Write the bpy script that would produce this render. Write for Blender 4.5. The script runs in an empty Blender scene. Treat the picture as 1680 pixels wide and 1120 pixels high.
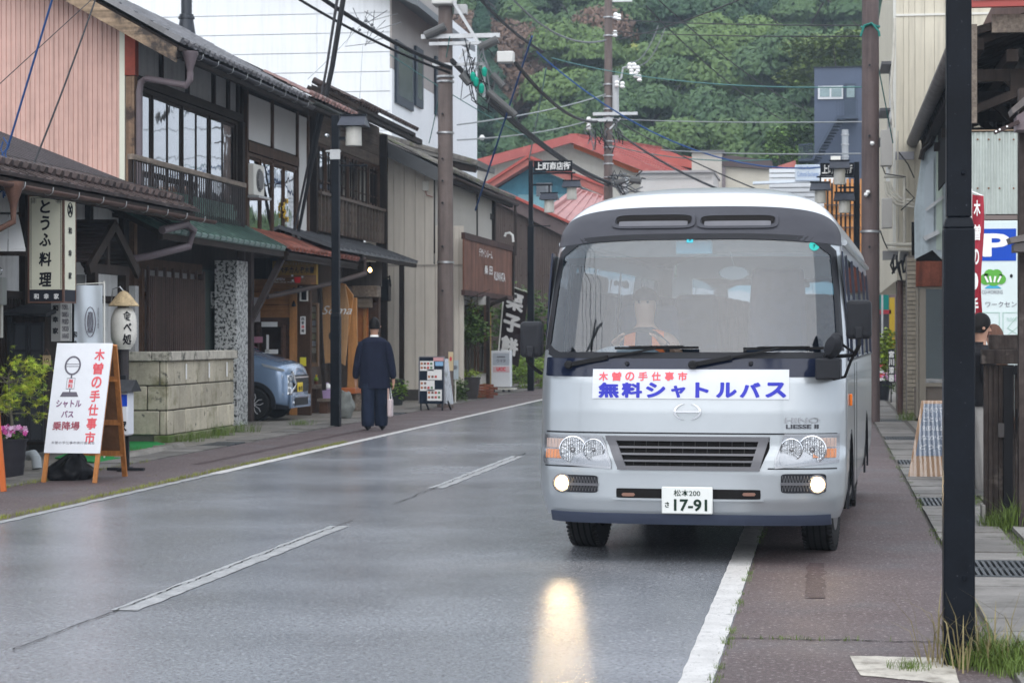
import bpy,math,random
from mathutils import Vector,Matrix,noise as mnoise
R = math.radians
random.seed(7)
SC = bpy.context.scene
COL = SC.collection
# ---------------------------------------------------------------- camera
CAMH,FPX = 1.5,3500.0
TH = math.atan(515 / FPX)
CT,ST = math.cos(TH),math.sin(TH)
cam = bpy.data.cameras.new('camera')
cam.lens = FPX / 1680 * 36; cam.sensor_width = 36; cam.shift_y = -10 / 1680
cam.clip_start = .1; cam.clip_end = 3000
cam.dof.use_dof = True; cam.dof.focus_distance = 15.5; cam.dof.aperture_fstop = 7.0
camo = bpy.data.objects.new('camera',cam); COL.objects.link(camo)
camo.location = (0,0,CAMH); camo.rotation_euler = (R(90),0,TH)
SC.camera = camo
# ---------------------------------------------------------------- world, sun, exposure
SUN_EL,SUN_AZ = R(46),R(184)
wd = bpy.data.worlds.new('World'); SC.world = wd; wd.use_nodes = True
nt = wd.node_tree; nt.nodes.clear()
sky = nt.nodes.new('ShaderNodeTexSky'); sky.sky_type = 'NISHITA'; sky.sun_disc = False
sky.sun_elevation = SUN_EL; sky.sun_rotation = SUN_AZ
sky.air_density = 1.0; sky.dust_density = 2.0; sky.ozone_density = 1.5
hs = nt.nodes.new('ShaderNodeHueSaturation'); hs.inputs['Saturation'].default_value = .38
bg = nt.nodes.new('ShaderNodeBackground'); bg.inputs['Strength'].default_value = .15
wo = nt.nodes.new('ShaderNodeOutputWorld')
nt.links.new(sky.outputs[0],hs.inputs['Color'])
ov = nt.nodes.new('ShaderNodeMix'); ov.data_type = 'RGBA'; ov.inputs[0].default_value = .9      # overcast: an even veil of cloud over the clear sky
ov.inputs[7].default_value = (5.7,6.05,6.6,1)
nt.links.new(hs.outputs[0],ov.inputs[6]); nt.links.new(ov.outputs[2],bg.inputs[0])
nt.links.new(bg.outputs[0],wo.inputs[0])
sl = bpy.data.lights.new('sun','SUN'); sl.energy = 1.1; sl.angle = R(80); sl.color = (1,.97,.93)
so = bpy.data.objects.new('sun',sl); COL.objects.link(so)
# from the sun direction down to the scene
sd = Vector((math.sin(SUN_AZ) * math.cos(SUN_EL),math.cos(SUN_AZ) * math.cos(SUN_EL),math.sin(SUN_EL)))
so.rotation_euler = sd.to_track_quat('Z','Y').to_euler()
SC.view_settings.view_transform = 'Standard'; SC.view_settings.look = 'None'
SC.view_settings.exposure = .9; SC.view_settings.gamma = 1; SC.view_settings.use_curve_mapping = False
SC.cycles.max_bounces = 6; SC.cycles.transparent_max_bounces = 10; SC.cycles.volume_bounces = 0
SC.cycles.sample_clamp_indirect = 6
# ---------------------------------------------------------------- sight lines (world x = across the road, y = along it)
def ray(px,py):
 a = (px - 840) / FPX; b = (550 - py) / FPX
 return (a * CT - ST,a * ST + CT,b)
def pv(px,py,v):
 d = ray(px,py); t = v / d[0]; return Vector((v,d[1] * t,CAMH + d[2] * t))
def pu(px,py,u):
 d = ray(px,py); t = u / d[1]; return Vector((d[0] * t,u,CAMH + d[2] * t))
def pg(px,py,z=0):
 d = ray(px,py); t = (z - CAMH) / d[2]; return Vector((d[0] * t,d[1] * t,z))
def hz(py,x,y):      # height seen at picture row py above the point (x, y)
 return CAMH + (550 - py) / FPX * (-x * ST + y * CT)
# ---------------------------------------------------------------- materials
MATS = {}
def mat(key,c=(.5,.5,.5),r=.6,m=0.,var=.15,sc=1.2,bump=.0,bsc=60,streak=0.,rnd=0.,emit=None,es=1.,
  grain=None,coat=0.,spots=None,wetr=None,trans=0.,spec=None,sss=0.):
 if key in MATS: return MATS[key]
 M = bpy.data.materials.new(key); M.use_nodes = True
 n = M.node_tree.nodes; L = M.node_tree.links
 P = n['Principled BSDF']
 P.inputs['Roughness'].default_value = r; P.inputs['Metallic'].default_value = m
 if coat: P.inputs['Coat Weight'].default_value = coat; P.inputs['Coat Roughness'].default_value = .05
 if trans: P.inputs['Transmission Weight'].default_value = trans
 P.inputs['Specular IOR Level'].default_value = ((.12 if sum(c) < .25 else .25) if not (coat or m) else .5) if spec is None else spec
 geo = n.new('ShaderNodeNewGeometry')
 def noise(scale,vec=None,det=5,ro=.6):
  t = n.new('ShaderNodeTexNoise'); t.inputs['Scale'].default_value = scale
  t.inputs['Detail'].default_value = det; t.inputs['Roughness'].default_value = ro
  L.new(vec or geo.outputs['Position'],t.inputs['Vector']); return t.outputs['Fac']
 def mr(s,a,b,lo=.3,hi=.7):
  t = n.new('ShaderNodeMapRange'); t.inputs['From Min'].default_value = lo; t.inputs['From Max'].default_value = hi
  t.inputs['To Min'].default_value = a; t.inputs['To Max'].default_value = b; L.new(s,t.inputs[0]); return t.outputs[0]
 def mul(a,b):
  t = n.new('ShaderNodeMath'); t.operation = 'MULTIPLY'
  for i,q in enumerate((a,b)):
   if isinstance(q,float): t.inputs[i].default_value = q
   else: L.new(q,t.inputs[i])
  return t.outputs[0]
 f = None
 def app(x):
  nonlocal f
  f = x if f is None else mul(f,x)
 if var: app(mr(noise(sc),1 - var,1 + var)); app(mr(noise(sc * 9,det=3),1 - var * .5,1 + var * .5))
 if streak:
  mp = n.new('ShaderNodeMapping'); mp.inputs['Scale'].default_value = (7,7,.45); L.new(geo.outputs['Position'],mp.inputs[0])
  app(mr(noise(1.6,mp.outputs[0]),1 - streak,1.05,.3,.55))
 if grain:      # (axis, amount, density): wood grain running along the axis
  mp = n.new('ShaderNodeMapping'); k = grain[2]; s3 = [k,k,k]; s3['xyz'.index(grain[0])] = k * .04
  mp.inputs['Scale'].default_value = s3; L.new(geo.outputs['Position'],mp.inputs[0])
  app(mr(noise(1.,mp.outputs[0],6,.7),1 - grain[1],1 + grain[1]))
 if rnd:
  oi = n.new('ShaderNodeObjectInfo'); app(mr(oi.outputs['Random'],1 - rnd,1 + rnd,0,1))
 mx = n.new('ShaderNodeMix'); mx.data_type = 'RGBA'; mx.blend_type = 'MULTIPLY'; mx.inputs[0].default_value = 1
 mx.inputs[6].default_value = (*c,1)
 if f is None: mx.inputs[7].default_value = (1,1,1,1)
 else: L.new(f,mx.inputs[7])
 col = mx.outputs[2]
 if spots:      # (colour, scale, lo, hi): stains, moss, rust
  for (c2,s2,lo,hi) in spots:
   m2 = n.new('ShaderNodeMix'); m2.data_type = 'RGBA'; m2.inputs[7].default_value = (*c2,1)
   L.new(mr(noise(s2,det=6,ro=.65),0,1,lo,hi),m2.inputs[0]); L.new(col,m2.inputs[6]); col = m2.outputs[2]
 L.new(col,P.inputs['Base Color'])
 if wetr: L.new(mr(noise(wetr[0],det=3),wetr[1],wetr[2]),P.inputs['Roughness'])
 if bump:
  b = n.new('ShaderNodeBump'); b.inputs['Strength'].default_value = bump; b.inputs['Distance'].default_value = .01
  L.new(noise(bsc,det=4),b.inputs['Height']); L.new(b.outputs[0],P.inputs['Normal'])
 if emit:
  P.inputs['Emission Color'].default_value = (*emit,1); P.inputs['Emission Strength'].default_value = es
 MATS[key] = M; return M
def plain(key,c,r=.5,m=0.,**k): return mat(key,c,r,m,var=k.pop('var',.04),**k)
def glass(key,tint=(.5,.55,.55),refl=.25,dens=.5,rough=.02,wav=.08):
 """a pane: what is behind shows through the tint, the sky shows in it"""
 if key in MATS: return MATS[key]
 M = bpy.data.materials.new(key); M.use_nodes = True; n = M.node_tree.nodes; L = M.node_tree.links; n.clear()
 o = n.new('ShaderNodeOutputMaterial'); tr = n.new('ShaderNodeBsdfTransparent'); gl = n.new('ShaderNodeBsdfGlossy')
 tr.inputs[0].default_value = (*[x * dens for x in tint],1); gl.inputs['Roughness'].default_value = rough
 gl.inputs['Color'].default_value = (.95,.97,1,1)
 fr = n.new('ShaderNodeLayerWeight'); pw = n.new('ShaderNodeMath'); pw.operation = 'POWER'; pw.inputs[1].default_value = 4; L.new(fr.outputs['Facing'],pw.inputs[0])
 mr = n.new('ShaderNodeMapRange'); mr.inputs['To Min'].default_value = refl; mr.inputs['To Max'].default_value = 1
 L.new(pw.outputs[0],mr.inputs[0])
 mx = n.new('ShaderNodeMixShader'); L.new(mr.outputs[0],mx.inputs[0]); L.new(tr.outputs[0],mx.inputs[1]); L.new(gl.outputs[0],mx.inputs[2])
 geo = n.new('ShaderNodeNewGeometry'); t = n.new('ShaderNodeTexNoise'); t.inputs['Scale'].default_value = 1.6; L.new(geo.outputs['Position'],t.inputs['Vector'])
 b = n.new('ShaderNodeBump'); b.inputs['Strength'].default_value = wav; b.inputs['Distance'].default_value = .05; L.new(t.outputs[0],b.inputs['Height']); L.new(b.outputs[0],gl.inputs['Normal'])
 L.new(mx.outputs[0],o.inputs[0]); MATS[key] = M; return M
# ---------------------------------------------------------------- meshes
OFF = {}
def rotm(rx=0,ry=0,rz=0): return Matrix.Rotation(rz,4,'Z') @ Matrix.Rotation(ry,4,'Y') @ Matrix.Rotation(rx,4,'X')
class MB:
 def __init__(s): s.v = []; s.f = []; s.M = Matrix.Identity(4)
 def add(s,vs,fs):
  k = len(s.v); s.v += [s.M @ Vector(p) for p in vs]; s.f += [tuple(i + k for i in f) for f in fs]; return s
 def box(s,x0,x1,y0,y1,z0,z1,m=None):
  x0,x1 = sorted((x0,x1)); y0,y1 = sorted((y0,y1)); z0,z1 = sorted((z0,z1))
  vs = [(x,y,z) for z in (z0,z1) for y in (y0,y1) for x in (x0,x1)]
  if m: vs = [m @ Vector(p) for p in vs]
  return s.add(vs,[(0,2,3,1),(4,5,7,6),(0,1,5,4),(2,6,7,3),(0,4,6,2),(1,3,7,5)])
 def bar(s,a,b,w,h,up=(0,0,1)):
  a,b = Vector(a),Vector(b); d = (b - a); ln = d.length; d.normalize(); up = Vector(up)
  if abs(d.dot(up)) > .98: up = Vector((0,1,0))
  r = d.cross(up).normalized(); u = r.cross(d)
  m = Matrix((r,d,u)).transposed().to_4x4(); m.translation = a
  return s.box(-w / 2,w / 2,0,ln,-h / 2,h / 2,m)
 def tube(s,pts,r,n=8,cap=True):
  pts = [Vector(p) for p in pts]; k = len(pts); rs = r if isinstance(r,(list,tuple)) else [r] * k
  vs = []; fs = []; prev = None
  for i,p in enumerate(pts):
   d = (pts[min(i + 1,k - 1)] - pts[max(i - 1,0)]).normalized()
   if prev is None: a = d.orthogonal().normalized()
   else: a = (prev - d * prev.dot(d)); a = a.normalized() if a.length > 1e-6 else d.orthogonal().normalized()
   prev = a; b = d.cross(a)
   for j in range(n):
    t = 2 * math.pi * (j + .5) / n; vs.append(p + (a * math.cos(t) + b * math.sin(t)) * rs[i])
  for i in range(k - 1):
   for j in range(n): fs.append((i * n + j,i * n + (j + 1) % n,(i + 1) * n + (j + 1) % n,(i + 1) * n + j))
  if cap: fs += [tuple(range(n))[::-1],tuple(range((k - 1) * n,k * n))]
  return s.add(vs,fs)
 def cyl(s,a,b,r0,r1=None,n=16): return s.tube([a,b],[r0,r0 if r1 is None else r1],n)
 def lathe(s,prof,c=(0,0,0),n=20,axis='z',cap=True):
  vs = []; fs = []; k = len(prof)
  for (r,z) in prof:
   for j in range(n):
    t = 2 * math.pi * j / n; p = (r * math.cos(t),r * math.sin(t),z)
    if axis == 'y': p = (p[0],z,p[1])
    if axis == 'x': p = (z,p[0],p[1])
    vs.append((p[0] + c[0],p[1] + c[1],p[2] + c[2]))
  for i in range(k - 1):
   for j in range(n): fs.append((i * n + j,i * n + (j + 1) % n,(i + 1) * n + (j + 1) % n,(i + 1) * n + j))
  if cap: fs += [tuple(range(n))[::-1],tuple(range((k - 1) * n,k * n))]
  return s.add(vs,fs)
 def prism(s,poly,d,axis='y',p=0.):
  """polygon (two coordinates) in the plane of the axis at p, pushed out by d"""
  def q(a,b,t): return (a,t,b) if axis == 'y' else ((t,a,b) if axis == 'x' else (a,b,t))
  k = len(poly); vs = [q(a,b,p) for a,b in poly] + [q(a,b,p + d) for a,b in poly]
  fs = [tuple(range(k)),tuple(range(k,2 * k))[::-1]] + [(i,i + k,(i + 1) % k + k,(i + 1) % k) for i in range(k)]
  return s.add(vs,fs)
 def hexa(s,b,t):
  """box between two quads"""
  return s.add(list(b) + list(t),[(0,3,2,1),(4,5,6,7),(0,1,5,4),(1,2,6,5),(2,3,7,6),(3,0,4,7)])
 def grid(s,fn,nu,nv,cu=False):
  vs = [fn(i / (nu - (0 if cu else 1)) if nu > 1 else 0,j / (nv - 1)) for i in range(nu) for j in range(nv)]; fs = []
  for i in range(nu if cu else nu - 1):
   i2 = (i + 1) % nu
   for j in range(nv - 1): fs.append((i * nv + j,i2 * nv + j,i2 * nv + j + 1,i * nv + j + 1))
  return s.add(vs,fs)
 def mesh(s,name,off=(0,0,0)):
  me = bpy.data.meshes.new(name); o = Vector(off)
  me.from_pydata([p - o for p in s.v],[],s.f); me.update(); return me
 def build(s,name,m,parent=None,smooth=False,bevel=0,fix=True,solid=0,seg=2,angle=35):
  off = OFF.get(parent.name,Vector((0,0,0))) if parent else Vector((0,0,0))
  me = s.mesh(name,off)
  if fix:
   import bmesh
   b = bmesh.new(); b.from_mesh(me); bmesh.ops.recalc_face_normals(b,faces=b.faces); b.to_mesh(me); b.free()
  me.materials.append(m)
  o = bpy.data.objects.new(name,me); COL.objects.link(o)
  if parent: o.parent = parent; OFF[o.name] = off
  if smooth:
   me.shade_smooth()
   if angle and hasattr(me,'set_sharp_from_angle'): me.set_sharp_from_angle(angle=R(angle))
  if solid:
   q = o.modifiers.new('solid','SOLIDIFY'); q.thickness = solid; q.offset = 0
  if bevel:
   q = o.modifiers.new('bevel','BEVEL'); q.width = bevel; q.segments = seg; q.limit_method = 'ANGLE'; q.angle_limit = R(40)
   me.shade_smooth()
   if hasattr(me,'set_sharp_from_angle'): me.set_sharp_from_angle(angle=R(35))
  return o
def B(*a): return MB().box(*a)
def tag(o,label=None,cat=None,group=None,kind=None):
 if label: o['label'] = label
 if cat: o['category'] = cat
 if group: o['group'] = group
 if kind: o['kind'] = kind
 return o
def thing(name,label,cat,loc=(0,0,0),rz=0,group=None,local=False):
 """an Empty at the base; parts are given in world coordinates unless local"""
 o = bpy.data.objects.new(name,None); COL.objects.link(o); o.location = loc; o.rotation_euler = (0,0,rz)
 o.empty_display_size = .2
 OFF[o.name] = Vector((0,0,0)) if local else Vector(loc)
 return tag(o,label,cat,group)
def struct(name,mb,m,**k): return tag(mb.build(name,m,**k),kind='structure')
def inst(name,me,parent,loc,rot=(0,0,0),scale=(1,1,1)):
 """one more piece sharing a mesh; loc in the coordinates the parent's parts are given in"""
 o = bpy.data.objects.new(name,me); COL.objects.link(o); o.parent = parent
 o.location = Vector(loc) - OFF.get(parent.name,Vector((0,0,0))); o.rotation_euler = rot; o.scale = scale
 return o
def smesh(mb,name,m,smooth=False):
 import bmesh
 me = mb.mesh(name); b = bmesh.new(); b.from_mesh(me); bmesh.ops.recalc_face_normals(b,faces=b.faces); b.to_mesh(me); b.free()
 me.materials.append(m)
 if smooth: me.shade_smooth(); me.set_sharp_from_angle(angle=R(40))
 return me
def kids(o): return [c for c in bpy.data.objects if c.parent == o]
def copy_tree(o,parent=None):
 c = o.copy(); COL.objects.link(c)
 if parent: c.parent = parent
 OFF[c.name] = OFF.get(o.name,Vector((0,0,0)))
 for ch in CH.get(o.name,[]) or kids(o): copy_tree(ch,c)
 return c
CH = {}
def wipe(o):
 """take the source of copies and all under it out of the file"""
 for c in kids(o): wipe(c)
 bpy.data.objects.remove(o)
# text lies in a plane: origin at its centre, ax = reading direction, up = up direction
def text(name,s,m,parent,c,w=None,h=None,ax=(1,0,0),up=(0,0,1),off=.0,vert=False,lift=.0,shear=0.,ext=.0,res=3,wrap=None):
 cu = bpy.data.curves.new('t','FONT'); cu.body = '\n'.join(s) if vert else s
 bold = off if off > .012 else 0; cu.size = 1; cu.offset = min(off,.012); cu.resolution_u = res; cu.shear = shear; cu.extrude = ext
 if vert: cu.space_line = .82 if vert is True else vert; cu.align_x = 'CENTER'
 to = bpy.data.objects.new('t',cu); COL.objects.link(to)
 bpy.context.view_layer.update()
 me = bpy.data.meshes.new_from_object(to.evaluated_get(bpy.context.evaluated_depsgraph_get()))
 bpy.data.objects.remove(to); bpy.data.curves.remove(cu)
 xs = [v.co.x for v in me.vertices]; ys = [v.co.y for v in me.vertices]
 if not xs: return None
 x0,x1,y0,y1 = min(xs),max(xs),min(ys),max(ys); W_,H_ = max(x1 - x0,1e-4),max(y1 - y0,1e-4)
 sx = w / W_ if w else h / H_; sy = h / H_ if h else w / W_
 ax = Vector(ax).normalized(); up = Vector(up).normalized(); nn = ax.cross(up); cc = Vector(c) + nn * lift
 o_ = OFF.get(parent.name,Vector((0,0,0)))
 if bold:      # heavier strokes: shifted copies of the glyphs a hair apart
  base = [(v.co.x,v.co.y) for v in me.vertices]; fc = [tuple(p.vertices) for p in me.polygons]; nb_ = len(base); V_ = []; F_ = []
  for k in range(9):
   a = 2 * math.pi * k / 8; d = 0 if k == 8 else bold * .62
   V_ += [(x + d * math.cos(a),y + d * math.sin(a),.0002 * k) for x,y in base]; F_ += [tuple(i + k * nb_ for i in f) for f in fc]
  bpy.data.meshes.remove(me); me = bpy.data.meshes.new(name); me.from_pydata(V_,[],F_)
 for v in me.vertices:
  a = (v.co.x - (x0 + x1) / 2) * sx; b = (v.co.y - (y0 + y1) / 2) * sy; d = v.co.z
  if wrap: v.co = Vector(wrap(a,b)) - o_ - Vector((0,d,0))
  else: v.co = cc + ax * a + up * b + nn * d - o_
 me.materials.clear(); me.materials.append(m)
 o = bpy.data.objects.new(name,me); COL.objects.link(o); o.parent = parent; OFF[o.name] = o_
 return o
# ---------------------------------------------------------------- shared materials
WHT = plain('white_paint',(.78,.78,.77),.45)
OFFW = plain('off_white',(.66,.65,.6),.5)
BLK = plain('black_ink',(.012,.013,.018),.5)
BLKM = plain('black_plastic',(.02,.021,.025),.4,var=.15)
RED = plain('red_ink',(.62,.06,.08),.5)
PURP = plain('violet_ink',(.22,.10,.20),.5)
GREYI = plain('grey_ink',(.13,.12,.15),.5)
CHROME = plain('chrome',(.75,.76,.78),.12,1.)
STEEL = mat('galvanised_steel',(.42,.43,.44),.42,.8,var=.12,sc=6)
DKW = mat('dark_timber',(.026,.019,.016),.7,var=.3,sc=3,grain=('z',.4,26),streak=.25)
DKWX = mat('dark_timber_long',(.028,.021,.018),.7,var=.3,sc=3,grain=('y',.4,26))
BRW = mat('brown_timber',(.065,.037,.024),.65,var=.25,sc=3,grain=('z',.35,22))
REDI = RED
GREYW = mat('weathered_timber',(.16,.13,.105),.8,var=.3,sc=4,grain=('y',.45,24))
CONC = mat('concrete',(.24,.23,.215),.85,var=.2,sc=2.5,bump=.35,bsc=90,spots=[((.10,.10,.085),1.3,.55,.75)])
PLAST = mat('grey_plaster',(.36,.36,.36),.85,var=.12,sc=2,streak=.15)
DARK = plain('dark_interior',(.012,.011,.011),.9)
CURT = mat('pale_curtain',(.5,.5,.48),.9,var=.1,grain=('z',.25,18))
WGL = glass('window_glass',(.5,.56,.58),.22,.55)
DGL = glass('dark_window_glass',(.4,.45,.46),.3,.25)
BLACKPIPE = plain('black_rubber',(.015,.015,.016),.6)
TYRE = mat('tyre_rubber',(.018,.018,.019),.75,var=.25,sc=10)
# ================================================================ GROUND
ASPH = mat('asphalt',(.20,.21,.232),.3,var=.10,sc=.7,bump=.16,bsc=170,wetr=(.35,.14,.29),spec=.8,spots=[((.15,.157,.172),.33,.46,.72),((.34,.35,.37),34,.55,.66),((.02,.02,.024),47,.54,.66)])
RASPH = mat('red_asphalt',(.095,.066,.066),.5,var=.18,sc=.9,bump=1.,bsc=150,wetr=(.8,.5,.7),spec=.5,spots=[((.085,.08,.085),.9,.5,.72),((.32,.27,.27),36,.55,.66),((.02,.016,.018),50,.54,.66)])
GRD = mat('packed_ground',(.11,.10,.09),.85,var=.25,sc=1.5,bump=.5,bsc=40)
CONCW = mat('wet_concrete',(.20,.185,.165),.55,var=.25,sc=1.3,bump=.3,bsc=80,spots=[((.09,.085,.07),1.1,.5,.7),((.06,.08,.03),2.4,.64,.74)])
PAINT = mat('road_paint',(.52,.51,.50),.55,var=.14,sc=5,bump=.6,bsc=140,spots=[((.25,.25,.25),9,.58,.70),((.11,.11,.115),40,.58,.68)])
PAINTW = mat('worn_road_paint',(.34,.345,.35),.45,var=.15,sc=5,bump=.5,bsc=160,spots=[((.20,.205,.21),6,.48,.68),((.12,.12,.13),34,.56,.66)])
def sheet(x0,x1,y0,y1,z,nx=2,ny=2): return MB().grid(lambda i,j: (x0 + (x1 - x0) * i,y0 + (y1 - y0) * j,z),nx,ny)
struct('ground',MB().grid(lambda i,j: (-350 + 700 * i,-60 + 700 * j,-.03),2,2),GRD)
struct('road',sheet(-6.62,-.48,-20,140,0),ASPH)
struct('shoulder',sheet(-8.0,-6.62,-20,140,0),RASPH)
struct('shoulder',sheet(-.48,.80,-20,140,0),RASPH)
struct('forecourt',sheet(-30,-8.5,-20,140,-.004),CONCW)
struct('forecourt',sheet(1.42,30,-20,140,-.004),CONCW)
struct('gutter_bed',sheet(-8.5,-8.0,-20,140,-.02),GRD)
struct('gutter_bed',sheet(.80,1.42,-20,140,-.02),GRD)
def wobble(x0,w,y0,y1,z,step=.12,amp=.012,seed=1):
 m = MB(); n = int((y1 - y0) / step); vs = []; fs = []
 for i in range(n + 1):
  y = y0 + (y1 - y0) * i / n
  a = amp * mnoise.noise((y * 4,seed,0)); b = amp * mnoise.noise((y * 4,seed + 9,3))
  vs += [(x0 + a,y,z),(x0 + w + b,y,z)]
  if i < n: fs.append((2 * i,2 * i + 1,2 * i + 3,2 * i + 2))
 return m.add(vs,fs)
struct('edge_line',wobble(-.63,.145,-5,120,.004,.06,.006,3),PAINT)
struct('edge_line',wobble(-6.62,.13,22.4,130,.004,.1,.02,5),PAINT)
struct('edge_line',wobble(-6.60,.09,-5,22.4,.004,.1,.03,7),PAINTW)
for a,b in ((-4,1.6),(11.2,16.4),(20.6,26.2),(30.5,36),(41,46),(51,56),(61,66)):
 struct('centre_line_dash',wobble(-3.86,.15,a,b,.004,.1,.02,a),PAINTW)
# cracks along the paving joint
CRK = plain('crack',(.018,.017,.017),.9)
def crack(pts,w,z=.008,seed=0):
 m = MB(); vs = []; fs = []; rr = random.Random(seed); out = []
 for (a,b) in zip(pts[:-1],pts[1:]):
  n = max(2,int((Vector(b) - Vector(a)).length / .05))
  for i in range(n): out.append(Vector(a).lerp(Vector(b),i / n))
 for i,p in enumerate(out):
  q = p + Vector((.022 * mnoise.noise((p.y * 2.5,seed,1)) + .008 * rr.uniform(-1,1),0))
  ww = w * rr.uniform(.25,1)
  vs += [(q.x - ww / 2,q.y,z),(q.x + ww / 2,q.y,z)]
  if i: k = 2 * i; fs.append((k - 2,k - 1,k + 1,k))
 return m.add(vs,fs)
struct('joint_crack',crack([(-3.83,9.7),(-3.80,17)],.014,seed=2),CRK)
struct('joint_crack',crack([(-3.80,18.6),(-3.78,27)],.016,seed=4),CRK)
struct('joint_crack',crack([(-3.76,15.2),(-3.2,15.45)],.006,seed=5),CRK)
struct('joint_crack',crack([(-.47,9.95),(-.2,10.02),(.15,9.98)],.012,seed=6),CRK)
# the transverse crack needs its width along y
m = MB()
for k in range(44):
 x = -.47 + k * .03; w = random.uniform(.003,.012); y = 10.62 + .03 * mnoise.noise((x * 5,0,0))
 m.add([(x,y - w,.004),(x + .03,y - w,.004),(x + .03,y + w,.004),(x,y + w,.004)],[(0,1,2,3)])
struct('joint_crack',m,CRK)
# old white paint patch beside the near lamp post, two faint chalky ghosts of old markings
m = MB(); n = 26
c0,c1,c2,c3 = pg(1394,1076),pg(1412,1108),pg(1575,1124),pg(1560,1080)
def patchf(i,j):
 a = c0.lerp(c3,i); b = c1.lerp(c2,i); p = a.lerp(b,j); k = .012
 return (p.x + k * mnoise.noise((i * 6,j * 9,1)),p.y + 2 * k * mnoise.noise((i * 9,j * 3,7)),.004)
m.grid(patchf,n,6)
struct('painted_patch',m,mat('dirty_paint',(.42,.39,.34),.6,var=.25,sc=4,bump=.3,spots=[((.2,.18,.15),7,.5,.66)]))
GHO = mat('faded_marking',(.085,.062,.063),.6,var=.2,sc=12,bump=1.,bsc=150,spots=[((.30,.28,.28),22,.60,.66)])
struct('faded_marking',wobble(-.12,.11,12.3,14.2,.004,.08,.03,21),GHO)
struct('faded_marking',wobble(-7.3,.10,24,34,.004,.1,.03,23),GHO)
# gutter cover slabs, one by one, with steel gratings between
SLABM = mat('gutter_slab',(.17,.16,.15),.62,var=.2,sc=4,bump=.5,bsc=110,rnd=.22,spots=[((.08,.075,.065),2.2,.52,.7)])
GRATE = mat('grating_steel',(.10,.11,.12),.4,.6,var=.2,sc=8)
def gutter(x0,w,ys,y1,grates,name_label):
 t = thing('gutter_cover',name_label,'gutter',(x0,ys,0)); tag(t,kind='structure')
 me = smesh(B(0,w,.006,.492,-.06,.012),'cover_slab',SLABM)
 y = ys; k = 0
 while y < y1:
  g = [q for q in grates if abs(q - (y + .5)) < .26]
  if g:
   m = MB().box(x0 + .02,x0 + w - .02,y + .01,y + .99,-.05,-.02)
   for i in range(12): m.box(x0 + .03 + i * (w - .08) / 11,x0 + .05 + i * (w - .08) / 11,y + .03,y + .97,-.02,.010)
   for i in range(3): m.box(x0 + .02,x0 + w - .02,y + .02 + i * .46,y + .035 + i * .46,-.02,.013)
   m.build('grating',GRATE,t); y += 1.0
  else:
   inst('cover_slab',me,t,(x0,y,random.uniform(-.006,.004)),(random.uniform(-.006,.006),random.uniform(-.008,.008),random.uniform(-.004,.004))); y += .5
  k += 1
gutter(.83,.50,8.0,56,[13.9,19.4,25.4,31.5,38],'concrete gutter covers and steel gratings along the right kerb')
gutter(-8.47,.46,15.0,62,[22.6,28.3,40.1,50],'concrete gutter covers and steel gratings below the shops on the left')
# weeds, moss and grass in the joints: blades
GRS = mat('weed_blades',(.10,.15,.03),.6,var=.35,sc=5)
GRY = mat('dry_blades',(.24,.20,.10),.7,var=.3,sc=5)
def blades(spots,name,m,seed=0):
 rr = random.Random(seed); mb = MB(); vs = []; fs = []
 for (x,y,n,sp,h) in spots:
  for _ in range(int(n * 1.9)):
   a = rr.uniform(0,6.28); r_ = sp * rr.random() ** .7; px,py = x + math.cos(a) * r_,y + math.sin(a) * r_
   a = rr.uniform(0,6.28); L_ = h * rr.uniform(.4,1.1); w = .0013 + .007 * h; lean = rr.uniform(.2,1.0) * L_
   dx,dy = math.cos(a),math.sin(a); k = len(vs)
   for q,(f,hh) in enumerate(((0,0),(.35,.6),(1,rr.uniform(.75,1)))):
    ww = w * (1,.8,.1)[q]
    vs += [(px + dx * lean * f - dy * ww,py + dy * lean * f + dx * ww,hh * L_),(px + dx * lean * f + dy * ww,py + dy * lean * f - dx * ww,hh * L_)]
   fs += [(k,k + 1,k + 3,k + 2),(k + 2,k + 3,k + 5,k + 4)]
 mb.add(vs,fs); return tag(mb.build(name,m,fix=False),kind='stuff')
sp = []; rr = random.Random(3)
for i in range(60): y = 11 + i * .33; sp.append((.815 + rr.uniform(-.02,.02),y,int(rr.random() ** 2 * 12),.05,.04))
for i in range(60): y = 9 + rr.random() ** 1.5 * 9; sp.append((-.475,y,rr.randint(1,9),.035,.035))
for i in range(14): sp.append((-.45 + i * .06,10.62,rr.randint(0,9),.03,.03))
o = blades(sp,'joint_weeds',GRS,5); tag(o,'small green weeds growing in the joints of the right shoulder','weeds')
sp = []
for i in range(330): y = 14.5 + i * .045; sp.append((-6.67 + rr.uniform(-.03,.03),y,rr.randint(2,11),.05,.042))
for i in range(70): sp.append((-7.99 + rr.uniform(-.04,.04),17.5 + i * .1,rr.randint(2,9),.06,.05))
for i in range(30): sp.append((-6.75 + rr.uniform(-.5,.1),16 + i * .3,2,.2,.02))
o = blades(sp,'kerb_moss',mat('yellow_moss',(.22,.24,.05),.8,var=.3,sc=5),6); tag(o,'yellow-green moss and grass fringe along the left road edge','moss')
pz = Vector((.62,10.0,0))
sp = [(pz.x + .10,pz.y - .10,230,.17,.16),(pz.x + .28,pz.y - .02,260,.2,.15),(pz.x + .22,pz.y - .3,160,.18,.10),(pz.x - .25,pz.y - .25,60,.10,.06),(pz.x + .05,pz.y + .12,90,.12,.2)]
o = blades(sp,'roadside_grass',GRS,8); tag(o,'tuft of green grass at the foot of the near black lamp post','grass')
sp = [(pz.x + .05,pz.y - .1,26,.25,.36),(pz.x + .3,pz.y,30,.25,.22),(pz.x - .1,pz.y - .1,10,.15,.3)]
o = blades(sp,'roadside_straw',GRY,9); tag(o,'dry seed stalks among the grass at the near black lamp post','dry grass')
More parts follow.
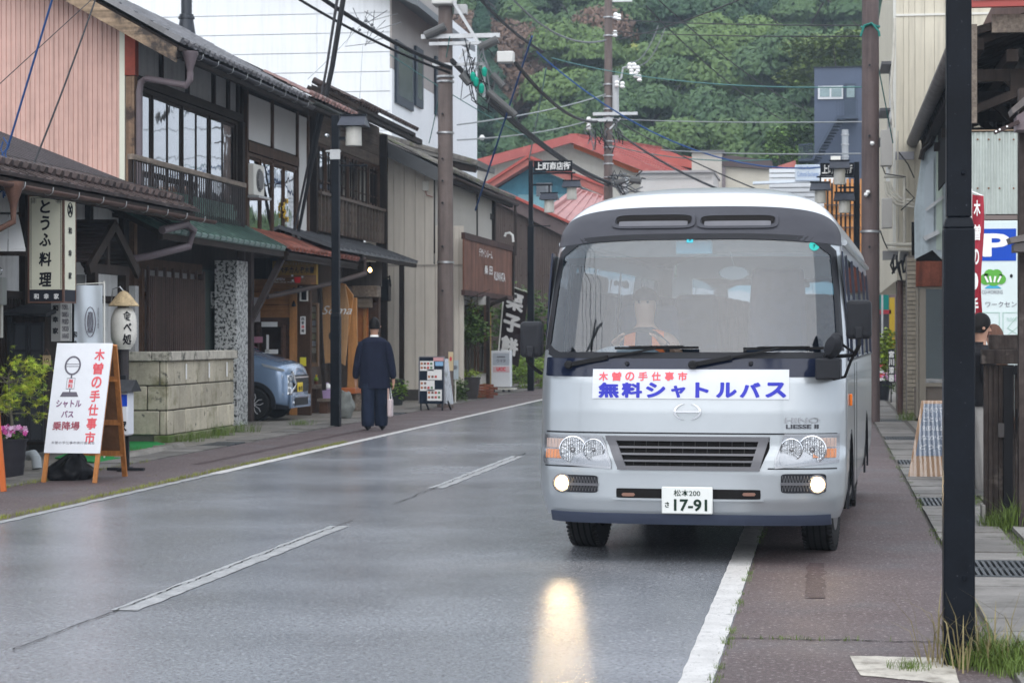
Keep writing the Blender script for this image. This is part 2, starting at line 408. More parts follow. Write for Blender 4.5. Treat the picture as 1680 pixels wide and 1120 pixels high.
sp = [(1.36 + rr.uniform(-.05,.05),12 + i * .12,rr.randint(3,12),.07,.05) for i in range(70)]
sp += [(1.30,17.1,60,.12,.16),(1.42,17.0,70,.12,.2),(1.45,16.9,40,.1,.3),(1.42,38.3,60,.2,.2),(1.55,38.6,40,.2,.25)]
o = blades(sp,'verge_weeds',GRS,10); tag(o,'weeds in the groove between gutter covers and the timber fence','weeds')
sp = [(-8.95,29.2,90,.25,.16),(-9.0,31,120,.25,.2),(-8.95,30.2,90,.3,.14),(-9.0,32.2,90,.3,.2),(-8.9,26.5,60,.3,.08),(-8.7,34.9,90,.25,.12),(-8.6,47.9,100,.3,.25),(-8.8,49.5,120,.4,.3),(-8.3,50.5,60,.3,.2),(-8.9,52.5,120,.5,.3)]
o = blades(sp,'wall_weeds',GRS,11); tag(o,'weeds along the foot of the stone wall and the cream wall','weeds')
# ================================================================ LEFT SIDE: builders
KAW = mat('kawara_tile',(.080,.080,.088),.28,var=.25,sc=4,rnd=.4,spec=.6,spots=[((.14,.135,.13),3,.6,.74)])
KAWB = mat('brown_kawara_tile',(.048,.034,.032),.34,var=.3,sc=4,rnd=.3,spots=[((.15,.12,.11),3,.58,.72)])
KAWR = mat('red_clay_tile',(.19,.065,.045),.55,var=.3,sc=4,rnd=.3,spots=[((.06,.04,.035),5,.56,.7)])
KAWM = mat('mossy_tile',(.13,.12,.11),.7,var=.3,sc=4,rnd=.25,spots=[((.10,.12,.04),3,.52,.66),((.22,.21,.19),5,.6,.72)])
def tile_mb(w=.268,L=.30,rise=.045,th=.016):
 """one pan-and-roll tile; lies in local x (up the slope, to -x) and y, lower edge at x=0"""
 prof = []
 for k in range(9):
  t = k / 8; y = t * (w + .012)
  z = -rise * .35 * math.sin(math.pi * min(t / .68,1)) if t < .68 else rise * math.sin(math.pi * (t - .68) / .34)
  prof.append((y,z))
 m = MB(); vs = []
 for x,dz in ((0,.012),(-L,0)):
  for y,z in prof: vs.append((x,y,z + dz))
  for y,z in prof: vs.append((x,y,z + dz - th))
 n = 9; fs = []
 for i in range(n - 1):
  fs += [(i,i + 1,i + 1 + 2 * n,i + 2 * n),(i,i + n,i + 1 + n,i + 1)]
 return m.add(vs,fs)
def flat_tile_mb(w=.27,L=.33):
 """one flat interlocking tile with a raised side roll"""
 m = MB().box(-L,0,0,w - .005,-.012,.012)
 m.hexa([(-L,0,.012),(0,0,.012),(0,.05,.012),(-L,.05,.012)],[(-L,.008,.035),(0,.008,.035),(0,.042,.035),(-L,.042,.035)])
 m.box(-.02,.004,0,w - .005,-.03,.01)
 return m
TILES = {}
def tiles(parent,xe,ze,y0,y1,rows,pitch,m,ends=True,mb=None,w=.268,L=.25,key='',jit=1.,ridge=0):
 ang = math.atan(pitch); k = m.name + key
 if k not in TILES:
  TILES[k] = (smesh((mb or tile_mb)(),'roof_tile',m,True),
     smesh(MB().lathe([(.004,.006),(.04,.006),(.045,0),(.045,-.1)],axis='x',n=12),'eave_tile_end',m,True))
 me,me2 = TILES[k]; n = int((y1 - y0) / w)
 for r in range(rows):
  for i in range(n):
   d = r * L; y = y0 + i * w
   inst('roof_tile',me,parent,(xe - d * math.cos(ang),y,ze + d * math.sin(ang) + random.uniform(0,.006) * jit),(0,ang,random.uniform(-.012,.012) * jit))
 if ends:
  for i in range(n): inst('eave_tile_end',me2,parent,(xe + .015,y0 + i * w + .225,ze + .035),(0,ang,0),(1,1,1))
def gutter_pipe(parent,xe,z,y0,y1,m,name='gutter',r=.055):
 mb = MB()
 def fn(i,j):
  t = math.pi * (1 + i); return (xe + r * math.cos(t),y0 + (y1 - y0) * j,z + r * math.sin(t) + .0 * j)
 mb.grid(fn,9,2); return mb.build(name,m,parent,smooth=True,solid=.006)
def brackets(parent,xe,z,y0,y1,n,m):
 me = smesh(MB().tube([(.06 * math.cos(t),0,.062 * math.sin(t)) for t in [math.pi * (1 + k / 6) for k in range(7)]] + [(.062,0,.03)],.006,5),'gutter_bracket',m)
 for i in range(n): inst('gutter_bracket',me,parent,(xe,y0 + (y1 - y0) * (i + .5) / n,z))
def rafters(parent,xw,xe,zw,ze,y0,y1,n,m=DKWX):
 mb = MB().bar((xw,0,zw),(xe,0,ze),.05,.08); me = smesh(mb,'rafter',m)
 for i in range(n): inst('rafter',me,parent,(0,y0 + (y1 - y0) * (i + .5) / n,0) if False else Vector((0,y0 + (y1 - y0) * (i + .5) / n,0)) ,(0,0,0))
def lean(parent,name,xe,ze,pitch,run,y0,y1,th,m):
 """sloping slab rising away from the road from its eave line"""
 zt = ze + run * pitch
 return MB().hexa([(xe - run,y0,zt - th),(xe,y0,ze - th),(xe,y1,ze - th),(xe - run,y1,zt - th)],
                     [(xe - run,y0,zt),(xe,y0,ze),(xe,y1,ze),(xe - run,y1,zt)]).build(name,m,parent)
def fixwin(parent,x,y0,y1,z0,z1,n,frame,gl,fw=.045,bars=(),curtain=None,room=True,name='window'):
 """road-facing window band at plane x: outer frame, n sashes each with a pane"""
 m = MB(); d = .05
 m.box(x - d,x + .02,y0,y1,z0,z0 + fw); m.box(x - d,x + .02,y0,y1,z1 - fw,z1)
 m.box(x - d,x + .02,y0,y0 + fw,z0 + fw,z1 - fw); m.box(x - d,x + .02,y1 - fw,y1,z0 + fw,z1 - fw)
 w = m.build(name,frame,parent); L = (y1 - y0 - 2 * fw) / n
 for i in range(n):
  a = y0 + fw + i * L; b = a + L; xx = x - (.008 if i % 2 else .03); s = fw * .8
  f = MB().box(xx - .015,xx + .01,a,a + s,z0 + fw,z1 - fw).box(xx - .015,xx + .01,b - s,b,z0 + fw,z1 - fw)
  f.box(xx - .015,xx + .01,a + s,b - s,z0 + fw,z0 + fw + s).box(xx - .015,xx + .01,a + s,b - s,z1 - fw - s,z1 - fw)
  for h in bars: zz = z0 + (z1 - z0) * h; f.box(xx - .012,xx + .008,a + s,b - s,zz - .012,zz + .012)
  f.build('sash',frame,w)
  B(xx - .006,xx - .001,a + s,b - s,z0 + fw + s,z1 - fw - s).build('pane',gl,w)
 if curtain:
  c = MB().grid(lambda i,j: (x - .13 + .02 * math.sin(i * 90),y0 + .1 + (y1 - y0 - .2) * i,z0 + (z1 - z0) * j),80,2); c.build('curtain',curtain,w,smooth=True)
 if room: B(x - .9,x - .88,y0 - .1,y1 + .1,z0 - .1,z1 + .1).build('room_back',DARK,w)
 return w
def camwin(parent,y,x0,x1,z0,z1,n,frame,gl,fw=.05,name='window'):
 """camera-facing window at plane y"""
 m = MB(); m.box(x0,x1,y - .03,y + .05,z0,z0 + fw).box(x0,x1,y - .03,y + .05,z1 - fw,z1)
 m.box(x0,x0 + fw,y - .03,y + .05,z0 + fw,z1 - fw).box(x1 - fw,x1,y - .03,y + .05,z0 + fw,z1 - fw)
 for i in range(1,n): xx = x0 + (x1 - x0) * i / n; m.box(xx - fw / 2,xx + fw / 2,y - .02,y + .04,z0 + fw,z1 - fw)
 w = m.build(name,frame,parent)
 for i in range(n):
  a = x0 + fw / 2 + (x1 - x0 - fw) * i / n; B(a,a + (x1 - x0 - fw) / n,y + .01,y + .015,z0 + fw,z1 - fw).build('pane',gl,w)
 return w
# ---------------------------------------------------------------- pink-sided townhouse (nearest two-storey house)
AX,AE = -10.15,-9.25         # facade plane, eave line
PA = .56
PINK = mat('pink_siding',(.54,.35,.30),.55,var=.09,sc=.8,streak=.17)
A = thing('townhouse','two-storey townhouse with pink ribbed side wall, balcony and tiled roof','house',(AX,30,0))
ze = hz(78,AE,30.0)          # eave height
def azr(x): return ze + (AE - x) * PA
# pink gable wall: a ribbed sheet
m = MB(); x = -20.; x1 = AX - .12; pts = []
while x < x1:
 for dx,dy in ((0,0),(.052,0),(.058,.014),(.068,.014),(.074,0)): pts.append((x + dx,30.2 + dy))
 x += .074
m.add([(a,b,2.6) for a,b in pts] + [(a,b,azr(a) - .1) for a,b in pts],[(i,i + 1,i + 1 + len(pts),i + len(pts)) for i in range(len(pts) - 1)])
m.build('gable_siding',PINK,A,fix=False)
B(-20,AX - .1,30.26,37.0,0,5.9).build('wall',DKW,A)
MB().prism([(-20,5.9),(AX,5.9),(AX,azr(AX) - .12),(-20,azr(-20) - .12)],6.7,'y',30.27).build('attic_wall',DKW,A)
B(AX - .12,AX - .04,30.17,30.26,2.6,azr(AX) - .2).build('corner_board',plain('cream_trim',(.62,.62,.52),.5),A)
B(AX - .04,AX + .12,30.17,30.33,hz(124,AX,30.2),azr(AX) - .15).build('corner_cover',mat('rusty_red_metal',(.24,.045,.025),.6,var=.25,sc=3,spots=[((.07,.03,.02),4,.6,.7)]),A)
B(AX - .03,AX + .10,30.19,30.33,2.4,hz(125,AX,30.2)).build('corner_post',mat('raw_timber',(.20,.13,.085),.8,var=.3,sc=3,grain=('z',.45,20),spots=[((.05,.035,.03),3,.5,.62)]),A)
# roof
lean(A,'roof_deck',AE + .02,ze - .01,PA,9.5,29.75,37.35,.07,DKWX)
tiles(A,AE + .06,ze + .03,29.78,37.4,11,PA,KAW)
m = MB().hexa([(AE - 9.5,29.62,azr(AE - 9.5) - .30),(AE,29.62,ze - .26),(AE,29.70,ze - .26),(AE - 9.5,29.70,azr(AE - 9.5) - .30)],
              [(AE - 9.5,29.62,azr(AE - 9.5) - .04),(AE,29.62,ze - .04),(AE,29.70,ze - .04),(AE - 9.5,29.70,azr(AE - 9.5) - .04)])
m.build('bargeboard',mat('weathered_bargeboard',(.25,.18,.12),.8,var=.35,sc=2,grain=('x',.5,18),spots=[((.05,.04,.035),2.2,.48,.6)]),A)
vt = smesh(MB().hexa([(-.3,0,0),(0,0,0),(0,.16,0),(-.3,.16,0)],[(-.3,.02,.07),(0,.02,.085),(0,.14,.085),(-.3,.14,.07)]),'verge_tile',KAW)
for i in range(26): inst('verge_tile',vt,A,(AE + .06 - i * .27 * math.cos(math.atan(PA)),29.62,ze + .02 + i * .27 * math.sin(math.atan(PA))),(0,math.atan(PA),0))
B(AE - .10,AE - .02,29.75,37.35,ze - .16,ze - .075).build('eave_beam',DKWX,A)
rafters(A,AX,AE - .05,azr(AX) - .14,ze - .13,30,37.2,17)
gutter_pipe(A,AE + .12,ze - .08,29.9,37.4,plain('dark_gutter',(.035,.035,.04),.4))
brackets(A,AE + .12,ze - .08,30,37.3,9,STEEL)
# the brown downpipe: funnel, elbow across to the wall, long fall
PIPE = mat('grey_brown_pipe',(.13,.105,.115),.42,var=.12,sc=3)
fx = pv(312,75,AE + .12)
m = MB().lathe([(.03,-.3),(.05,-.22),(.11,-.02),(.12,0),(.12,.03)],(AE + .12,fx.y,ze - .10),14)
m.tube([(AE + .12,fx.y,ze - .36),(AE + .12,fx.y,ze - .48),(AE + .06,fx.y,ze - .56),(AX + .25,30.3,hz(128,AX,30.2)),(AX + .18,30.25,hz(135,AX,30.2)),(AX + .16,30.24,hz(150,AX,30.2)),(AX + .16,30.24,3.3)],.05,10)
m.build('downpipe',PIPE,A,smooth=True)
# upper facade: studs, plaster panels, window band
yb = [pv(p,0,AX).y for p in (213,262,305,348,372,388)]
zt0,zt1 = 5.35,azr(AX) - .2
y1A = pv(392,0,AX).y
B(AX - .05,AX + .06,30.35,y1A,5.22,5.36).build('lintel',DKWX,A)
for i,y in enumerate([30.4] + yb[1:]): B(AX - .04,AX + .05,y - .05,y + .05,5.36,zt1).build('stud',DKW,A)
B(AX - .03,AX,30.35,y1A,5.36,zt1).build('plaster_panel',PLAST,A)
zw1 = 5.20; zw0 = 3.62
fixwin(A,AX + .03,30.45,pv(385,0,AX).y,zw0,zw1,7,DKW,glass('old_window_glass',(.5,.52,.52),.24,.5,.03),.06,curtain=None)
B(AX - .6,AX - .58,31,33.4,zw0,zw1).build('curtain',CURT,A)
for y in (30.42,y1A): B(AX - .05,AX + .09,y - .07,y + .07,2.9,5.22).build('post',DKW,A)
# balcony: rail, balusters, floor
BX = AX + .42
by0,by1 = pv(214,0,BX).y,pv(400,0,BX).y; rz = hz(256,BX,by0)
bal = MB().box(BX - .05,BX + .05,by0,by1,rz - .05,rz + .03).build('balcony_rail',GREYW,A,bevel=.008)
B(BX - .03,BX + .03,by0,by1,rz - .80,rz - .74).build('balcony_sill',DKWX,A)
B(AX,BX + .02,by0,by1,rz - .86,rz - .80).build('balcony_floor',DKWX,A)
me = smesh(MB().tube([(0,0,0),(0,0,-.62),(-.03,0,-.74),(-.12,0,-.80)],.011,6),'baluster',plain('dark_iron',(.035,.03,.032),.5,.4))
nb = 52
for i in range(nb): inst('baluster',me,A,(BX + .03,by0 + .05 + (by1 - by0 - .1) * i / (nb - 1),rz - .05))
for y in (by0 + .04,(by0 + by1) / 2,by1 - .05): B(BX - .035,BX + .015,y - .035,y + .035,rz - .82,rz - .05).build('balcony_post',DKW,A)
# green lean-to roof with rolls, shingled band above it
GRNR = mat('green_metal_roof',(.045,.085,.072),.35,var=.35,sc=2.5,streak=.25,spots=[((.10,.17,.14),3.2,.56,.70),((.03,.035,.033),5,.58,.7)])
GX = -9.12; gz = hz(384,GX,30.2); gp = .50; gy0,gy1 = 28.7,pv(468,0,GX).y
lean(A,'lean_to_roof',GX,gz,gp,AX * -1 + GX + .05,gy0,gy1,.05,GRNR)
ga = math.atan(gp); L_ = (GX - AX) / math.cos(ga) + .02
me = smesh(MB().hexa([(-L_,-.03,0),(.02,-.03,0),(.02,.03,0),(-L_,.03,0)],[(-L_,-.018,.05),(.02,-.018,.05),(.02,.018,.05),(-L_,.018,.05)]),'roof_roll',GRNR)
nr = 21
for i in range(nr): inst('roof_roll',me,A,(GX,gy0 + .05 + (gy1 - gy0 - .1) * i / (nr - 1),gz),(0,ga,0))
me = smesh(B(-.02,.03,0,.26,-.03,.022),'eave_clip',mat('pale_green_metal',(.16,.24,.22),.3,var=.3,sc=4))
for i in range(nr - 1): inst('eave_clip',me,A,(GX,gy0 + .1 + (gy1 - gy0 - .1) * i / (nr - 1),gz + .01),(0,ga,0))
me = smesh(B(-.01,.012,0,.19,0,.11),'shingle',mat('teal_shingle',(.10,.20,.165),.55,var=.3,sc=5,rnd=.3))
for r in range(3):
 for i in range(28): inst('shingle',me,A,(AX + .10 + .012 * (2 - r),29.9 + i * .2 + (.1 if r % 2 else 0),gz + .44 + r * .10),(0,.05,0))
B(GX - .1,GX - .02,gy0,gy1,gz - .14,gz - .05).build('lean_to_beam',DKWX,A)
B(AX,AX + .02,28.9,36.6,gz - .4,gz + .55).build('lean_to_back',DKW,A)
rafters(A,AX,GX - .04,gz - .09 + .5,gz - .09,gy0 + .1,gy1,22)
m = MB().tube([(GX - .0,28.6,gz - .02),(GX + .1,29.4,gz + .1),(GX + .12,29.7,gz + .03),(GX + .05,29.7,gz - .2),(GX - .3,29.1,gz - .35),(GX - .9,28.6,gz - .5)],.055,10)
m.build('bent_pipe',PIPE,A,smooth=True)
# ground floor: slatted screen, door frame, plaster
B(AX - .02,AX + .02,30.35,36.2,0,gz - .35).build('ground_wall',mat('dark_green_plaster',(.055,.07,.062),.8,var=.2),A)
sy0,sy1 = pv(243,0,AX + .2).y,pv(334,0,AX + .2).y; sz1 = hz(452,AX + .2,sy0)
me = smesh(B(-.02,.02,-.026,.026,1.1,sz1),'screen_slat',mat('brown_slat',(.07,.045,.038),.6,var=.2,sc=2,rnd=.2))
ns = 29
for i in range(ns): inst('screen_slat',me,A,(AX + .2,sy0 + (sy1 - sy0) * i / (ns - 1),.0),(0,0,0),(1,1,1.0 + (.06 if i % 4 == 0 else 0)))
B(AX + .14,AX + .18,sy0,sy1,1.2,1.26).build('screen_batten',BRW,A); B(AX + .14,AX + .18,sy0,sy1,sz1 - .3,sz1 - .24).build('screen_batten',BRW,A)
for y in (sy0 - .45,sy0 - .1,sy1 + .15): B(AX + .02,AX + .16,y - .06,y + .06,0,sz1 + .1).build('door_post',BRW,A)
B(AX + .02,AX + .12,sy0 - .5,sy1 + .2,sz1 + .1,sz1 + .26).build('door_head',BRW,A)
B(AX + .02,AX + .05,sy0 - .1,sy1 + .1,.2,sz1 + .1).build('door_leaf',mat('frosted_door',(.16,.15,.15),.4,var=.2),A)
# marble-faced pier at the garage mouth
MARB = mat('streaked_marble',(.50,.51,.50),.35,var=.1,sc=8,spots=[((.04,.045,.045),20,.50,.54)])
y = 34.3; a,b = pu(352,0,y).x,pu(388,0,y).x
B(a,b,y,y + .7,0,hz(427,b,y)).build('marble_pier',MARB,A,bevel=.006)
B(pu(334,0,y).x,a - .002,y + .1,y + .5,hz(505,a,y),hz(478,a,y)).build('marble_letter_panel',MARB,A)
# timber posts and brace of the garage opening
y = 35.75; a,b = pu(391,0,y).x,pu(401,0,y).x
GPOST = mat('garage_post',(.055,.042,.040),.6,var=.25,sc=3,grain=('z',.3,18))
B(a,b,y,y + .16,0.02,2.95).build('garage_post',GPOST,A,bevel=.006)
B(b + .01,pu(412,0,y).x,y + .02,y + .2,0.02,2.95).build('garage_post',GPOST,A,bevel=.006)
p0,p1 = pu(410,530,y + .1),pu(462,425,y + .4)
MB().bar(p0,p1,.10,.12,(0,1,0)).build('garage_brace',GPOST,A)
B(AX,GX - .1,36.0,36.1,2.85,3.05).build('garage_lintel',GPOST,A)
B(-16,AX - .5,36.5,36.55,0,4).build('garage_wall',DKW,A)
# air conditioner hung at the upper floor
t = thing('air_conditioner','cream outdoor air conditioner unit beside the balcony rail','air conditioner',(AX + .3,36.6,3.6))
q0 = pu(391,320,36.6); q1 = pu(417,268,36.6)
B(q0.x,q1.x,36.6,37.3,q0.z,q1.z).build('casing',OFFW,t,bevel=.02)
cx,cz = (q0.x + q1.x) / 2,(q0.z + q1.z) / 2
MB().lathe([(.20,-.02),(.21,0),(.18,0),(.17,.03)],(q1.x + .01,36.95,cz),24,'x').build('fan_ring',plain('fan_grey',(.12,.12,.12),.5),t,smooth=True)
m = MB()
for k in range(8):
 a_ = k * math.pi / 4; m.bar((q1.x + .03,36.95,cz),(q1.x + .03,36.95 + .19 * math.cos(a_),cz + .19 * math.sin(a_)),.006,.01,(1,0,0))
for k in (.06,.11,.16): m.tube([(q1.x + .03,36.95 + k * math.cos(j * .4),cz + k * math.sin(j * .4)) for j in range(17)],.004,4)
m.build('fan_grille',plain('grille_white',(.5,.5,.48),.5),t)
B(q0.x - .02,q1.x + .1,36.55,37.4,q0.z - .05,q0.z - .01).build('bracket',STEEL,t)
# ---------------------------------------------------------------- low tofu restaurant at the left edge
ZX,ZE = -10.0,-8.95
Z = thing('restaurant','low restaurant with dark tiled lean-to roof, white plaster and black lattice','restaurant',(ZX,20,0))
zz = hz(312,ZE,25.0) + .0; pz_ = .39
lean(Z,'roof_deck',ZE + .0,zz - .03,pz_,7.5,14,29.6,.06,DKWX)
tiles(Z,ZE + .04,zz + .02,16.5,29.75,3,pz_,KAWB,mb=flat_tile_mb,ends=False,w=.27,L=.28,key='flat')
me = smesh(MB().lathe([(.05,.01),(.06,0),(.06,-.22)],axis='x',n=12).lathe([(.075,.02),(.075,-.03)],(0,0,0),6,'x'),'roll_tile',KAWB,True)
for i in range(49): inst('roll_tile',me,Z,(ZE - .18,16.55 + i * .27,zz + .16),(0,math.atan(pz_),0))
# corrugated upper part
xr = ZE - .80; m = MB(); n = 60; ys = [14 + 15.8 * i / 420 for i in range(421)]
zr = zz + .80 * pz_ + .04
m.grid(lambda i,j: (xr - 6.6 * j,14 + 15.8 * i,zr + 6.6 * j * pz_ + .004 * math.sin(i * 15.8 * 2 * math.pi / .20)),700,2)
m.build('corrugated_roof',mat('dark_roof_metal',(.052,.046,.050),.45,var=.2,sc=3,streak=.1),Z,smooth=True,fix=False,angle=80)
me = smesh(MB().hexa([(-6.7,-.03,0),(0,-.03,0),(0,.03,0),(-6.7,.03,0)],[(-6.7,-.02,.016),(0,-.02,.016),(0,.02,.016),(-6.7,.02,.016)]),'roof_rib',mat('dark_roof_metal'))
for i in range(46): inst('roof_rib',me,Z,(xr,14.1 + i * .34,zr + .004),(0,math.atan(pz_),0))
B(xr - .03,xr + .05,14,29.8,zr - .03,zr + .035).build('roof_strip',KAWB,Z)
gutter_pipe(Z,ZE + .10,zz - .10,16,30.2,mat('copper_brown_gutter',(.09,.05,.04),.5,var=.3,sc=4),r=.05)
brackets(Z,ZE + .10,zz - .10,17,30,15,STEEL)
B(ZE - .12,ZE - .04,14,29.5,zz - .16,zz - .07).build('eave_beam',DKWX,Z)
rafters(Z,ZX,ZE - .04,zz - .10 + (ZE - ZX) * pz_,zz - .12,16,29.4,26)
COP = mat('old_copper',(.13,.065,.045),.5,.3,var=.3,sc=6)
g = pv(22,295,ZE + .1)
m = MB().lathe([(.03,-.32),(.045,-.2),(.10,-.04),(.115,0),(.115,.04)],(ZE + .1,g.y,zz - .12),12)
m.tube([(ZE + .1,g.y,zz - .40),(ZE + .1,g.y,zz - .52),(ZE - .05,g.y - .1,zz - .62),(ZX + .1,g.y - .4,zz - .85)],.035,8); m.build('rain_hopper',COP,Z,smooth=True)
# walls: plaster above, lattice below, dark beams
B(ZX - .3,ZX,15,29.6,0,zz + .1).build('wall',plain('white_plaster',(.55,.55,.54),.8,var=.1,streak=.15),Z)
B(ZX,ZX + .05,15,29.6,2.55,2.68).build('beam',DKWX,Z); B(ZX,ZX + .05,15,29.6,1.95,2.05).build('beam',DKWX,Z); B(ZX,ZX + .07,15,29.6,.95,1.08).build('beam',DKWX,Z)
me = smesh(B(0,.05,-.02,.02,.2,1.96),'lattice_bar',DKW)
for i in range(60): inst('lattice_bar',me,Z,(ZX + .01,20.4 + i * .085,0))
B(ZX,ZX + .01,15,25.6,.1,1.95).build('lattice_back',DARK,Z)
for y in (22.6,25.6,28.0,29.4): B(ZX - .02,ZX + .08,y - .06,y + .06,0,3.3).build('post',DKW,Z)
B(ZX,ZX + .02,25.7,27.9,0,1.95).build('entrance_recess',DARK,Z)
# awning of white panels, near left
m = MB()
a0,a1 = pu(0,352,24.2),pu(30,352,24.2); b0,b1 = pu(-25,408,23.6),pu(42,408,23.6)
t = thing('awning','white panel awning over the restaurant window, left picture edge','awning',(ZX + .3,24,2.6))
for k,(u0,u1) in enumerate(((-1.2,-.02),(0,.45),(.47,1.0))):
 A0,A1 = a0.lerp(a1,u0),a0.lerp(a1,u1); B0,B1 = b0.lerp(b1,u0 * .8 + .2),b0.lerp(b1,u1 * .8 + .2)
 dz = Vector((0,0,-.03)); MB().hexa([A0 + dz,A1 + dz,B1 + dz,B0 + dz],[A0,A1,B1,B0]).build('awning_panel',WHT,t)
MB().bar(a0 + Vector((-.8,.05,0)),a1 + Vector((0,.05,0)),.06,.06).build('awning_frame',DKW,t)
MB().bar(b0 + Vector((-.5,.04,-.05)),b1 + Vector((0,.04,-.05)),.05,.06).build('awning_frame',DKW,t)
# white window boards under the awning
B(ZX + .02,ZX + .04,22.8,24.2,2.06,2.5).build('shutter_board',WHT,Z)
# gabled entrance porch, ridge across the road
P = thing('entrance_porch','small gabled porch roof of dark boards over the restaurant door','porch',(-9.3,28,0))
px0,pxn = -11.2,-9.28
yn,yf = pv(146,0,pxn).y,pv(221,0,pxn).y; ym = (yn + yf) / 2; zr_,zev = hz(367,pxn,ym),hz(431,pxn,yn)
BATT = mat('porch_board',(.05,.038,.036),.55,var=.2,sc=4,rnd=.25)
sl_ = math.hypot(ym - yn,zr_ - zev); an = math.atan2(zr_ - zev,ym - yn)
nb = 11; me = smesh(B(px0,pxn,0,sl_ / nb + .015,0,.02),'roof_board',BATT)
for k in range(nb):
 d = k * sl_ / nb
 inst('roof_board',me,P,Vector((0,yn + d * math.cos(an),zev + d * math.sin(an) + .008)),(an - .12,0,0))
 inst('roof_board',me,P,Vector((0,yf - d * math.cos(an),zev + d * math.sin(an) + .008)),(math.pi - an + .12,0,0))
for (ya,yb_) in ((yn - .08,ym),(yf + .08,ym)):
 MB().bar((pxn + .02,ya,zev - .09),(pxn + .02,yb_,zr_ - .02),.05,.14,(0,0,1)).build('bargeboard',DKW,P)
MB().bar((px0,ym,zr_ + .03),(pxn + .04,ym,zr_ + .03),.10,.05).build('ridge_cap',DKWX,P)
B(pxn - .12,pxn - .02,yn + .15,yf - .15,zev - .12,zev + .0).build('tie_beam',DKW,P)
for y in (yn + .3,yf - .3): B(pxn - .12,pxn - .0,y - .06,y + .06,0,zev - .12).build('porch_post',DKW,P)
B(pxn - .09,pxn - .05,ym - .05,ym + .05,zev,zr_ - .1).build('king_post',DKW,P)
# carved dark door and pale post in the recess
m = MB().box(-10.3,-9.9,27.9,27.95,0,2.2)
d = m.build('porch_door',DKW,P);
for k in range(3): B(-10.22,-9.98,27.87,27.9,.25 + k * .62,.75 + k * .62).build('door_panel',BRW,d)
B(pu(125,0,27.0).x,pu(140,0,27.0).x,27.0,27.15,0,2.3).build('plaster_pier',PLAST,P)
B(pu(208,0,29.1).x,pu(222,0,29.1).x,29.1,29.25,0,2.2).build('plaster_pier',PLAST,P)
# roadside lightbox sign
def face(px0,px1,py0,py1,y): a = pu(px0,py0,y); b = pu(px1,py1,y); return a.x,b.x,b.z,a.z
t = thing('lightbox_sign','cream hanging sign box with large black brush lettering for tofu dishes','sign',(-9,24.4,2.2))
x0,x1,z0,z1 = face(46,105,320,497,24.4); dy = .42
IVORY = plain('ivory_panel',(.66,.65,.52),.45,var=.05,sc=1)
B(x0 + .012,x1 - .012,24.41,24.4 + dy - .01,z0 + .012,z1 - .012).build('casing',mat('rusty_casing',(.12,.06,.045),.6,var=.3,sc=8),t)
m = MB()
for (a,b,c,d) in ((x0,x0 + .02,z0,z1),(x1 - .02,x1,z0,z1),(x0 + .02,x1 - .02,z0,z0 + .02),(x0 + .02,x1 - .02,z1 - .02,z1)): m.box(a,b,24.39,24.43,c,d)
m.box(x1 - .02,x1,24.43,24.4 + dy,z0,z0 + .02).box(x1 - .02,x1,24.43,24.4 + dy,z1 - .02,z1).box(x1 - .02,x1,24.38 + dy,24.4 + dy,z0 + .02,z1 - .02)
m.build('frame',COP,t)
zb = z0 + (z1 - z0) * .125
B(x0 + .02,x1 - .02,24.398,24.41,zb,z1 - .02).build('front_panel',IVORY,t)
B(x0 + .02,x1 - .02,24.398,24.41,z0 + .02,zb - .003).build('name_band',plain('navy_black',(.02,.022,.03),.5),t)
B(x1 - .012,x1 - .004,24.43,24.38 + dy,zb,z1 - .02).build('side_panel',IVORY,t)
B(x1 - .012,x1 - .004,24.43,24.38 + dy,z0 + .02,zb - .003).build('side_band',plain('navy_black',(0,0,0)),t)
m = MB(); e = .035; yy = 24.396
for (a,b,c,d) in ((x0 + e,x1 - e,z1 - e - .006,z1 - e),(x0 + e,x0 + e + .006,zb + .01,z1 - e),(x1 - e - .006,x1 - e,zb + .01,z1 - e)): m.box(a,b,yy,yy + .002,c,d)
for sx,bx in ((1,x0 + e),(-1,x1 - e)):
 for k in range(3):
  m.box(bx,bx + sx * .07,yy,yy + .002,z1 - e - .02 - k * .016,z1 - e - .016 - k * .016); m.box(bx + sx * (.014 + k * .016),bx + sx * (.018 + k * .016),yy,yy + .002,z1 - e - .07,z1 - e)
m.build('border',BLK,t)
cx = (x0 + x1) / 2; H_ = z1 - zb
for ch,f,hh,ww in (('と',.885,.12,.12),('う',.71,.135,.11),('ふ',.535,.12,.14),('料',.33,.13,.15),('理',.115,.13,.15)):
 text('lettering',ch,BLK,t,(cx - .01,yy,zb + H_ * f - .01),w=ww,h=hh * 1.25,off=.035,shear=.08)
for i,ch in enumerate('和幸家'): text('lettering',ch,WHT,t,(cx - .12 + i * .125,yy,(z0 + zb) / 2),w=.06,h=.065,off=.03)
for i,ch in enumerate('和幸家'): text('lettering',ch,BLK,t,(x1 + .0,24.4 + dy / 2,z1 - .42 - i * .27),w=.11,h=.08,ax=(0,1,0),off=.03)
m = MB().tube([(x1 + .001,24.4 + dy / 2 + .08 * math.cos(k * .35),z1 - .17 + .085 * math.sin(k * .35)) for k in range(19)],.006,4)
m.tube([(x1 + .001,24.4 + dy / 2 - .05,z1 - .12),(x1 + .001,24.4 + dy / 2 + .05,z1 - .22)],.012,4).tube([(x1 + .001,24.4 + dy / 2 + .05,z1 - .12),(x1 + .001,24.4 + dy / 2 - .05,z1 - .22)],.012,4).build('crest',BLK,t)
m = MB().bar((x0 + .1,24.6,z1),(x0 + .1,24.6,z1 + .25),.03,.03).bar((x1 - .1,24.6,z1),(x1 - .1,24.6,z1 + .25),.03,.03); m.build('hanger',DKW,t)
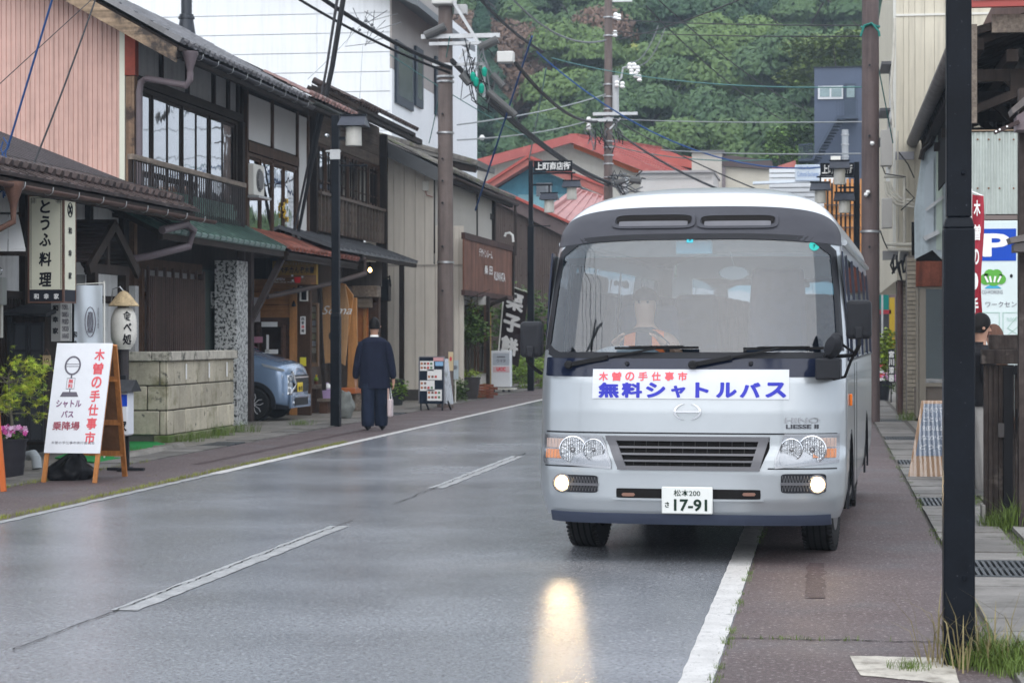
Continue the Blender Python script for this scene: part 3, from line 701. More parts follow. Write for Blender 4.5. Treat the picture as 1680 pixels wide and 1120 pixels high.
# menu panel below it
t = thing('menu_sign','grey wall panel with English tofu and fried chicken menu','sign',(-9.3,25.2,1.4))
x0,x1,z0,z1 = face(84,116,500,560,25.2)
B(x0,x1,25.2,25.24,z0,z1 + .2).build('board',plain('panel_grey',(.42,.42,.41),.5),t)
B(x0 + .12,x1 - .015,25.194,25.2,z0 + .01,z1 + .18).build('paper',WHT,t)
for i,s in enumerate(['TOFU .','DISHES &','FRIED','CHICKEN','KARAAGE']): text('lettering',s,GREYI,t,(x1 - .065,25.192,z1 - .03 - i * .088),w=.085,h=.06,off=.02)
for i,ch in enumerate('和幸家'): text('lettering',ch,BLK,t,(x0 + .055,25.197,z1 - .04 - i * .14),w=.07,h=.075,off=.04)
# white banner
t = thing('banner','white cloth banner with a dark oval drawing beside the lantern','banner',(-8.9,24.9,.3))
x0,x1,z0,z1 = face(121,169,468,640,24.9)
m = MB().grid(lambda i,j: (x0 + (x1 - x0) * i,24.9 + .02 * math.sin(i * 9 + j * 2),z0 + (z1 - z0) * j),24,12); m.build('cloth',plain('banner_white',(.62,.68,.74),.7),t,smooth=True,fix=False)
MB().tube([(x1 + .01,24.92,0),(x1 + .01,24.92,z1 + .05)],.01,6).tube([(x0,24.92,z1 + .01),(x1 + .01,24.92,z1 + .03)],.007,6).build('pole',OFFW,t)
cx,cz = pu(148,528,24.87).x,pu(148,528,24.87).z
m = MB()
for (rx,rz_) in ((.065,.18),(.035,.12)): m.tube([(cx + rx * math.cos(k * .3),24.87,cz + rz_ * math.sin(k * .3)) for k in range(22)],.006,4)
for k in range(5): m.tube([(cx - .03 + .015 * k,24.87,cz - .13),(cx - .02 + .012 * k,24.87,cz + .12)],.004,4)
m.build('drawing',GREYI,t)
text('lettering','木曽の豆腐',GREYI,t,(x1 - .05,24.868,cz + .05),w=.022,h=.26,vert=True)
for i,ch in enumerate('和幸'): text('lettering',ch,BLK,t,(x0 + .03,24.868,cz - .15 - i * .11),w=.045,h=.07,off=.04)
# paper lantern with straw hat on its post
lp = pu(203,0,26.0); lx = lp.x
t = thing('lantern','white paper lantern with brush lettering under a straw hat on a post','lantern',(lx,26.0,0))
zt,zb = hz(505,lx,26),hz(571,lx,26); hh = zt - zb
PAP = mat('lantern_paper',(.62,.60,.55),.7,var=.1,sc=5,streak=.1)
prof = []
for k in range(25):
 f = k / 24; r = .165 * (1 - abs(2 * f - 1) ** 3.2 * .42) + (.003 if k % 2 else -.002); prof.append((r,zb + hh * f))
MB().lathe([(.09,zb - .015)] + prof,(lx,26,0),28).build('paper_body',PAP,t,smooth=True,angle=60)
zh = hz(501,lx,26); zh2 = hz(478,lx,26)
m = MB().lathe([(.19,zh - .01),(.195,zh),(.09,zh2 - .05),(.05,zh2 - .01),(.01,zh2 + .01)],(lx,26,0),28); m.build('straw_hat',mat('straw',(.42,.32,.19),.8,var=.25,sc=14,grain=('z',.3,60)),t,smooth=True)
m = MB().lathe([(.06,0.0),(.06,zb - .02),(.085,zb - .02),(.085,zb + .01)],(lx,26,0),14); m.build('post',mat('dark_pipe',(.05,.045,.047),.5,var=.2),t,smooth=True)
B(lx - .16,lx + .05,25.93,26.0,.78,1.0).build('letter_box',BLKM,t,bevel=.01)
m = MB().tube([(lx,26,zh2),(lx - .05,26,zh2 + .06),(lx - .16,26.05,zh2 + .03),(lx - .2,26.1,zh2 - .15)],.008,6); m.build('hook',STEEL,t)
def lw(cz):
 def f(a,b):
  z = cz + b; fr = (z - zb) / hh; r = .165 * (1 - abs(2 * fr - 1) ** 3.2 * .42) + .006
  th = -math.pi / 2 + .62 + a / .165 - .0; return (lx + r * math.cos(th),26 + r * math.sin(th),z)
 return f
for ch,f,s_ in (('食',.80,.115),('べ',.52,.10),('処',.22,.125)): text('lettering',ch,BLK,t,(0,0,0),w=s_,h=s_ * 1.05,off=.03,wrap=lw(zb + hh * f))
# dark sliding cabinet with little roof
t = thing('storage_cabinet','black wooden cabinet with panelled doors behind the potted maple','cabinet',(-9.7,25.0,0))
x0,x1,z0,z1 = face(-20,72,520,735,25.0)
B(x0,x1,25.04,25.6,z0 + .05,z1 + .0).build('carcass',DKW,t)
BLW = mat('blackened_timber',(.03,.031,.035),.5,var=.2,sc=3,grain=('z',.25,20))
for i,(a,b) in enumerate(((20,45),(46,71))):
 q0,q1 = pu(a,0,25).x,pu(b,0,25).x; dr = MB()
 dr.box(q0,q0 + .03,25.0,25.035,z0 + .08,z1 - .06).box(q1 - .03,q1,25.0,25.035,z0 + .08,z1 - .06)
 for f in (0,.30,.52,.76,.985): zz_ = z0 + .08 + (z1 - z0 - .16) * f; dr.box(q0 + .03,q1 - .03,25.0,25.035,zz_,zz_ + .03)
 d = dr.build('door',BLW,t); B(q0 + .03,q1 - .03,25.02,25.03,z0 + .1,z1 - .08).build('door_panel',plain('panel_dark',(.045,.048,.055),.45),d)
B(x0,pu(19,0,25).x,25.0,25.03,z0 + .05,z1).build('side_board',BLW,t)
q = pu(78,0,24.9).x
MB().hexa([(x0,24.85,z1 + .03),(q,24.85,z1 + .0),(q,25.7,z1 + .12),(x0,25.7,z1 + .14)],[(x0,24.85,z1 + .07),(q,24.85,z1 + .04),(q,25.7,z1 + .16),(x0,25.7,z1 + .18)]).build('cabinet_roof',BLW,t)
# small hanging plate LOVE-ly: a tan tag on the cabinet post
q = pu(77,588,24.9); t = thing('hanging_tag','small tan wooden name tag hanging behind the sandwich board','tag',(q.x,24.9,q.z))
B(q.x - .05,q.x + .05,24.89,24.9,q.z - .08,q.z + .04).build('plate',mat('tan_wood',(.40,.30,.18),.6,grain=('x',.2,20)),t)
text('lettering','LO',BLK,t,(q.x,24.888,q.z - .02),w=.06,h=.045,off=.03)
MB().tube([(q.x - .04,24.895,q.z + .04),(q.x,24.895,q.z + .12),(q.x + .04,24.895,q.z + .04)],.004,4).build('string',COP,t)
# meter box
t = thing('electric_meter','grey electric meter box on the white wall at left edge','meter',(pu(5,470,24.8).x,24.8,1.9))
x0,x1,z0,z1 = face(-4,9,455,500,24.8); B(x0,x1,24.7,24.85,z0,z1).build('meter_case',plain('meter_grey',(.4,.42,.4),.5),t,bevel=.01)
MB().lathe([(.05,-.0),(.055,.02),(.04,.05)],((x0 + x1) / 2,24.68,z1 + .07),14,'y').build('meter_dial',CHROME,t,smooth=True)
MB().tube([((x0 + x1) / 2,24.8,z0),((x0 + x1) / 2,24.8,z0 - .4)],.02,8).build('conduit',OFFW,t)
# ---------------------------------------------------------------- stone block wall
SW = thing('stone_wall','low weathered stone block wall with coping before the slatted screen','wall',(-9.2,29,0))
STN = mat('cut_stone',(.43,.39,.305),.85,var=.18,sc=3,bump=.7,bsc=70,rnd=.14,streak=.12,spots=[((.13,.125,.05),1.1,.56,.70),((.12,.115,.10),6,.60,.68)])
COPE = mat('coping_stone',(.44,.41,.35),.8,var=.2,sc=3,bump=.5,rnd=.1,streak=.2,spots=[((.08,.08,.065),3,.56,.66)])
wc = pg(275,726); wx = wc.x; wy0 = wc.y; wy1 = pv(384,0,wx).y; wz = hz(592,wx,wy0); base = .10
B(wx - .2,wx + .03,wy0 - .03,wy1 + .05,-.02,base).build('footing',mat('mossy_footing',(.17,.17,.10),.9,var=.3,sc=3,bump=.6,spots=[((.07,.11,.025),2,.45,.62)]),SW,bevel=.02)
B(wx - .17,wx - .03,wy0 + .03,wy1,base,wz).build('mortar_core',mat('mortar',(.10,.095,.08),.9),SW)
B(wx - 1.1,wx - .16,wy0 + .04,wy0 + .16,0,wz).build('mortar_core',mat('mortar'),SW)
rowh = (wz - base) / 3
for r in range(3):
 y = wy0; k = 0; off = (0,.27,.1)[r]
 while y < wy1 - .02:
  L_ = (.55 if not (k == 0 and r != 1) else .30) + random.uniform(-.03,.03); ye = min(y + L_,wy1)
  if wy1 - ye < .15: ye = wy1
  B(wx - .03 + random.uniform(-.002,.002),wx + random.uniform(-.006,.008),y + .008,ye - .008,base + r * rowh + .008,base + (r + 1) * rowh - .008).build('stone_block',STN,SW,bevel=.012,seg=1)
  y = ye; k += 1
 x = wx; k = 0
 while x > wx - 1.1:
  L_ = (.12,.30)[k % 2 if r != 1 else (k + 1) % 2] if k == 0 else .5
  xe = x - L_; B(x - .006 if k else x - .0315,xe + .006,wy0 + random.uniform(-.006,.004),wy0 + .04,base + r * rowh + .008,base + (r + 1) * rowh - .008).build('stone_block',STN,SW,bevel=.012,seg=1)
  x = xe; k += 1
y = wy0 - .05
while y < wy1: B(wx - .22,wx + .05,y + .004,min(y + .95,wy1 + .05) - .004,wz,wz + .13).build('coping',COPE,SW,bevel=.012); y += .95
B(wx - 1.15,wx - .224,wy0 - .05,wy0 + .2,wz,wz + .13).build('coping',COPE,SW,bevel=.012)
me = smesh(B(0,.012,0,.035,0,.22),'reflector_strip',WHT)
for f in (.24,.58,.86): inst('reflector_strip',me,SW,(wx + .010,wy0 + (wy1 - wy0) * f,wz - .27))
# ---------------------------------------------------------------- loose things in front of the restaurant
CARP = mat('green_carpet',(.015,.22,.05),.9,var=.15,sc=10,bump=.4,bsc=200)
p = [pg(90,752),pg(160,760),pg(287,734),pg(205,712)]
m = MB().prism([(q.x,q.y) for q in p],.015,'z',.0); tag(m.build('doormat',CARP),'bright green artificial turf mat in front of the restaurant','mat')
def rock(name,label,px,py,w,h,seed,m):
 g = pg(px,py); mb = MB()
 def f(i,j):
  a = i * 2 * math.pi; b = math.pi * (j - .5); d = Vector((math.cos(a) * math.cos(b),math.sin(a) * math.cos(b),math.sin(b)))
  r = 1 + .35 * mnoise.noise(d * 1.6 + Vector((seed,0,0))) + .12 * mnoise.noise(d * 5 + Vector((seed,2,0)))
  return (g.x + d.x * w * r,g.y + d.y * w * .8 * r,max(h * .55 + d.z * h * .6 * r,0))
 mb.grid(f,28,16,cu=True); return tag(mb.build(name,m,smooth=True,angle=50),label,'rock')
RCK = mat('dark_rock',(.075,.08,.06),.8,var=.4,sc=8,bump=.8,bsc=40,spots=[((.05,.07,.02),5,.5,.65)])
rock('rock','large dark mossy rock at the corner of the stone wall',238,719,.26,.34,1,RCK)
rock('rock','flat grey pebble beside the mossy rock',258,722,.11,.08,4,mat('grey_pebble',(.2,.2,.19),.7))
rock('rock','small dark pebble nearest the stone wall base',270,724,.09,.09,9,RCK)
# kerb stone edge along the turf
m = MB()
for i in range(9):
 a = pg(205 + i * 10,751 - i * 2.1); m.hexa([(a.x - .10,a.y - .15,0),(a.x + .08,a.y - .15,0),(a.x + .1,a.y + .25,0),(a.x - .1,a.y + .25,0)],[(a.x - .07,a.y - .13,.05 + .03 * random.random()),(a.x + .04,a.y - .13,.05),(a.x + .06,a.y + .22,.06),(a.x - .07,a.y + .22,.05)])
struct('rough_kerb',m,CONCW)
# sandwich board
ORW = mat('orange_varnished_wood',(.42,.17,.05),.45,var=.15,sc=3,grain=('z',.25,30))
PLY = mat('plywood',(.20,.10,.05),.6,var=.15,sc=3,grain=('z',.2,14))
fl,fr,bk = pg(72,791),pg(155,792),pg(205,781)
dirx = (fr - fl).normalized()
t = thing('sandwich_board','white sandwich board in orange wooden A-frame announcing the shuttle bus stop','sandwich board',(fl + fr) / 2,rz=R(-2),local=True)
BW = (fr - fl).length + .05; BH = 1.42
# local: x right, y away, z up; the front frame leans back, the rear frame leans forward
lean_d = .17; sh_ = .06
def fp(u,z,d=0): f = z / BH; return Vector((-BW / 2 + BW * u + sh_ * f * 1.2,lean_d * f * 1.6 - d,z))
for u in (.035,.965): MB().bar(fp(u,0),fp(u,BH - .02),.045,.025,(0,1,0)).build('leg',ORW,t)
m = MB(); zf0,zf1 = .30,BH
def bq(u0,u1,z0,z1,d0,d1): return MB().hexa([fp(u0,z0,d0),fp(u1,z0,d0),fp(u1,z0,d1),fp(u0,z0,d1)],[fp(u0,z1,d0),fp(u1,z1,d0),fp(u1,z1,d1),fp(u0,z1,d1)])
bq(-.01,1.01,zf0,zf1,.018,.028).build('poster_board',plain('poster_white',(.74,.76,.8),.45),t)
top = fp(1,BH); botb = Matrix.Rotation(R(2),3,'Z') @ (bk - (fl + fr) / 2); topb = fp(.97,BH - .02) + Vector((.02,.04,0))
MB().bar(botb,topb,.05,.03,(0,1,0)).build('leg',ORW,t)
MB().bar(botb - Vector((BW - .02,-.05,0)),topb - Vector((BW - .04,0,0)),.05,.03,(0,1,0)).build('leg',ORW,t)
for f in (.18,.42,.75):
 a = botb.lerp(topb,f); b = a - Vector((BW - .03,-.04,0)); MB().bar(a,b,.03,.06).build('rung',ORW,t)
a,b = botb.lerp(topb,.2),botb.lerp(topb,.95); w_ = Vector((BW - .04,-.04,0))
MB().hexa([a - Vector((.03,0,0)),b - Vector((.03,0,0)),b - w_,a - w_],[a + Vector((-.03,.01,0)),b + Vector((-.03,.01,0)),b - w_ + Vector((0,.01,0)),a - w_ + Vector((0,.01,0))]).build('back_panel',PLY,t)
up = (fp(0,BH) - fp(0,0)).normalized(); upx = up - Vector((up.x,0,0));
def bt(s,u,z,w,h,m_,**k): text('lettering',s,m_,t,fp(u,z,.030),w=w,h=h,ax=(1,0,0),up=(up.x * .9,up.y,up.z),**k)
RINK = plain('coral_ink',(.72,.11,.13),.5)
for i,ch in enumerate('木曽の手仕事市'): bt(ch,.80,1.30 - i * .140,.105,.118,RINK,off=.028)
bt('シャトル',.34,.80,.27,.075,PURP,off=.03); bt('バス',.34,.695,.13,.07,PURP,off=.03)
bt('乗降場',.34,.575,.29,.09,plain('brick_ink',(.34,.08,.11),.5),off=.022)
bt('木曽の手仕事市実行委員会',.5,.405,.47,.03,GREYI)
m = MB(); ring = []
yv = up
def fpl(dx,dz,base_u=.33,base_z=1.19): q = fp(base_u,base_z,.031); return q + Vector((dx,0,0)) + up * dz
n = 36
vs = []; fs = []
for k in range(n):
 a = 2 * math.pi * k / n; vs += [fpl(.088 * math.cos(a),.10 * math.sin(a)),fpl(.070 * math.cos(a),.082 * math.sin(a))]
 fs.append((2 * k,2 * ((k + 1) % n),2 * ((k + 1) % n) + 1,2 * k + 1))
m.add(vs,fs)
for (a0_,a1_,z0_,z1_) in ((-.075,.075,.012,.018),(-.075,.075,-.012,-.006),(-.008,.008,-.13,-.10),(-.006,.006,-.275,-.24)):
 m.add([fpl(a0_,z0_),fpl(a1_,z0_),fpl(a1_,z1_),fpl(a0_,z1_)],[(0,1,2,3)])
for (a0_,a1_,z0_,z1_) in ((-.045,.045,-.135,-.130),(-.045,.045,-.245,-.240),(-.045,-.041,-.245,-.13),(.041,.045,-.245,-.13)):
 m.add([fpl(a0_,z0_),fpl(a1_,z0_),fpl(a1_,z1_),fpl(a0_,z1_)],[(0,1,2,3)])
m.add([fpl(-.1,-.325),fpl(.1,-.325),fpl(.075,-.275),fpl(-.075,-.275)],[(0,1,2,3)])
m.build('bus_stop_drawing',GREYI,t,fix=False)
text('lettering','無',RINK,t,fpl(0,-.163),w=.05,h=.042,up=tuple(up),off=.02); text('lettering','料',RINK,t,fpl(0,-.212),w=.05,h=.042,up=tuple(up),off=.02)
# black bag weighting it
g = pg(108,786); mb = MB()
def bagf(i,j):
 a = i * 2 * math.pi; b = j; r = (math.sin(math.pi * min(b * 1.0,1)) ** .55) if b < 1 else 0
 prof = [(0.0,0),(.20,0),(.215,.05),(.19,.12),(.13,.19),(.07,.25),(.035,.29),(.06,.33),(.0,.33)]
 k = b * (len(prof) - 1); i0 = min(int(k),len(prof) - 2); f = k - i0; rr_,z = prof[i0][0] * (1 - f) + prof[i0 + 1][0] * f,prof[i0][1] * (1 - f) + prof[i0 + 1][1] * f
 n_ = 1 + .22 * mnoise.noise((math.cos(a) * 2.2,math.sin(a) * 2.2,z * 9)) + .12 * math.sin(a * 9 + z * 20) * (z / .33)
 return (g.x + rr_ * n_ * math.cos(a) * 1.25 + z * .35,g.y + rr_ * n_ * math.sin(a),z + .02 * mnoise.noise((a * 2,z * 8,5)) * (1 if z > 0 else 0))
mb.grid(bagf,48,26,cu=True); tag(mb.build('bin_bag',plain('bag_plastic',(.012,.012,.014),.28),smooth=True,angle=70),'black plastic bag weighing down the white sandwich board','bag')
# corner of another orange sandwich board at the picture edge
t = thing('sandwich_board','orange board stand cut off by the left picture edge','sandwich board',pg(-12,808))
g = pg(6,806); MB().bar(g,g + Vector((-.13,.12,.9)),.05,.03,(0,1,0)).build('leg',plain('orange_paint',(.55,.13,.03),.5),t)
MB().bar(g + Vector((-.04,.02,.19)),g + Vector((-.55,.0,.19)),.03,.07).build('rung',plain('orange_paint',(0,0,0)),t)
B(g.x - .6,g.x - .10,g.y,g.y + .02,.25,.85).build('poster_board',WHT,t)
# sign box with its own little roof
g = pg(205,772); bx,byy = g.x,g.y
t = thing('sign_stand','blue and white lit sign box with a dark roof on a cross-foot stand','sign',g)
x0,x1,z0,z1 = face(186,215,642,714,byy)
B(x0 - .06,x1,byy - .11,byy + .11,z0,z1).build('box_body',plain('sign_white',(.68,.7,.74),.4),t,bevel=.02)
B(x0 - .062,x1 - .008,byy - .113,byy - .111,z1 - .16,z1 - .03).build('blue_band',plain('sign_blue',(.01,.07,.55),.4),t)
MB().hexa([(x0 - .12,byy - .19,z1),(x1 + .06,byy - .19,z1),(x1 + .06,byy + .19,z1),(x0 - .12,byy + .19,z1)],[(x0 - .12,byy - .01,z1 + .13),(x1 + .06,byy - .01,z1 + .13),(x1 + .06,byy + .01,z1 + .13),(x0 - .12,byy + .01,z1 + .13)]).build('sign_roof',BLW,t)
text('lettering','家',BLK,t,(x1 - .065,byy - .113,z0 + .11),w=.1,h=.12,off=.04)
MB().bar((bx + .03,byy,0.02),(bx + .03,byy,z0),.035,.035).bar((bx - .2,byy,.02),(bx + .22,byy,.02),.05,.03).bar((bx,byy - .2,.022),(bx,byy + .2,.022),.05,.03).build('stand',BLKM,t)
# grey drain elbow
g = pg(44,772); m = MB().tube([(g.x - .1,g.y + .3,.15),(g.x,g.y + .2,.17),(g.x + .07,g.y + .1,.13),(g.x + .09,g.y + .08,.02)],.055,12)
tag(m.build('drain_pipe',plain('pvc_grey',(.33,.36,.38),.45),smooth=True),'grey plastic drain elbow beside the flower pot','pipe')
# ================================================================ LEFT SIDE, FURTHER ALONG: cafe, lattice house, cream house
# ---------------------------------------------------------------- cafe with guest rooms
CX,CE = -10.15,-9.2
C = thing('cafe_house','two-storey timber cafe with white panels above and orange wood front','cafe',(CX,38,0))
cy0,cy1 = pv(404,0,CX).y,pv(508,0,CX).y
ce = hz(157,CE,37.2); cp = .5
B(-18,CX - .02,cy0 + .1,cy1,3.0,ce + .25).build('wall',DKW,C)
B(-18,CX - .3,39.3,cy1,0,3.0).build('wall',DKW,C)
MB().prism([(CX - .3,ce),(CX - .3,ce + .7),(CE - 1.9,ce + .95),(CE - 1.9,ce)],cy1 - 37.4,'y',37.2).build('attic_wall',DKW,C)
lean(C,'roof_deck',CE,ce,cp,1.9,37.0,cy1 - .2,.06,DKWX)
tiles(C,CE + .05,ce + .03,37.4,cy1 - .2,4,cp,mat('rosy_tile',(.20,.12,.11),.4,var=.35,sc=5,rnd=.35,spots=[((.4,.38,.36),6,.60,.7)]),key='c')
gutter_pipe(C,CE + .10,ce - .09,37.3,cy1 - .4,mat('green_brown_gutter',(.05,.055,.05),.5,var=.3))
B(CE - .12,CE - .04,37.2,cy1 - .2,ce - .16,ce - .07).build('eave_beam',DKWX,C)
rafters(C,CX,CE - .05,ce - .12 + .45,ce - .12,37.2,cy1 - .2,11)
# upper storey: white panels, beam, reflecting glazed doors
zA,zB = hz(172,CX,cy0),hz(228,CX,cy0); zC = hz(232,CX,cy0); zD = 3.3
pys = [pv(p,0,CX + .03).y for p in (404,446,487,505)]
for a,b in zip(pys[:-1],pys[1:]):
 B(CX,CX + .02,a + .05,b - .05,zB if b < pys[-1] else 3.0,zA + .2).build('white_panel',plain('panel_white',(.60,.60,.59),.7),C)
for y in pys: B(CX - .02,CX + .06,y - .05,y + .05,3.0,zA + .25).build('stud',BRW,C)
B(CX,CX + .08,pys[0],pys[2],zC - .18,zC).build('lintel',BRW,C)
fixwin(C,CX + .04,pys[0] + .05,pys[2] - .1,zD,zC - .2,4,BRW,glass('wavy_glass',(.50,.50,.45),.38,.5,.02),.06,curtain=mat('warm_curtain',(.38,.30,.20),.9,grain=('z',.3,12)),room=True)
B(CX - .3,CX,cy0 - .3,cy0 + .1,2.9,ce + .2).build('dark_post',DKW,C)
# yellow paper flowers in one pane
m = MB()
for k in range(6):
 q = pv(468 + random.uniform(-5,5),330 + k * 6,CX + .05)
 for a in range(5): m.tube([q,q + Vector((0,.05 * math.cos(a * 1.26),.05 * math.sin(a * 1.26)))],.014,5)
m.build('paper_flower',plain('flower_yellow',(.6,.38,.03),.6),C)
# lower pent roof of red clay tiles, grey ribbed roof beyond
rx = -9.15; ry0,ry1 = pv(474,0,rx).y,pv(588,0,rx).y; rzz = hz(416,rx,ry0 + 1)
lean(C,'pent_roof',rx,rzz - .02,.42,1.05,ry0,ry1,.06,DKWX)
tiles(C,rx + .04,rzz + .02,ry0,ry1,4,.42,KAWR,key='p')
for k in range(12): pass
B(rx - .1,rx - .02,ry0,ry1,rzz - .14,rzz - .06).build('pent_beam',DKWX,C)
rafters(C,CX,rx - .04,rzz - .1 + .42,rzz - .1,ry0,ry1,14)
m = MB().tube([(CX + .2,ry1 + .1,rzz + .42),(rx + .1,ry1 + .15,rzz + .05),(rx + .1,ry1 + .15,rzz - .22),(rx - .3,ry1 - 1.2,rzz - .45),(CX + .2,ry1 - 4,rzz - .75)],.05,8); m.build('downpipe',mat('brown_pipe',(.075,.055,.05),.45),C,smooth=True)
# alley side: orange wood wall facing the road's near end
OW = mat('orange_cafe_wood',(.30,.135,.045),.55,var=.2,sc=2,grain=('x',.25,22),rnd=.12)
OWV = mat('orange_cafe_wood_upright',(.36,.17,.06),.5,var=.15,sc=2,grain=('z',.25,22))
SHW = mat('dark_shelf_wood',(.075,.042,.03),.65,var=.2,sc=3,grain=('x',.3,22))
yw = 39.2
def F(px0,px1,py0,py1,y=yw): a = pu(px0,py1,y); b = pu(px1,py0,y); return a.x,b.x,a.z,b.z
x0,x1,z0,z1 = F(395,476,457,690)
k = 0; zq = z1
while zq > 1.9: B(x0,x1,yw,yw + .03,zq - .24,zq - .006).build('wall_board',OW,C); zq -= .245
B(x0,x1,yw + .005,yw + .03,0,zq + .2).build('wall_board',SHW,C)
x0,x1,z0,z1 = F(427,470,533,660);
m = MB().box(x0,x1,yw - .25,yw - .02,z1 - .03,z1).box(x0,x0 + .04,yw - .25,yw - .02,z0,z1 - .03).box(x1 - .04,x1,yw - .25,yw - .02,z0,z1 - .03)
for f in (.38,.72): zz_ = z1 - (z1 - z0) * f; m.box(x0 + .04,x1 - .04,yw - .25,yw - .02,zz_ - .025,zz_)
m.build('shelf',SHW,C); B(x0,x1,yw - .02,yw - .001,z0,z1).build('shelf_back',plain('shelf_back',(.03,.018,.014),.7),C)
for (a,b,c,d,col) in ((435,461,528,536,WHT),(423,437,552,562,plain('pink_paper',(.55,.25,.33),.6)),(441,462,573,580,WHT),(412,433,488,528,plain('flyer_white',(.5,.46,.46),.6)),(443,447,549,577,WHT)):
 q = F(a,b,c,d); t = B(q[0],q[1],yw - .27,yw - .26,q[2],q[3]).build('leaflet',col,C)
x0,x1,z0,z1 = F(476,488,462,690); B(x0,x1,yw - .06,yw + .06,0,z1).build('orange_post',OWV,C,bevel=.006)
x0,x1,z0,z1 = F(488,510,440,690); B(x0,x1,yw - .02,yw + .1,0,z1).build('corner_post',BRW,C,bevel=.006)
q = F(493,506,470,494); camwin(C,yw - .04,q[0],q[1],q[2],q[3],1,OFFW,DGL,.02)
q = F(493.5,502,519,548); st = B(q[0],q[1],yw - .04,yw - .03,q[2],q[3]).build('name_sticker',WHT,C)
for i,ch in enumerate('自家焙煎'): text('lettering',ch,(BLK,BLK,RED,BLK)[i],st,((q[0] + q[1]) / 2,yw - .042,q[3] - .045 - i * .075),w=.055,h=.06,off=.03)
q = F(493,503,586,600); B(q[0],q[1],yw - .04,yw - .03,q[2],q[3]).build('yellow_notice',plain('notice_yellow',(.7,.62,.05),.5),C)
# bell lamps by the post
for py in (478,500): p = pu(482,py,yw - .12); MB().lathe([(.008,.08),(.02,.05),(.04,0),(.045,-.03)],p,12).build('bell',BLKM,C,smooth=True)
# front of the shop facing the road: dark plank wall, stone strip, door
yfe = pv(617,0,CX + .1).y
B(CX - .1,CX + .08,yw + .1,yfe,0,rzz + .1).build('front_wall',mat('grey_brown_plaster',(.10,.08,.068),.85,var=.2,sc=2),C)
B(CX + .08,CX + .14,yw + 3.5,yfe,2.0,2.34).build('door_beam',GREYW,C)
# glazed notice case
q = F(503,522,497,601,39.6); m = MB();
y = 39.6; f = .035
m.box(q[0],q[1],y,y + .1,q[3] - f,q[3]).box(q[0],q[1],y,y + .1,q[2],q[2] + f * 2).box(q[0],q[0] + f,y,y + .1,q[2] + f * 2,q[3] - f).box(q[1] - f,q[1],y,y + .1,q[2] + f * 2,q[3] - f)
t = thing('notice_case','brown glazed notice case with papers on the cafe front','notice case',(q[0],y,q[2])); m.build('frame',mat('case_wood',(.14,.085,.05),.6,grain=('z',.3,22)),t)
B(q[0] + f,q[1] - f,y + .05,y + .06,q[2] + f * 2,q[3] - f).build('back_board',plain('cork',(.25,.2,.15),.8),t)
for k in range(7):
 a = q[0] + f + .01 + random.random() * .03; z = q[3] - .12 - k * .13; B(a,a + random.uniform(.09,.13),y + .042,y + .048,z - .05,z + .05).build('pinned_paper',plain('paper_%d' % (k % 3),((.5,.48,.42),(.45,.45,.3),(.5,.52,.55))[k % 3],.7),t)
B(q[0] + f,q[1] - f,y + .02,y + .024,q[2] + f * 2,q[3] - f).build('pane',glass('case_glass',(.9,.9,.9),.08,.9),t)
m = MB().bar(pu(524,470,39.9),pu(527,560,39.9),.07,.07,(0,1,0)).bar(pu(527,560,39.9),pu(532,640,39.9),.07,.07,(0,1,0)); m.build('leaning_post',DKW,C)
# live-edge slabs
SLW = mat('pale_slab_wood',(.40,.23,.11),.55,var=.12,sc=1.5,grain=('z',.3,16)); SLW2 = mat('orange_slab_wood',(.47,.21,.06),.5,var=.2,sc=2,grain=('z',.25,16),spots=[((.26,.10,.03),5,.58,.7)])
def slab(name,label,pts,y,th,m_,hole=None):
 P_ = [pu(a,b,y) for a,b in pts]; poly = [(p.x,p.z) for p in P_]
 t = thing(name,label,'wood slab',(poly[0][0],y,min(p[1] for p in poly)))
 MB().prism(poly,th,'y',y).build('slab',m_,t,bevel=.01)
 if hole:
  c = pu(hole[0],hole[1],y - .003); MB().lathe([(hole[2],0),(hole[2] * .98,-.006)],c,24,'y').build('round_hole',plain('hole_shade',(.07,.06,.055),.9),t)
 return t
slab('wood_slab','pale live-edge wooden slab with white script, hung at the cafe front',[(528,468),(545,466),(566,468),(572,500),(570,560),(566,600),(560,596),(556,594),(533,596),(529,560),(527,530),(530,500)],41.4,.05,SLW,(548,551,.11))
t_ = [o for o in bpy.data.objects if o.name == 'wood_slab'][0]
q0,q1 = pu(530,511,41.38),pu(575,511,41.38)
text('lettering','Soma',WHT,t_,((q0.x + q1.x) / 2,41.39,q0.z + .03),w=.62,h=.17,shear=.4)
slab('wood_slab','orange burr wood slab with angled top beside the cafe door',[(555,470),(560,464),(566,466),(579,484),(579,492),(572,540),(567,568),(564,578),(557,577)],41.9,.08,SLW2)
slab('wood_slab','tall plain orange board reaching down to the bench at the cafe',[(572,490),(585,488),(586,560),(586,640),(569,640),(571,560)],42.1,.06,mat('tall_slab_wood',(.46,.22,.075),.5,var=.12,sc=2,grain=('z',.3,18)))
m = MB(); q = F(587,604,505,655,43.5); B(q[0],q[1],43.5,43.54,.1,q[3]).build('cafe_door',mat('door_wood',(.36,.13,.04),.5,grain=('z',.2,18)),C)
q = F(596,601,505,655,43.48); B(q[0],q[1],43.46,43.5,.1,q[3]).build('door_stile',OWV,C)
q = F(580,622,469,488,43.4); B(q[0],q[1],43.2,43.6,q[2],q[3]).build('rough_lintel',GREYW,C,bevel=.02)
q = F(585,610,488,505,43.4); B(q[0],q[1],43.3,43.5,q[2],q[3]).build('rough_lintel',mat('rough_lintel',(.2,.16,.12),.8,grain=('x',.4,14)),C,bevel=.02)
q = F(604,621,488,655,43.6); B(q[0],q[1],43.6,43.8,0,q[3]).build('door_wall',BRW,C)
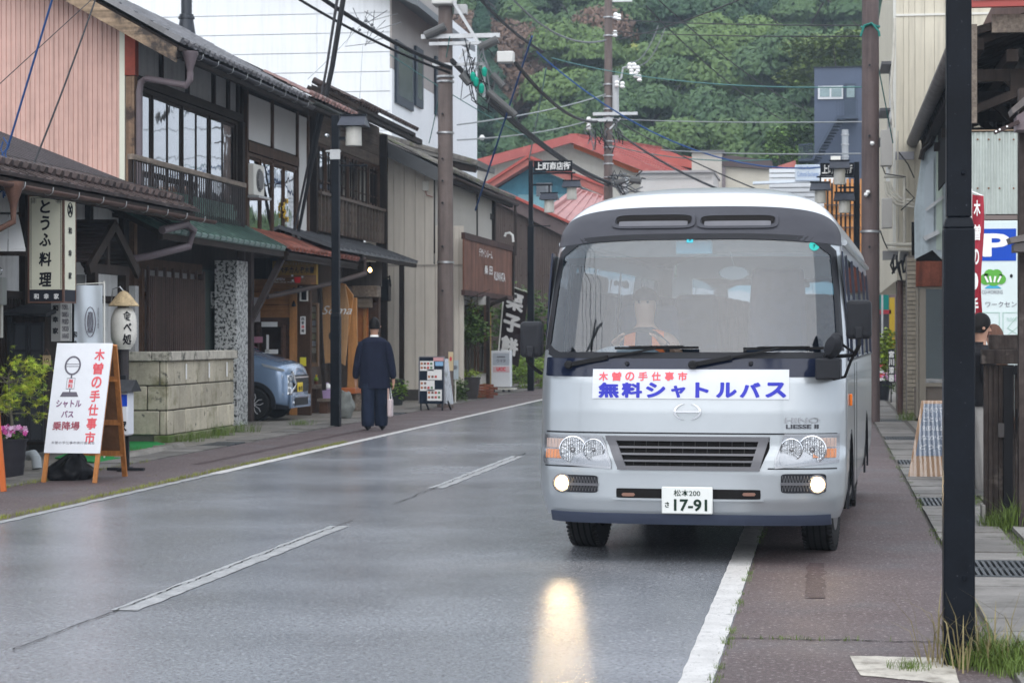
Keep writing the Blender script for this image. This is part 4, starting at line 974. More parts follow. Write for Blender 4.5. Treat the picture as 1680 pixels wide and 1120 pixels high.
q = F(553,625,430,470,43.9); B(q[0],q[1],43.9,44.0,q[2],q[3]).build('plank_wall',mat('plank_grey',(.07,.062,.058),.8,grain=('z',.3,20)),C)
q = F(532,590,560,655,42.6); B(q[0],q[1],42.6,42.7,0,q[3]).build('low_wall',mat('grey_brown_plaster'),C)
# lit bulb at the eave
p = pu(607,443,43.0); t = thing('wall_bulb','lit warm bulb under the cafe eave','lamp',p)
MB().lathe([(.005,.05),(.03,.03),(.042,0),(.03,-.035),(.003,-.045)],p,14).build('bulb',mat('warm_bulb',(1,.8,.5),.3,emit=(1,.62,.22),es=9,var=0),t,smooth=True)
MB().tube([p + Vector((0,0,.05)),p + Vector((-.03,.1,.16))],.02,8).build('socket',BLKM,t)
# cafe sign
y = 38.3; q = F(447,521,428,467,y)
t = thing('cafe_sign','gold and brown cafe sign with red mug hanging in front of the eave','sign',(q[0],y,q[2]))
GOLD = mat('sign_gold',(.34,.19,.03),.35,.4,var=.25,sc=1.5); zm = q[2] + (q[3] - q[2]) * .4
B(q[0],q[1],y + .005,y + .06,q[2],q[3]).build('board',plain('sign_core',(.2,.12,.05),.5),t)
B(q[0],q[1] - .02,y - .002,y + .004,zm,q[3]).build('gold_panel',GOLD,t)
me = smesh(B(0,.24,0,.006,0,.098),'printed_plank',mat('printed_plank',(.17,.085,.04),.5,var=.2,rnd=.3))
for r in range(4):
 for c in range(4):
  xx = q[0] + c * .245 + (.12 if r % 2 else 0); w_ = min(.24,q[1] - .02 - xx)
  if w_ > .02: inst('printed_plank',smesh(B(0,w_,0,.006,0,(zm - q[2]) / 4 - .004),'printed_plank',mat('printed_plank')),t,(xx,y - .002,q[2] + r * (zm - q[2]) / 4 + .002))
B(q[1] - .02,q[1],y - .004,y + .06,q[2],q[3]).build('gold_edge',plain('gold_edge',(.75,.5,.12),.3,.5),t)
W_ = q[1] - q[0]; cx = (q[0] + q[1]) / 2; fz = lambda f: q[2] + (q[3] - q[2]) * f
text('lettering','アートプレイス & ゲストルーム',plain('sign_silver',(.45,.42,.36),.5),t,(cx,y - .006,fz(.89)),w=W_ * .8,h=.05)
text('lettering','ペチカんぞ木曽',BLK,t,(cx + .03,y - .006,fz(.62)),w=W_ * .78,h=.12,off=.03,shear=.1)
text('lettering','OPEN',WHT,t,(q[0] + .13,y - .006,fz(.23)),w=.2,h=.05)
text('lettering','8:00~20:00 不定休',WHT,t,(q[0] + .23,y - .006,fz(.11)),w=.38,h=.025)
mx_ = cx + .05; mz = fz(.2)
MB().lathe([(.05,-.055),(.065,.04),(.066,.052)],(mx_,y - .01,mz),16).build('red_mug',plain('mug_red',(.65,.01,.015),.4),t)
for m_ in [o for o in bpy.data.objects if o.name.startswith('red_mug')]: m_.scale = (1,.15,1); m_.location.y = (y - .012 - t.location.y) * .85
for dx,dz in ((-.1,.08),(.09,.055),(-.09,-.01)): B(mx_ + dx - .018,mx_ + dx + .018,y - .008,y - .003,mz + dz - .018,mz + dz + .018).build('printed_sugar',WHT,t)
# bench, stools, flower, bag, stone basin
t = thing('bench','small step bench of grey timber under the notice case','bench',pu(520,668,40.6))
q = F(505,536,632,637,40.6); B(q[0],q[1],40.3,40.9,q[2],q[3] + .02).build('seat',GREYW,t)
q2 = F(509,522,637,672,40.6); B(q2[0],q2[1],40.4,40.8,0,q[2]).build('leg',SHW,t)
q = F(524,548,654,658,40.3); B(q[0],q[1],40.1,40.6,q[2],q[3] + .01).build('step',GREYW,t); q2 = F(527,540,657,674,40.3); B(q2[0],q2[1],40.15,40.5,0,q[2]).build('leg',SHW,t)
t = thing('cactus_pot','little potted cactus with yellow flower on the step bench','plant',pu(518.5,632,40.55))
p = pu(518.5,632,40.55); p.z = hz(632,p.x,p.y) + .01; MB().lathe([(.03,0),(.045,.075),(.04,.075)],p,12).build('pot',plain('terracotta',(.14,.06,.04),.7),t); MB().lathe([(.02,.07),(.05,.1),(.04,.14),(.01,.16)],p,10).build('cactus',plain('cactus_green',(.2,.3,.04),.6),t)
MB().tube([p + Vector((0,0,.15)),p + Vector((.01,0,.2))],.018,6).build('flower',plain('flower_yellow',(0,0,0)),t)
q = F(530,546,638,654,40.25); t = thing('lilac_basket','lilac plastic basket with a white bag on the lower step','basket',(q[0],40.25,q[2]))
MB().hexa([(q[0] + .01,40.2,q[2]),(q[1] - .01,40.2,q[2]),(q[1] - .01,40.35,q[2]),(q[0] + .01,40.35,q[2])],[(q[0],40.18,q[3]),(q[1],40.18,q[3]),(q[1],40.37,q[3]),(q[0],40.37,q[3])]).build('basket_body',plain('lilac',(.45,.33,.55),.5),t)
m = MB().tube([(q[0] + .08 + .05 * math.cos(k * .35),40.25,q[3] + .12 * math.sin(k * .35)) for k in range(10)],.012,6); m.build('handle',plain('lilac',(0,0,0)),t)
m = MB().lathe([(.05,0),(.08,.05),(.05,.1),(.02,.13)],((q[0] + q[1]) / 2,40.26,q[3] - .02),10); m.build('white_bag',WHT,t,smooth=True)
t = thing('wooden_bench','orange plank bench on a log stump beside the cafe door','bench',pu(580,672,41.6))
q = F(560,588,636,645,41.6); B(q[0],q[1],41.3,41.9,q[2],q[3]).build('seat',mat('bench_orange',(.40,.12,.04),.5,grain=('x',.2,18)),t,bevel=.012)
q = F(568,584,645,674,41.6); MB().cyl(((q[0] + q[1]) / 2,41.6,0),((q[0] + q[1]) / 2,41.6,q[3]),(q[1] - q[0]) / 2,None,18).build('leg',mat('log',(.15,.11,.08),.8,grain=('z',.3,20)),t)
rock('rock','round grey stone basin between lamp post and bench',566,686,.17,.42,12,mat('basin_stone',(.17,.18,.17),.85,var=.2,sc=8,bump=.5))
q = F(584,595,647,671,41.5); t = B(q[0],q[1],41.45,41.5,q[2] * 0,q[3]).build('leaning_board',GREYW); tag(t,'small weathered board leaning beside the log bench','board')
# dark planter with leafy plant left of the cream wall
def leafy(parent,name,c,rad,n,size,m,seed=0,flat=.5,up=0.):
 rr = random.Random(seed); mb = MB(); vs = []; fs = []
 for _ in range(n):
  d = Vector((rr.gauss(0,1),rr.gauss(0,1),rr.gauss(0,1))).normalized() * (rr.random() ** .45); p = Vector(c) + Vector((d.x * rad[0],d.y * rad[1],d.z * rad[2]))
  a = Vector((rr.uniform(-1,1),rr.uniform(-1,1),rr.uniform(-.6,.3))).normalized(); b = a.cross(Vector((rr.uniform(-.4,.4),rr.uniform(-.4,.4),1))).normalized()
  s = size * rr.uniform(.6,1.3); k = len(vs); nn = a.cross(b) * s * .15
  vs += [p,p + a * s * .5 + b * s * flat * .5 + nn,p + a * s,p + a * s * .5 - b * s * flat * .5 + nn]; fs.append((k,k + 1,k + 2,k + 3))
 mb.add(vs,fs); return mb.build(name,m,parent,fix=False)
LEAF = mat('leaf_green',(.07,.12,.025),.5,var=.45,sc=12); LEAFL = mat('leaf_lime',(.22,.30,.03),.5,var=.35,sc=14); LEAFD = mat('leaf_dark',(.035,.065,.02),.5,var=.4,sc=10)
p = pg(650,664); t = thing('leafy_planter','dark planter with drooping leaves behind the walking man','plant',p)
MB().lathe([(.18,0),(.2,.1),(.22,.38),(.24,.56),(.21,.56)],(p.x - .05,p.y,0),20).build('pot',mat('planter_dark',(.04,.045,.045),.5,var=.2),t,smooth=True)
leafy(t,'foliage',(p.x + .08,p.y - .15,.38),(.22,.2,.2),160,.13,mat('planter_leaf',(.16,.26,.05),.5,var=.4,sc=12),3)
# ---------------------------------------------------------------- lattice house (the third one)
LX,LE = -10.15,-9.2
Lh = thing('lattice_house','two-storey house with dark lattice windows, plank band and tiled roof','house',(LX,43,0))
ly0,ly1 = pv(511,0,LX).y,pv(621,0,LX).y; le = hz(218,LE,pv(684,0,LE).y)
B(-18,LX - .35,ly0,ly1,0,le + .2).build('wall',DKW,Lh)
MB().prism([(LX - .1,le),(LX - .1,le + .45),(LE - .83,le + .36),(LE - .83,le)],4.5,'y',ly0 + .4).build('attic_wall',DKW,Lh)
lean(Lh,'roof_deck',LE,le - .02,.5,.85,ly0 + .1,pv(682,0,LE).y,.08,DKWX)
tiles(Lh,LE + .05,le + .02,ly0 + .1,pv(682,0,LE).y,3,.5,KAWB,key='l')
me = smesh(MB().lathe([(.06,.02),(.07,0),(.07,-.25)],axis='x',n=10),'roll_tile',KAWB,True)
for i in range(20): inst('roll_tile',me,Lh,(LE - .74,ly0 + .2 + i * .27,le + .39),(0,math.atan(.55),0))
B(LE - .14,LE - .04,ly0 - .6,ly1 + .6,le - .2,le - .08).build('eave_beam',DKWX,Lh)
rafters(Lh,LX,LE - .05,le - .14 + .45,le - .14,ly0 - .5,ly1 + .6,22)
ztp = hz(215,LX,ly0 + 3); zt2 = hz(272,LX,ly1); z = zt2; PLK = mat('plank_band',(.13,.10,.08),.75,var=.25,sc=2,grain=('y',.35,20),rnd=.2)
for k in range(4): B(LX - .02,LX + .03,ly0 + .1,ly1 - .05,zt2 + k * .22,zt2 + k * .22 + .213).build('plank',PLK,Lh)
zw0_,zw1_ = hz(346,LX,ly1),zt2 - .02
w_ = fixwin(Lh,LX + .02,ly0 + .1,ly1 - .05,zw0_,zw1_,6,BRW,glass('green_glass',(.35,.45,.4),.30,.35),.07,bars=(.28,.8))
me = smesh(B(-.01,.02,-.015,.015,zw0_ + .05,zw1_ - .05),'mullion',DKW)
for i in range(6):
 for f in (.33,.66): inst('mullion',me,Lh,(LX + .03,ly0 + .15 + (ly1 - ly0 - .25) * (i + f) / 6,0))
zr0,zr1 = hz(400,LX + .15,ly1),zw0_ - .02
me = smesh(B(LX + .10,LX + .16,-.03,.03,zr0,zr1),'rail_bar',mat('rail_grey_wood',(.12,.095,.078),.75,var=.25,grain=('z',.3,20),rnd=.25))
for i in range(20): inst('rail_bar',me,Lh,Vector((0,ly0 + .2 + (ly1 - ly0 - .35) * i / 19,0)))
for zz_ in (zr0 + .03,zr0 + .28,zr0 + .52,zr1 - .03): B(LX + .08,LX + .12,ly0 + .1,ly1,zz_ - .035,zz_ + .035).build('rail_beam',BRW,Lh)
B(LX + .08,LX + .19,ly0 + .1,ly1,zr1 - .01,zr1 + .05).build('hand_rail',mat('rail_grey_wood'),Lh)
B(LX - .05,LX + .20,ly1 - .04,ly1 + .08,0,le).build('corner_post',DKW,Lh)
B(LX - .05,LX + .12,ly0 - .05,ly0 + .09,3.0,le).build('corner_post',DKW,Lh)
# grey ribbed pent roof under the lattice
gx = -9.05; g1 = pv(685,0,gx).y; gz_ = hz(430,gx,g1)
lean(Lh,'ribbed_roof',gx,gz_,.36,1.15,ry1 - 2.4,g1,.04,mat('grey_ribbed_metal',(.10,.105,.115),.4,.3,var=.2,sc=3))
ga_ = math.atan(.36); me = smesh(MB().box(-1.2,.02,-.02,.02,0,.035),'roof_rib',mat('grey_ribbed_metal'))
for i in range(17): inst('roof_rib',me,Lh,(gx,ry1 - 2.3 + (g1 - ry1 + 2.2) * i / 16,gz_),(0,ga_,0))
B(gx - .1,gx - .02,ry1,g1,gz_ - .12,gz_ - .04).build('pent_beam',DKWX,Lh)
B(gx - .6,gx - .5,ly1 - .1,ly1 + .02,0,gz_ + .1).build('corner_post',DKW,Lh)
p = pu(633,475,46.6); t = thing('black_lantern_box','black boxy lamp hanging at the corner before the cream wall','lamp',p)
B(p.x - .11,p.x + .08,46.5,46.8,hz(494,p.x,46.6),hz(458,p.x,46.6)).build('case',BLKM,t,bevel=.02)
MB().tube([(p.x + .02,46.6,hz(458,p.x,46.6)),(p.x + .08,46.6,hz(452,p.x,46.6)),(p.x + .11,46.6,hz(470,p.x,46.6))],.02,8).build('handle',BLKM,t)
# ---------------------------------------------------------------- cream metal-clad house with the design studio balcony
DX,DY = -9.05,48.5
D = thing('cream_house','cream panel-sided house with mossy tiled roof and rusty brown balcony sign','house',(DX,DY,0))
CRM = mat('cream_siding',(.60,.55,.48),.55,var=.04,sc=.6,streak=.06)
xl = pu(618,0,DY).x - 1.2; xr_ = pu(710,0,DY).x; xr2 = pu(761,0,DY).x
# wall panels between joints, upper (to the rake) and lower
js = [pu(p,0,DY).x for p in (600,628,646,663,681,697,711)]
rk = lambda x: .22 + pu(622,262,DY).z + (pu(708,306,DY).z - pu(622,262,DY).z) * (x - pu(622,0,DY).x) / (pu(708,0,DY).x - pu(622,0,DY).x)
for a,b in zip(js[:-1],js[1:]):
 MB().prism([(a + .004,pu(0,438,DY).z + .01),(b - .004,pu(0,438,DY).z + .01),(b - .004,rk(b)),(a + .004,rk(a))],.05,'y',DY).build('siding_panel',CRM,D)
js2 = js[:-1] + [pu(p,0,DY).x for p in (714,730,745,753,761)]
zlo = pu(0,655,DY).z
for a,b in zip(js2[:-1],js2[1:]):
 B(a + .004,b - .004,DY,DY + .05,.25,pu(0,438,DY).z - .02).build('siding_panel',CRM,D)
 if a > xr_ - .05: B(a + .004,b - .004,DY,DY + .05,pu(0,438,DY).z + .01,pu(0,376,DY).z).build('siding_panel',CRM,D)
B(js[0],xr2,DY - .02,DY + .04,pu(0,438,DY).z - .022,pu(0,438,DY).z + .012).build('panel_trim',plain('trim_grey',(.35,.32,.28),.5),D)
B(js[0],xr2 - .01,DY + .01,DY + .09,0,.25).build('plinth',plain('dark_plinth',(.07,.065,.06),.8),D)
B(js[0],xr_,DY + .06,57,0,5.2).build('wall',plain('plaster_d',(.5,.48,.44),.8),D)
# roof
de = 5.25; dxe = -8.6
dpit = .5
lean(D,'roof_deck',dxe,de - .02,dpit,6,DY - .35,58.8,.09,mat('roof_board_d',(.07,.06,.055),.7))
tiles(D,dxe + .05,de + .03,DY - .3,58.8,8,dpit,KAWM,key='d')
m = MB().hexa([(dxe - 6,DY - .42,de + 3 - .36),(dxe,DY - .42,de - .33),(dxe,DY - .34,de - .33),(dxe - 6,DY - .34,de + 3 - .36)],[(dxe - 6,DY - .42,de + 3),(dxe,DY - .42,de),(dxe,DY - .34,de),(dxe - 6,DY - .34,de + 3)])
m.build('bargeboard',plain('slate_bargeboard',(.11,.115,.12),.5),D)
B(dxe - .12,dxe - .02,DY,58.8,de - .2,de - .08).build('eave_beam',DKWX,D)
gutter_pipe(D,dxe + .1,de - .1,DY,58.8,plain('brown_gutter',(.06,.045,.04),.5))
MB().tube([(dxe + .1,58.4,de - .12),(dxe + .1,58.4,3.7)],.04,8).build('downpipe',plain('brown_gutter',(0,0,0)),D)
# upper road-facing storey
B(DX - .06,DX,DY + .3,57.9,3.4,5.3).build('upper_wall',plain('cream_plaster',(.52,.50,.45),.8),D)
fixwin(D,DX + .03,DY + .2,54.6,3.45,4.62,4,plain('aluminium',(.55,.55,.54),.4,.4),DGL,.05,curtain=mat('pale_green_curtain',(.35,.42,.30),.9,grain=('z',.3,10)))
for y in (DY + .15,54.8,57.8): B(DX,DX + .08,y - .08,y + .08,3.4,5.2).build('post',DKW,D)
B(DX,DX + .06,DY + .1,57.8,4.66,4.8).build('beam',DKWX,D)
# brown sign balcony of upright boards
SX = -8.15; RST = mat('rusty_board',(.16,.068,.042),.7,var=.25,sc=2.5,streak=.35,rnd=.18)
sy0,sy1 = pv(761,0,SX).y,pv(840,0,SX).y; s1a,s0a = hz(381,SX,sy0),hz(484,SX,sy0)
S_ = D
nbd = 30
for i in range(nbd):
 a = sy0 + (sy1 - sy0) * i / nbd; b = sy0 + (sy1 - sy0) * (i + 1) / nbd
 B(SX - .03,SX + random.uniform(0,.006),a + .003,b - .003,s0a + .12,s1a - .15).build('sign_board',RST,S_)
B(SX - .06,SX + .03,sy0,sy1,s1a - .15,s1a).build('sign_cap',mat('rust_cap',(.07,.04,.035),.7,var=.3),S_)
B(SX - .06,SX + .03,sy0,sy1,s0a,s0a + .12).build('sign_sill',mat('rust_cap'),S_)
B(SX - 1.0,SX - .05,DY + .12,sy1,s0a + .05,s0a + .12).build('balcony_floor',DKWX,S_)
B(SX - .07,SX + .05,sy1,sy1 + .12,s0a,s1a).build('balcony_end',DKW,S_)
B(DX + .08,SX - .08,sy1 + .0,sy1 + .06,s0a,s1a).build('balcony_end',mat('rust_cap'),S_)
def on_sign(s,p0,p1,q0,q1,off=.03):
 a = pv(p0,0,SX); b = pv(p1,0,SX); ym = (a.y + b.y) / 2; zt_ = hz(q0,SX,ym); zb_ = hz(q1,SX,ym)
 text('lettering',s,WHT,S_,(SX + .03,ym,(zt_ + zb_) / 2),w=b.y - a.y,h=zt_ - zb_,ax=(0,1,0),off=.012)
on_sign('デザインルーム',784,806,409,423); on_sign('桑',793,799,436,450); on_sign('田',801,806,437,451); on_sign('KUWATA',809,827,447,461)
MB().tube([pu(828,388,57),pu(830,383,57),pu(836,382,57),pu(841,386,57),pu(842,397,57)],.035,8).build('white_hose',WHT,S_,smooth=True)
# small white meter on the cream wall
q = F(693,703,297,313,DY - .06); t = thing('wall_box','small cream switch box high on the cream wall','box',(q[0],DY,q[2])); B(q[0],q[1],DY - .07,DY - .002,q[2],q[3]).build('case',OFFW,t,bevel=.008)
MB().tube([((q[0] + q[1]) / 2,DY - .03,q[2]),((q[0] + q[1]) / 2 + .02,DY - .03,q[2] - .1),(q[1] + .1,DY - .03,q[2] - .15)],.008,5).build('cable',plain('red_cable',(.3,.05,.04),.5),t)
# cafe under the balcony: white plaster, window, brick foot
E_ = thing('coffee_shop','white plastered little coffee shop front below the brown balcony','shop',(-8.9,50,0))
WPL = mat('chalky_plaster',(.60,.59,.57),.85,var=.08,sc=3,streak=.2,bump=.3,spots=[((.25,.23,.2),4,.66,.74)])
yy = 50.5; q = F(745,798,486,650,yy)
B(q[0] - .2,q[1],yy,yy + .1,.35,q[3]).build('wall',WPL,E_)
w_ = camwin(E_,yy - .04,*F(763,781,500,612,yy),2,BRW,DGL,.05); camwin(E_,yy - .04,*F(783,798,500,612,yy),1,BRW,DGL,.05)
q = F(798,803,486,650,yy); B(q[0],q[1],yy - .05,yy + .1,0,q[3]).build('corner_post',DKW,E_)
me = smesh(B(0,.2,0,.05,0,.06),'brick',mat('red_brick',(.22,.07,.04),.8,var=.25,sc=6,rnd=.3))
q = F(775,800,640,655,yy)
for r in range(5):
 for c in range(3): inst('brick',me,E_,(q[0] + c * .21 + (.1 if r % 2 else 0) - .1,yy - .06,r * .068))
B(DX + .1,SX - .1,DY + .2,57,2.5,2.6).build('soffit',DKW,E_)
B(-9.3,-9.2,51,57.5,0,2.6).build('side_wall',BRW,E_)
m = MB().tube([pu(790,512,51),pu(808,498,51),pu(833,488,51)],.05,6); m.build('brace',DKW,E_)
# yellow bamboo fence piece
t = thing('bamboo_screen','yellow bamboo screen behind the potted tree at the coffee shop','fence',pu(812,640,54.5))
me = smesh(MB().cyl((0,0,0),(0,0,2.1),.03,.03,8),'bamboo_cane',mat('bamboo',(.36,.26,.09),.6,var=.3,rnd=.2))
for i in range(4): p = pu(795 + i * 3.0,640,54.5); inst('bamboo_cane',me,t,(p.x,54.5,0),(0,0,0),(1,1,1 - .02 * (i % 3)))
# mascot-like carved figure is left plain: a round wood charm over an oval plate
t = thing('oval_sign','cream oval shop plate under a carved wooden disc beside the pole','sign',pu(752,535,49.5)); y = 49.2
p = pu(753,537,y); m = MB().lathe([(.16,0),(.165,.02),(.16,.03)],(0,0,0),26,'y'); m.v = [Vector((p.x + v.x * 1.15,y + v.y,p.z + v.z * .72)) for v in m.v]; m.build('plate',OFFW,t)
text('lettering','ウマタ',GREYI,t,(p.x + .02,y - .012,p.z),w=.2,h=.06,off=.02)
p = pu(752,513,y); MB().lathe([(.12,0),(.14,.02),(.13,.05)],p,20,'y').build('wooden_disc',mat('disc_wood',(.17,.07,.035),.6),t); p = pu(752,500,y)
MB().lathe([(.07,-.01),(.08,.02),(.07,.04)],p,18,'y').build('dark_disc',BLK,t); MB().lathe([(.045,-.02),(.045,-.01)],p + Vector((0,0,-.03)),14,'y').build('white_disc',WHT,t)
# potted tree
p = pg(768,655); t = thing('potted_tree','slim green tree in a ribbed dark brown pot outside the coffee shop','potted tree',p)
POT = mat('ribbed_pot',(.05,.045,.045),.5,var=.15)
prof = [(.20,0)] + [(.21 + .09 * k / 12 + (.008 if k % 3 == 0 else 0),.52 * k / 12) for k in range(13)] + [(.31,.52),(.28,.52)]
MB().lathe(prof,p,22).build('pot',POT,t,smooth=True,angle=60)
m = MB()
for dx,r in ((-.05,.02),(.06,.025)): m.tube([p + Vector((dx,0,.5)),p + Vector((dx * .6,0,1.2)),p + Vector((dx * 1.5 + .1,.05,2.0)),p + Vector((dx + .15,.1,2.5))],[r,r * .9,r * .6,.006],6)
for k in range(14): a = k * 2.4; z = 1.2 + k * .09; m.tube([p + Vector((.05,0,z)),p + Vector((.05 + .5 * math.cos(a),.5 * math.sin(a),z + .2))],[.012,.004],5)
m.build('trunk',mat('bark',(.06,.05,.04),.8),t)
leafy(t,'foliage',p + Vector((.05,0,1.6)),(.48,.5,.40),520,.11,LEAF,21,.8)
leafy(t,'foliage',p + Vector((.12,0,1.95)),(.28,.3,.35),200,.1,LEAF,22,.8)
leafy(t,'tall_shoot',p + Vector((.05,0,2.45)),(.06,.06,.42),70,.07,mat('shoot_leaf',(.25,.22,.05),.6,var=.3),23,.8)
leafy(t,'underplanting',p + Vector((0,0,.6)),(.3,.25,.12),150,.09,LEAFL,24)
leafy(tag(bpy.data.objects.new('wall_shrub',None),'low green shrub in front of the white coffee shop wall','shrub'),'foliage',pg(748,660) + Vector((.0,.4,.28)),(.18,.3,.32),240,.1,LEAF,25,.7)
COL.objects.link(bpy.data.objects['wall_shrub'])
leafy(tag(bpy.data.objects.new('garden_shrub',None),'bright green fern-like shrub right of the white sign box','shrub'),'foliage',pg(853,640) + Vector((0,2.2,.55)),(.8,.9,.55),800,.16,mat('fern_green',(.17,.26,.03),.5,var=.4,sc=8),26,.5)
COL.objects.link(bpy.data.objects['garden_shrub'])
leafy(tag(bpy.data.objects.new('hedge_plant',None),'tall shrubs behind the brown chestnut banner','shrub'),'foliage',pg(846,640) + Vector((-.4,4,1.6)),(1.3,.8,1.5),1500,.2,LEAF,27,.6)
COL.objects.link(bpy.data.objects['hedge_plant'])
# white sign box on a wheeled base
p = pg(824,643); y = p.y; q = F(805,837,575,637,y)
t = thing('shop_sign_box','white upright sign box with red coffee logo on a wheeled base','sign',p)
B(q[0],q[1],y - .0,y + .35,.14,q[3]).build('box_body',plain('sign_white',(0,0,0)),t,bevel=.012)
zz_ = q[3]; H_ = zz_ - .14; cx = (q[0] + q[1]) / 2 + .02
B(q[0] + .06,q[1] - .02,y - .006,y - .001,.14 + H_ * .60,.14 + H_ * .93).build('grey_panel',plain('pale_blue_grey',(.42,.46,.52),.5),t)
B(q[0] + .06,q[1] - .02,y - .006,y - .001,.14 + H_ * .40,.14 + H_ * .56).build('red_tint_panel',plain('pink_white',(.62,.45,.48),.5),t)
text('lettering','UCC',plain('ucc_red',(.7,.01,.04),.4),t,(cx,y - .009,.14 + H_ * .49),w=.24,h=.09,off=.05)
text('lettering','ウマタ',GREYI,t,(cx,y - .009,.14 + H_ * .72),w=.24,h=.09,off=.02); text('lettering','自家焙煎珈琲',GREYI,t,(cx,y - .009,.14 + H_ * .83),w=.22,h=.04,off=.02)
B(q[0] - .15,q[1] + .12,y - .1,y + .45,.07,.10).build('base_board',OFFW,t)
for dx in (-.08,.1,.35,.5): MB().lathe([(.035,-.015),(.035,.015)],(q[0] + dx,y - .05,.036),10,'y').build('castor',BLKM,t)
# chestnut rice cake banner
t = thing('banner','dark brown leaning banner with white lettering for chestnut rice cakes','banner',pg(838,645))
y = 57.6
P0,P1,P2,P3 = pu(828,468,y),pu(868,482,y),pu(850,602,y),pu(816,586,y)
BRN = plain('banner_brown',(.03,.018,.018),.7)
m = MB().grid(lambda i,j: P0.lerp(P1,i).lerp(P3.lerp(P2,i),j) + Vector((0,.05 * math.sin(i * 5 + j * 3),0)),12,16); m.build('cloth',BRN,t,smooth=True,fix=False)
axb = (P1 - P0).normalized(); upb = (P0 - P3).normalized()
for ch,f in (('栗',.17),('子',.47),('餅',.77)):
 c = P0.lerp(P1,.5).lerp(P3.lerp(P2,.5),f); text('lettering',ch,WHT,t,c + Vector((0,-.08,0)),w=.46,h=.44,ax=axb,up=upb,off=.07)
MB().tube([pg(812,642),pu(828,466,y)],.018,6).tube([P0 + Vector((-.02,0,.04)),P1 + Vector((0,0,.04))],.014,6).build('pole',OFFW,t)
# menu board with papers on legs, by the utility pole
a,b = pg(690,673),pg(731,671)
t = thing('menu_board','dark A-frame menu board covered with food photo sheets beside the pole','menu board',(a + b) / 2); y = a.y
q = F(688,728,586,662,y); B(q[0],q[1],y,y + .03,q[2],q[3]).build('board',plain('board_navy',(.012,.02,.035),.4),t,bevel=.006)
m = MB(); m.box(q[0] - .0,q[1] + .01,y - .01,y + .035,q[3],q[3] + .02).box(q[0] - .015,q[0],y - .01,y + .035,q[2],q[3]).box(q[1],q[1] + .015,y - .01,y + .035,q[2],q[3]); m.build('frame',plain('board_grey',(.2,.2,.22),.4),t)
LG = BLKM
for (x,yy_) in ((q[0] + .03,y),(q[1] - .03,y),(q[0] + .12,y + .4),(q[1] + .08,y + .4)): MB().bar((x,yy_,0),(x,y + .02,q[2] + .05),.03,.03).build('leg',LG,t)
def sheet2(p0,p1,q0,q1,m_=WHT):
 r = F(p0,p1,q0,q1,y); s = B(r[0],r[1],y - .004,y - .002,r[2],r[3]).build('menu_sheet',m_,t); return r,s
PHO = [plain('food_orange',(.45,.16,.07),.5),plain('food_brown',(.16,.07,.05),.5),plain('food_red',(.5,.06,.05),.5),plain('food_green',(.1,.2,.1),.5)]
for (p0,p1,q0,q1,n) in ((689,712,592,608,8),(701,725,606,623,3),(689,713,624,641,6),(701,725,639,657,8)):
 r,s = sheet2(p0,p1,q0,q1); m = [MB() for _ in PHO]
 for k in range(n):
  cxx = r[0] + (r[1] - r[0]) * ((k % 4) + .6) / 4.4; czz = r[2] + (r[3] - r[2]) * (.3 + .42 * (k // 4)); m[k % 4].box(cxx - .025,cxx + .02,y - .007,y - .005,czz - .02,czz + .025)
 for k,mm_ in enumerate(m):
  if mm_.v: mm_.build('food_photo',PHO[k],s)
sheet2(711,728,585,592,plain('pink_note',(.65,.35,.36),.5)); sheet2(714,727,593,600,plain('blue_note',(.25,.45,.68),.5))
MB().grid(lambda i,j: (q[1] - .02 + .16 * i * (.3 + .7 * (1 - j)),y + .05 + .3 * i,.12 + (q[3] - .15) * j + .01 * math.sin(i * 20)),12,8).build('vinyl_cover',glass('vinyl',(.6,.68,.75),.25,.6,.1),t,smooth=True)
# poster on the cream wall by the pole
q = F(741,752,591,622,46.5); t = thing('price_poster','pale blue poster standing right of the utility pole','poster',(q[0],46.5,0)); B(q[0],q[1],46.5,46.53,q[2],q[3]).build('sheet',plain('poster_pale',(.5,.58,.62),.5),t); text('lettering','営業中',GREYI,t,((q[0] + q[1]) / 2,46.49,(q[2] + q[3]) / 2 + .05),w=.11,h=.1,vert=False,off=.02)
B((q[0] + q[1]) / 2 - .015,(q[0] + q[1]) / 2 + .015,46.53,46.55,0,q[3] - .05).build('stake',OFFW,t)
# clear acrylic leaflet stand behind the man
p = pg(633,682); t = thing('leaflet_stand','clear leaflet stand with pink sheet behind the walking man','stand',p)
B(p.x - .06,p.x + .06,p.y,p.y + .02,.18,.62).build('sheet',plain('pink_sheet',(.6,.42,.38),.5),t); B(p.x - .08,p.x + .08,p.y - .06,p.y + .1,0,.03).build('foot',plain('clear_grey',(.4,.42,.45),.2),t)
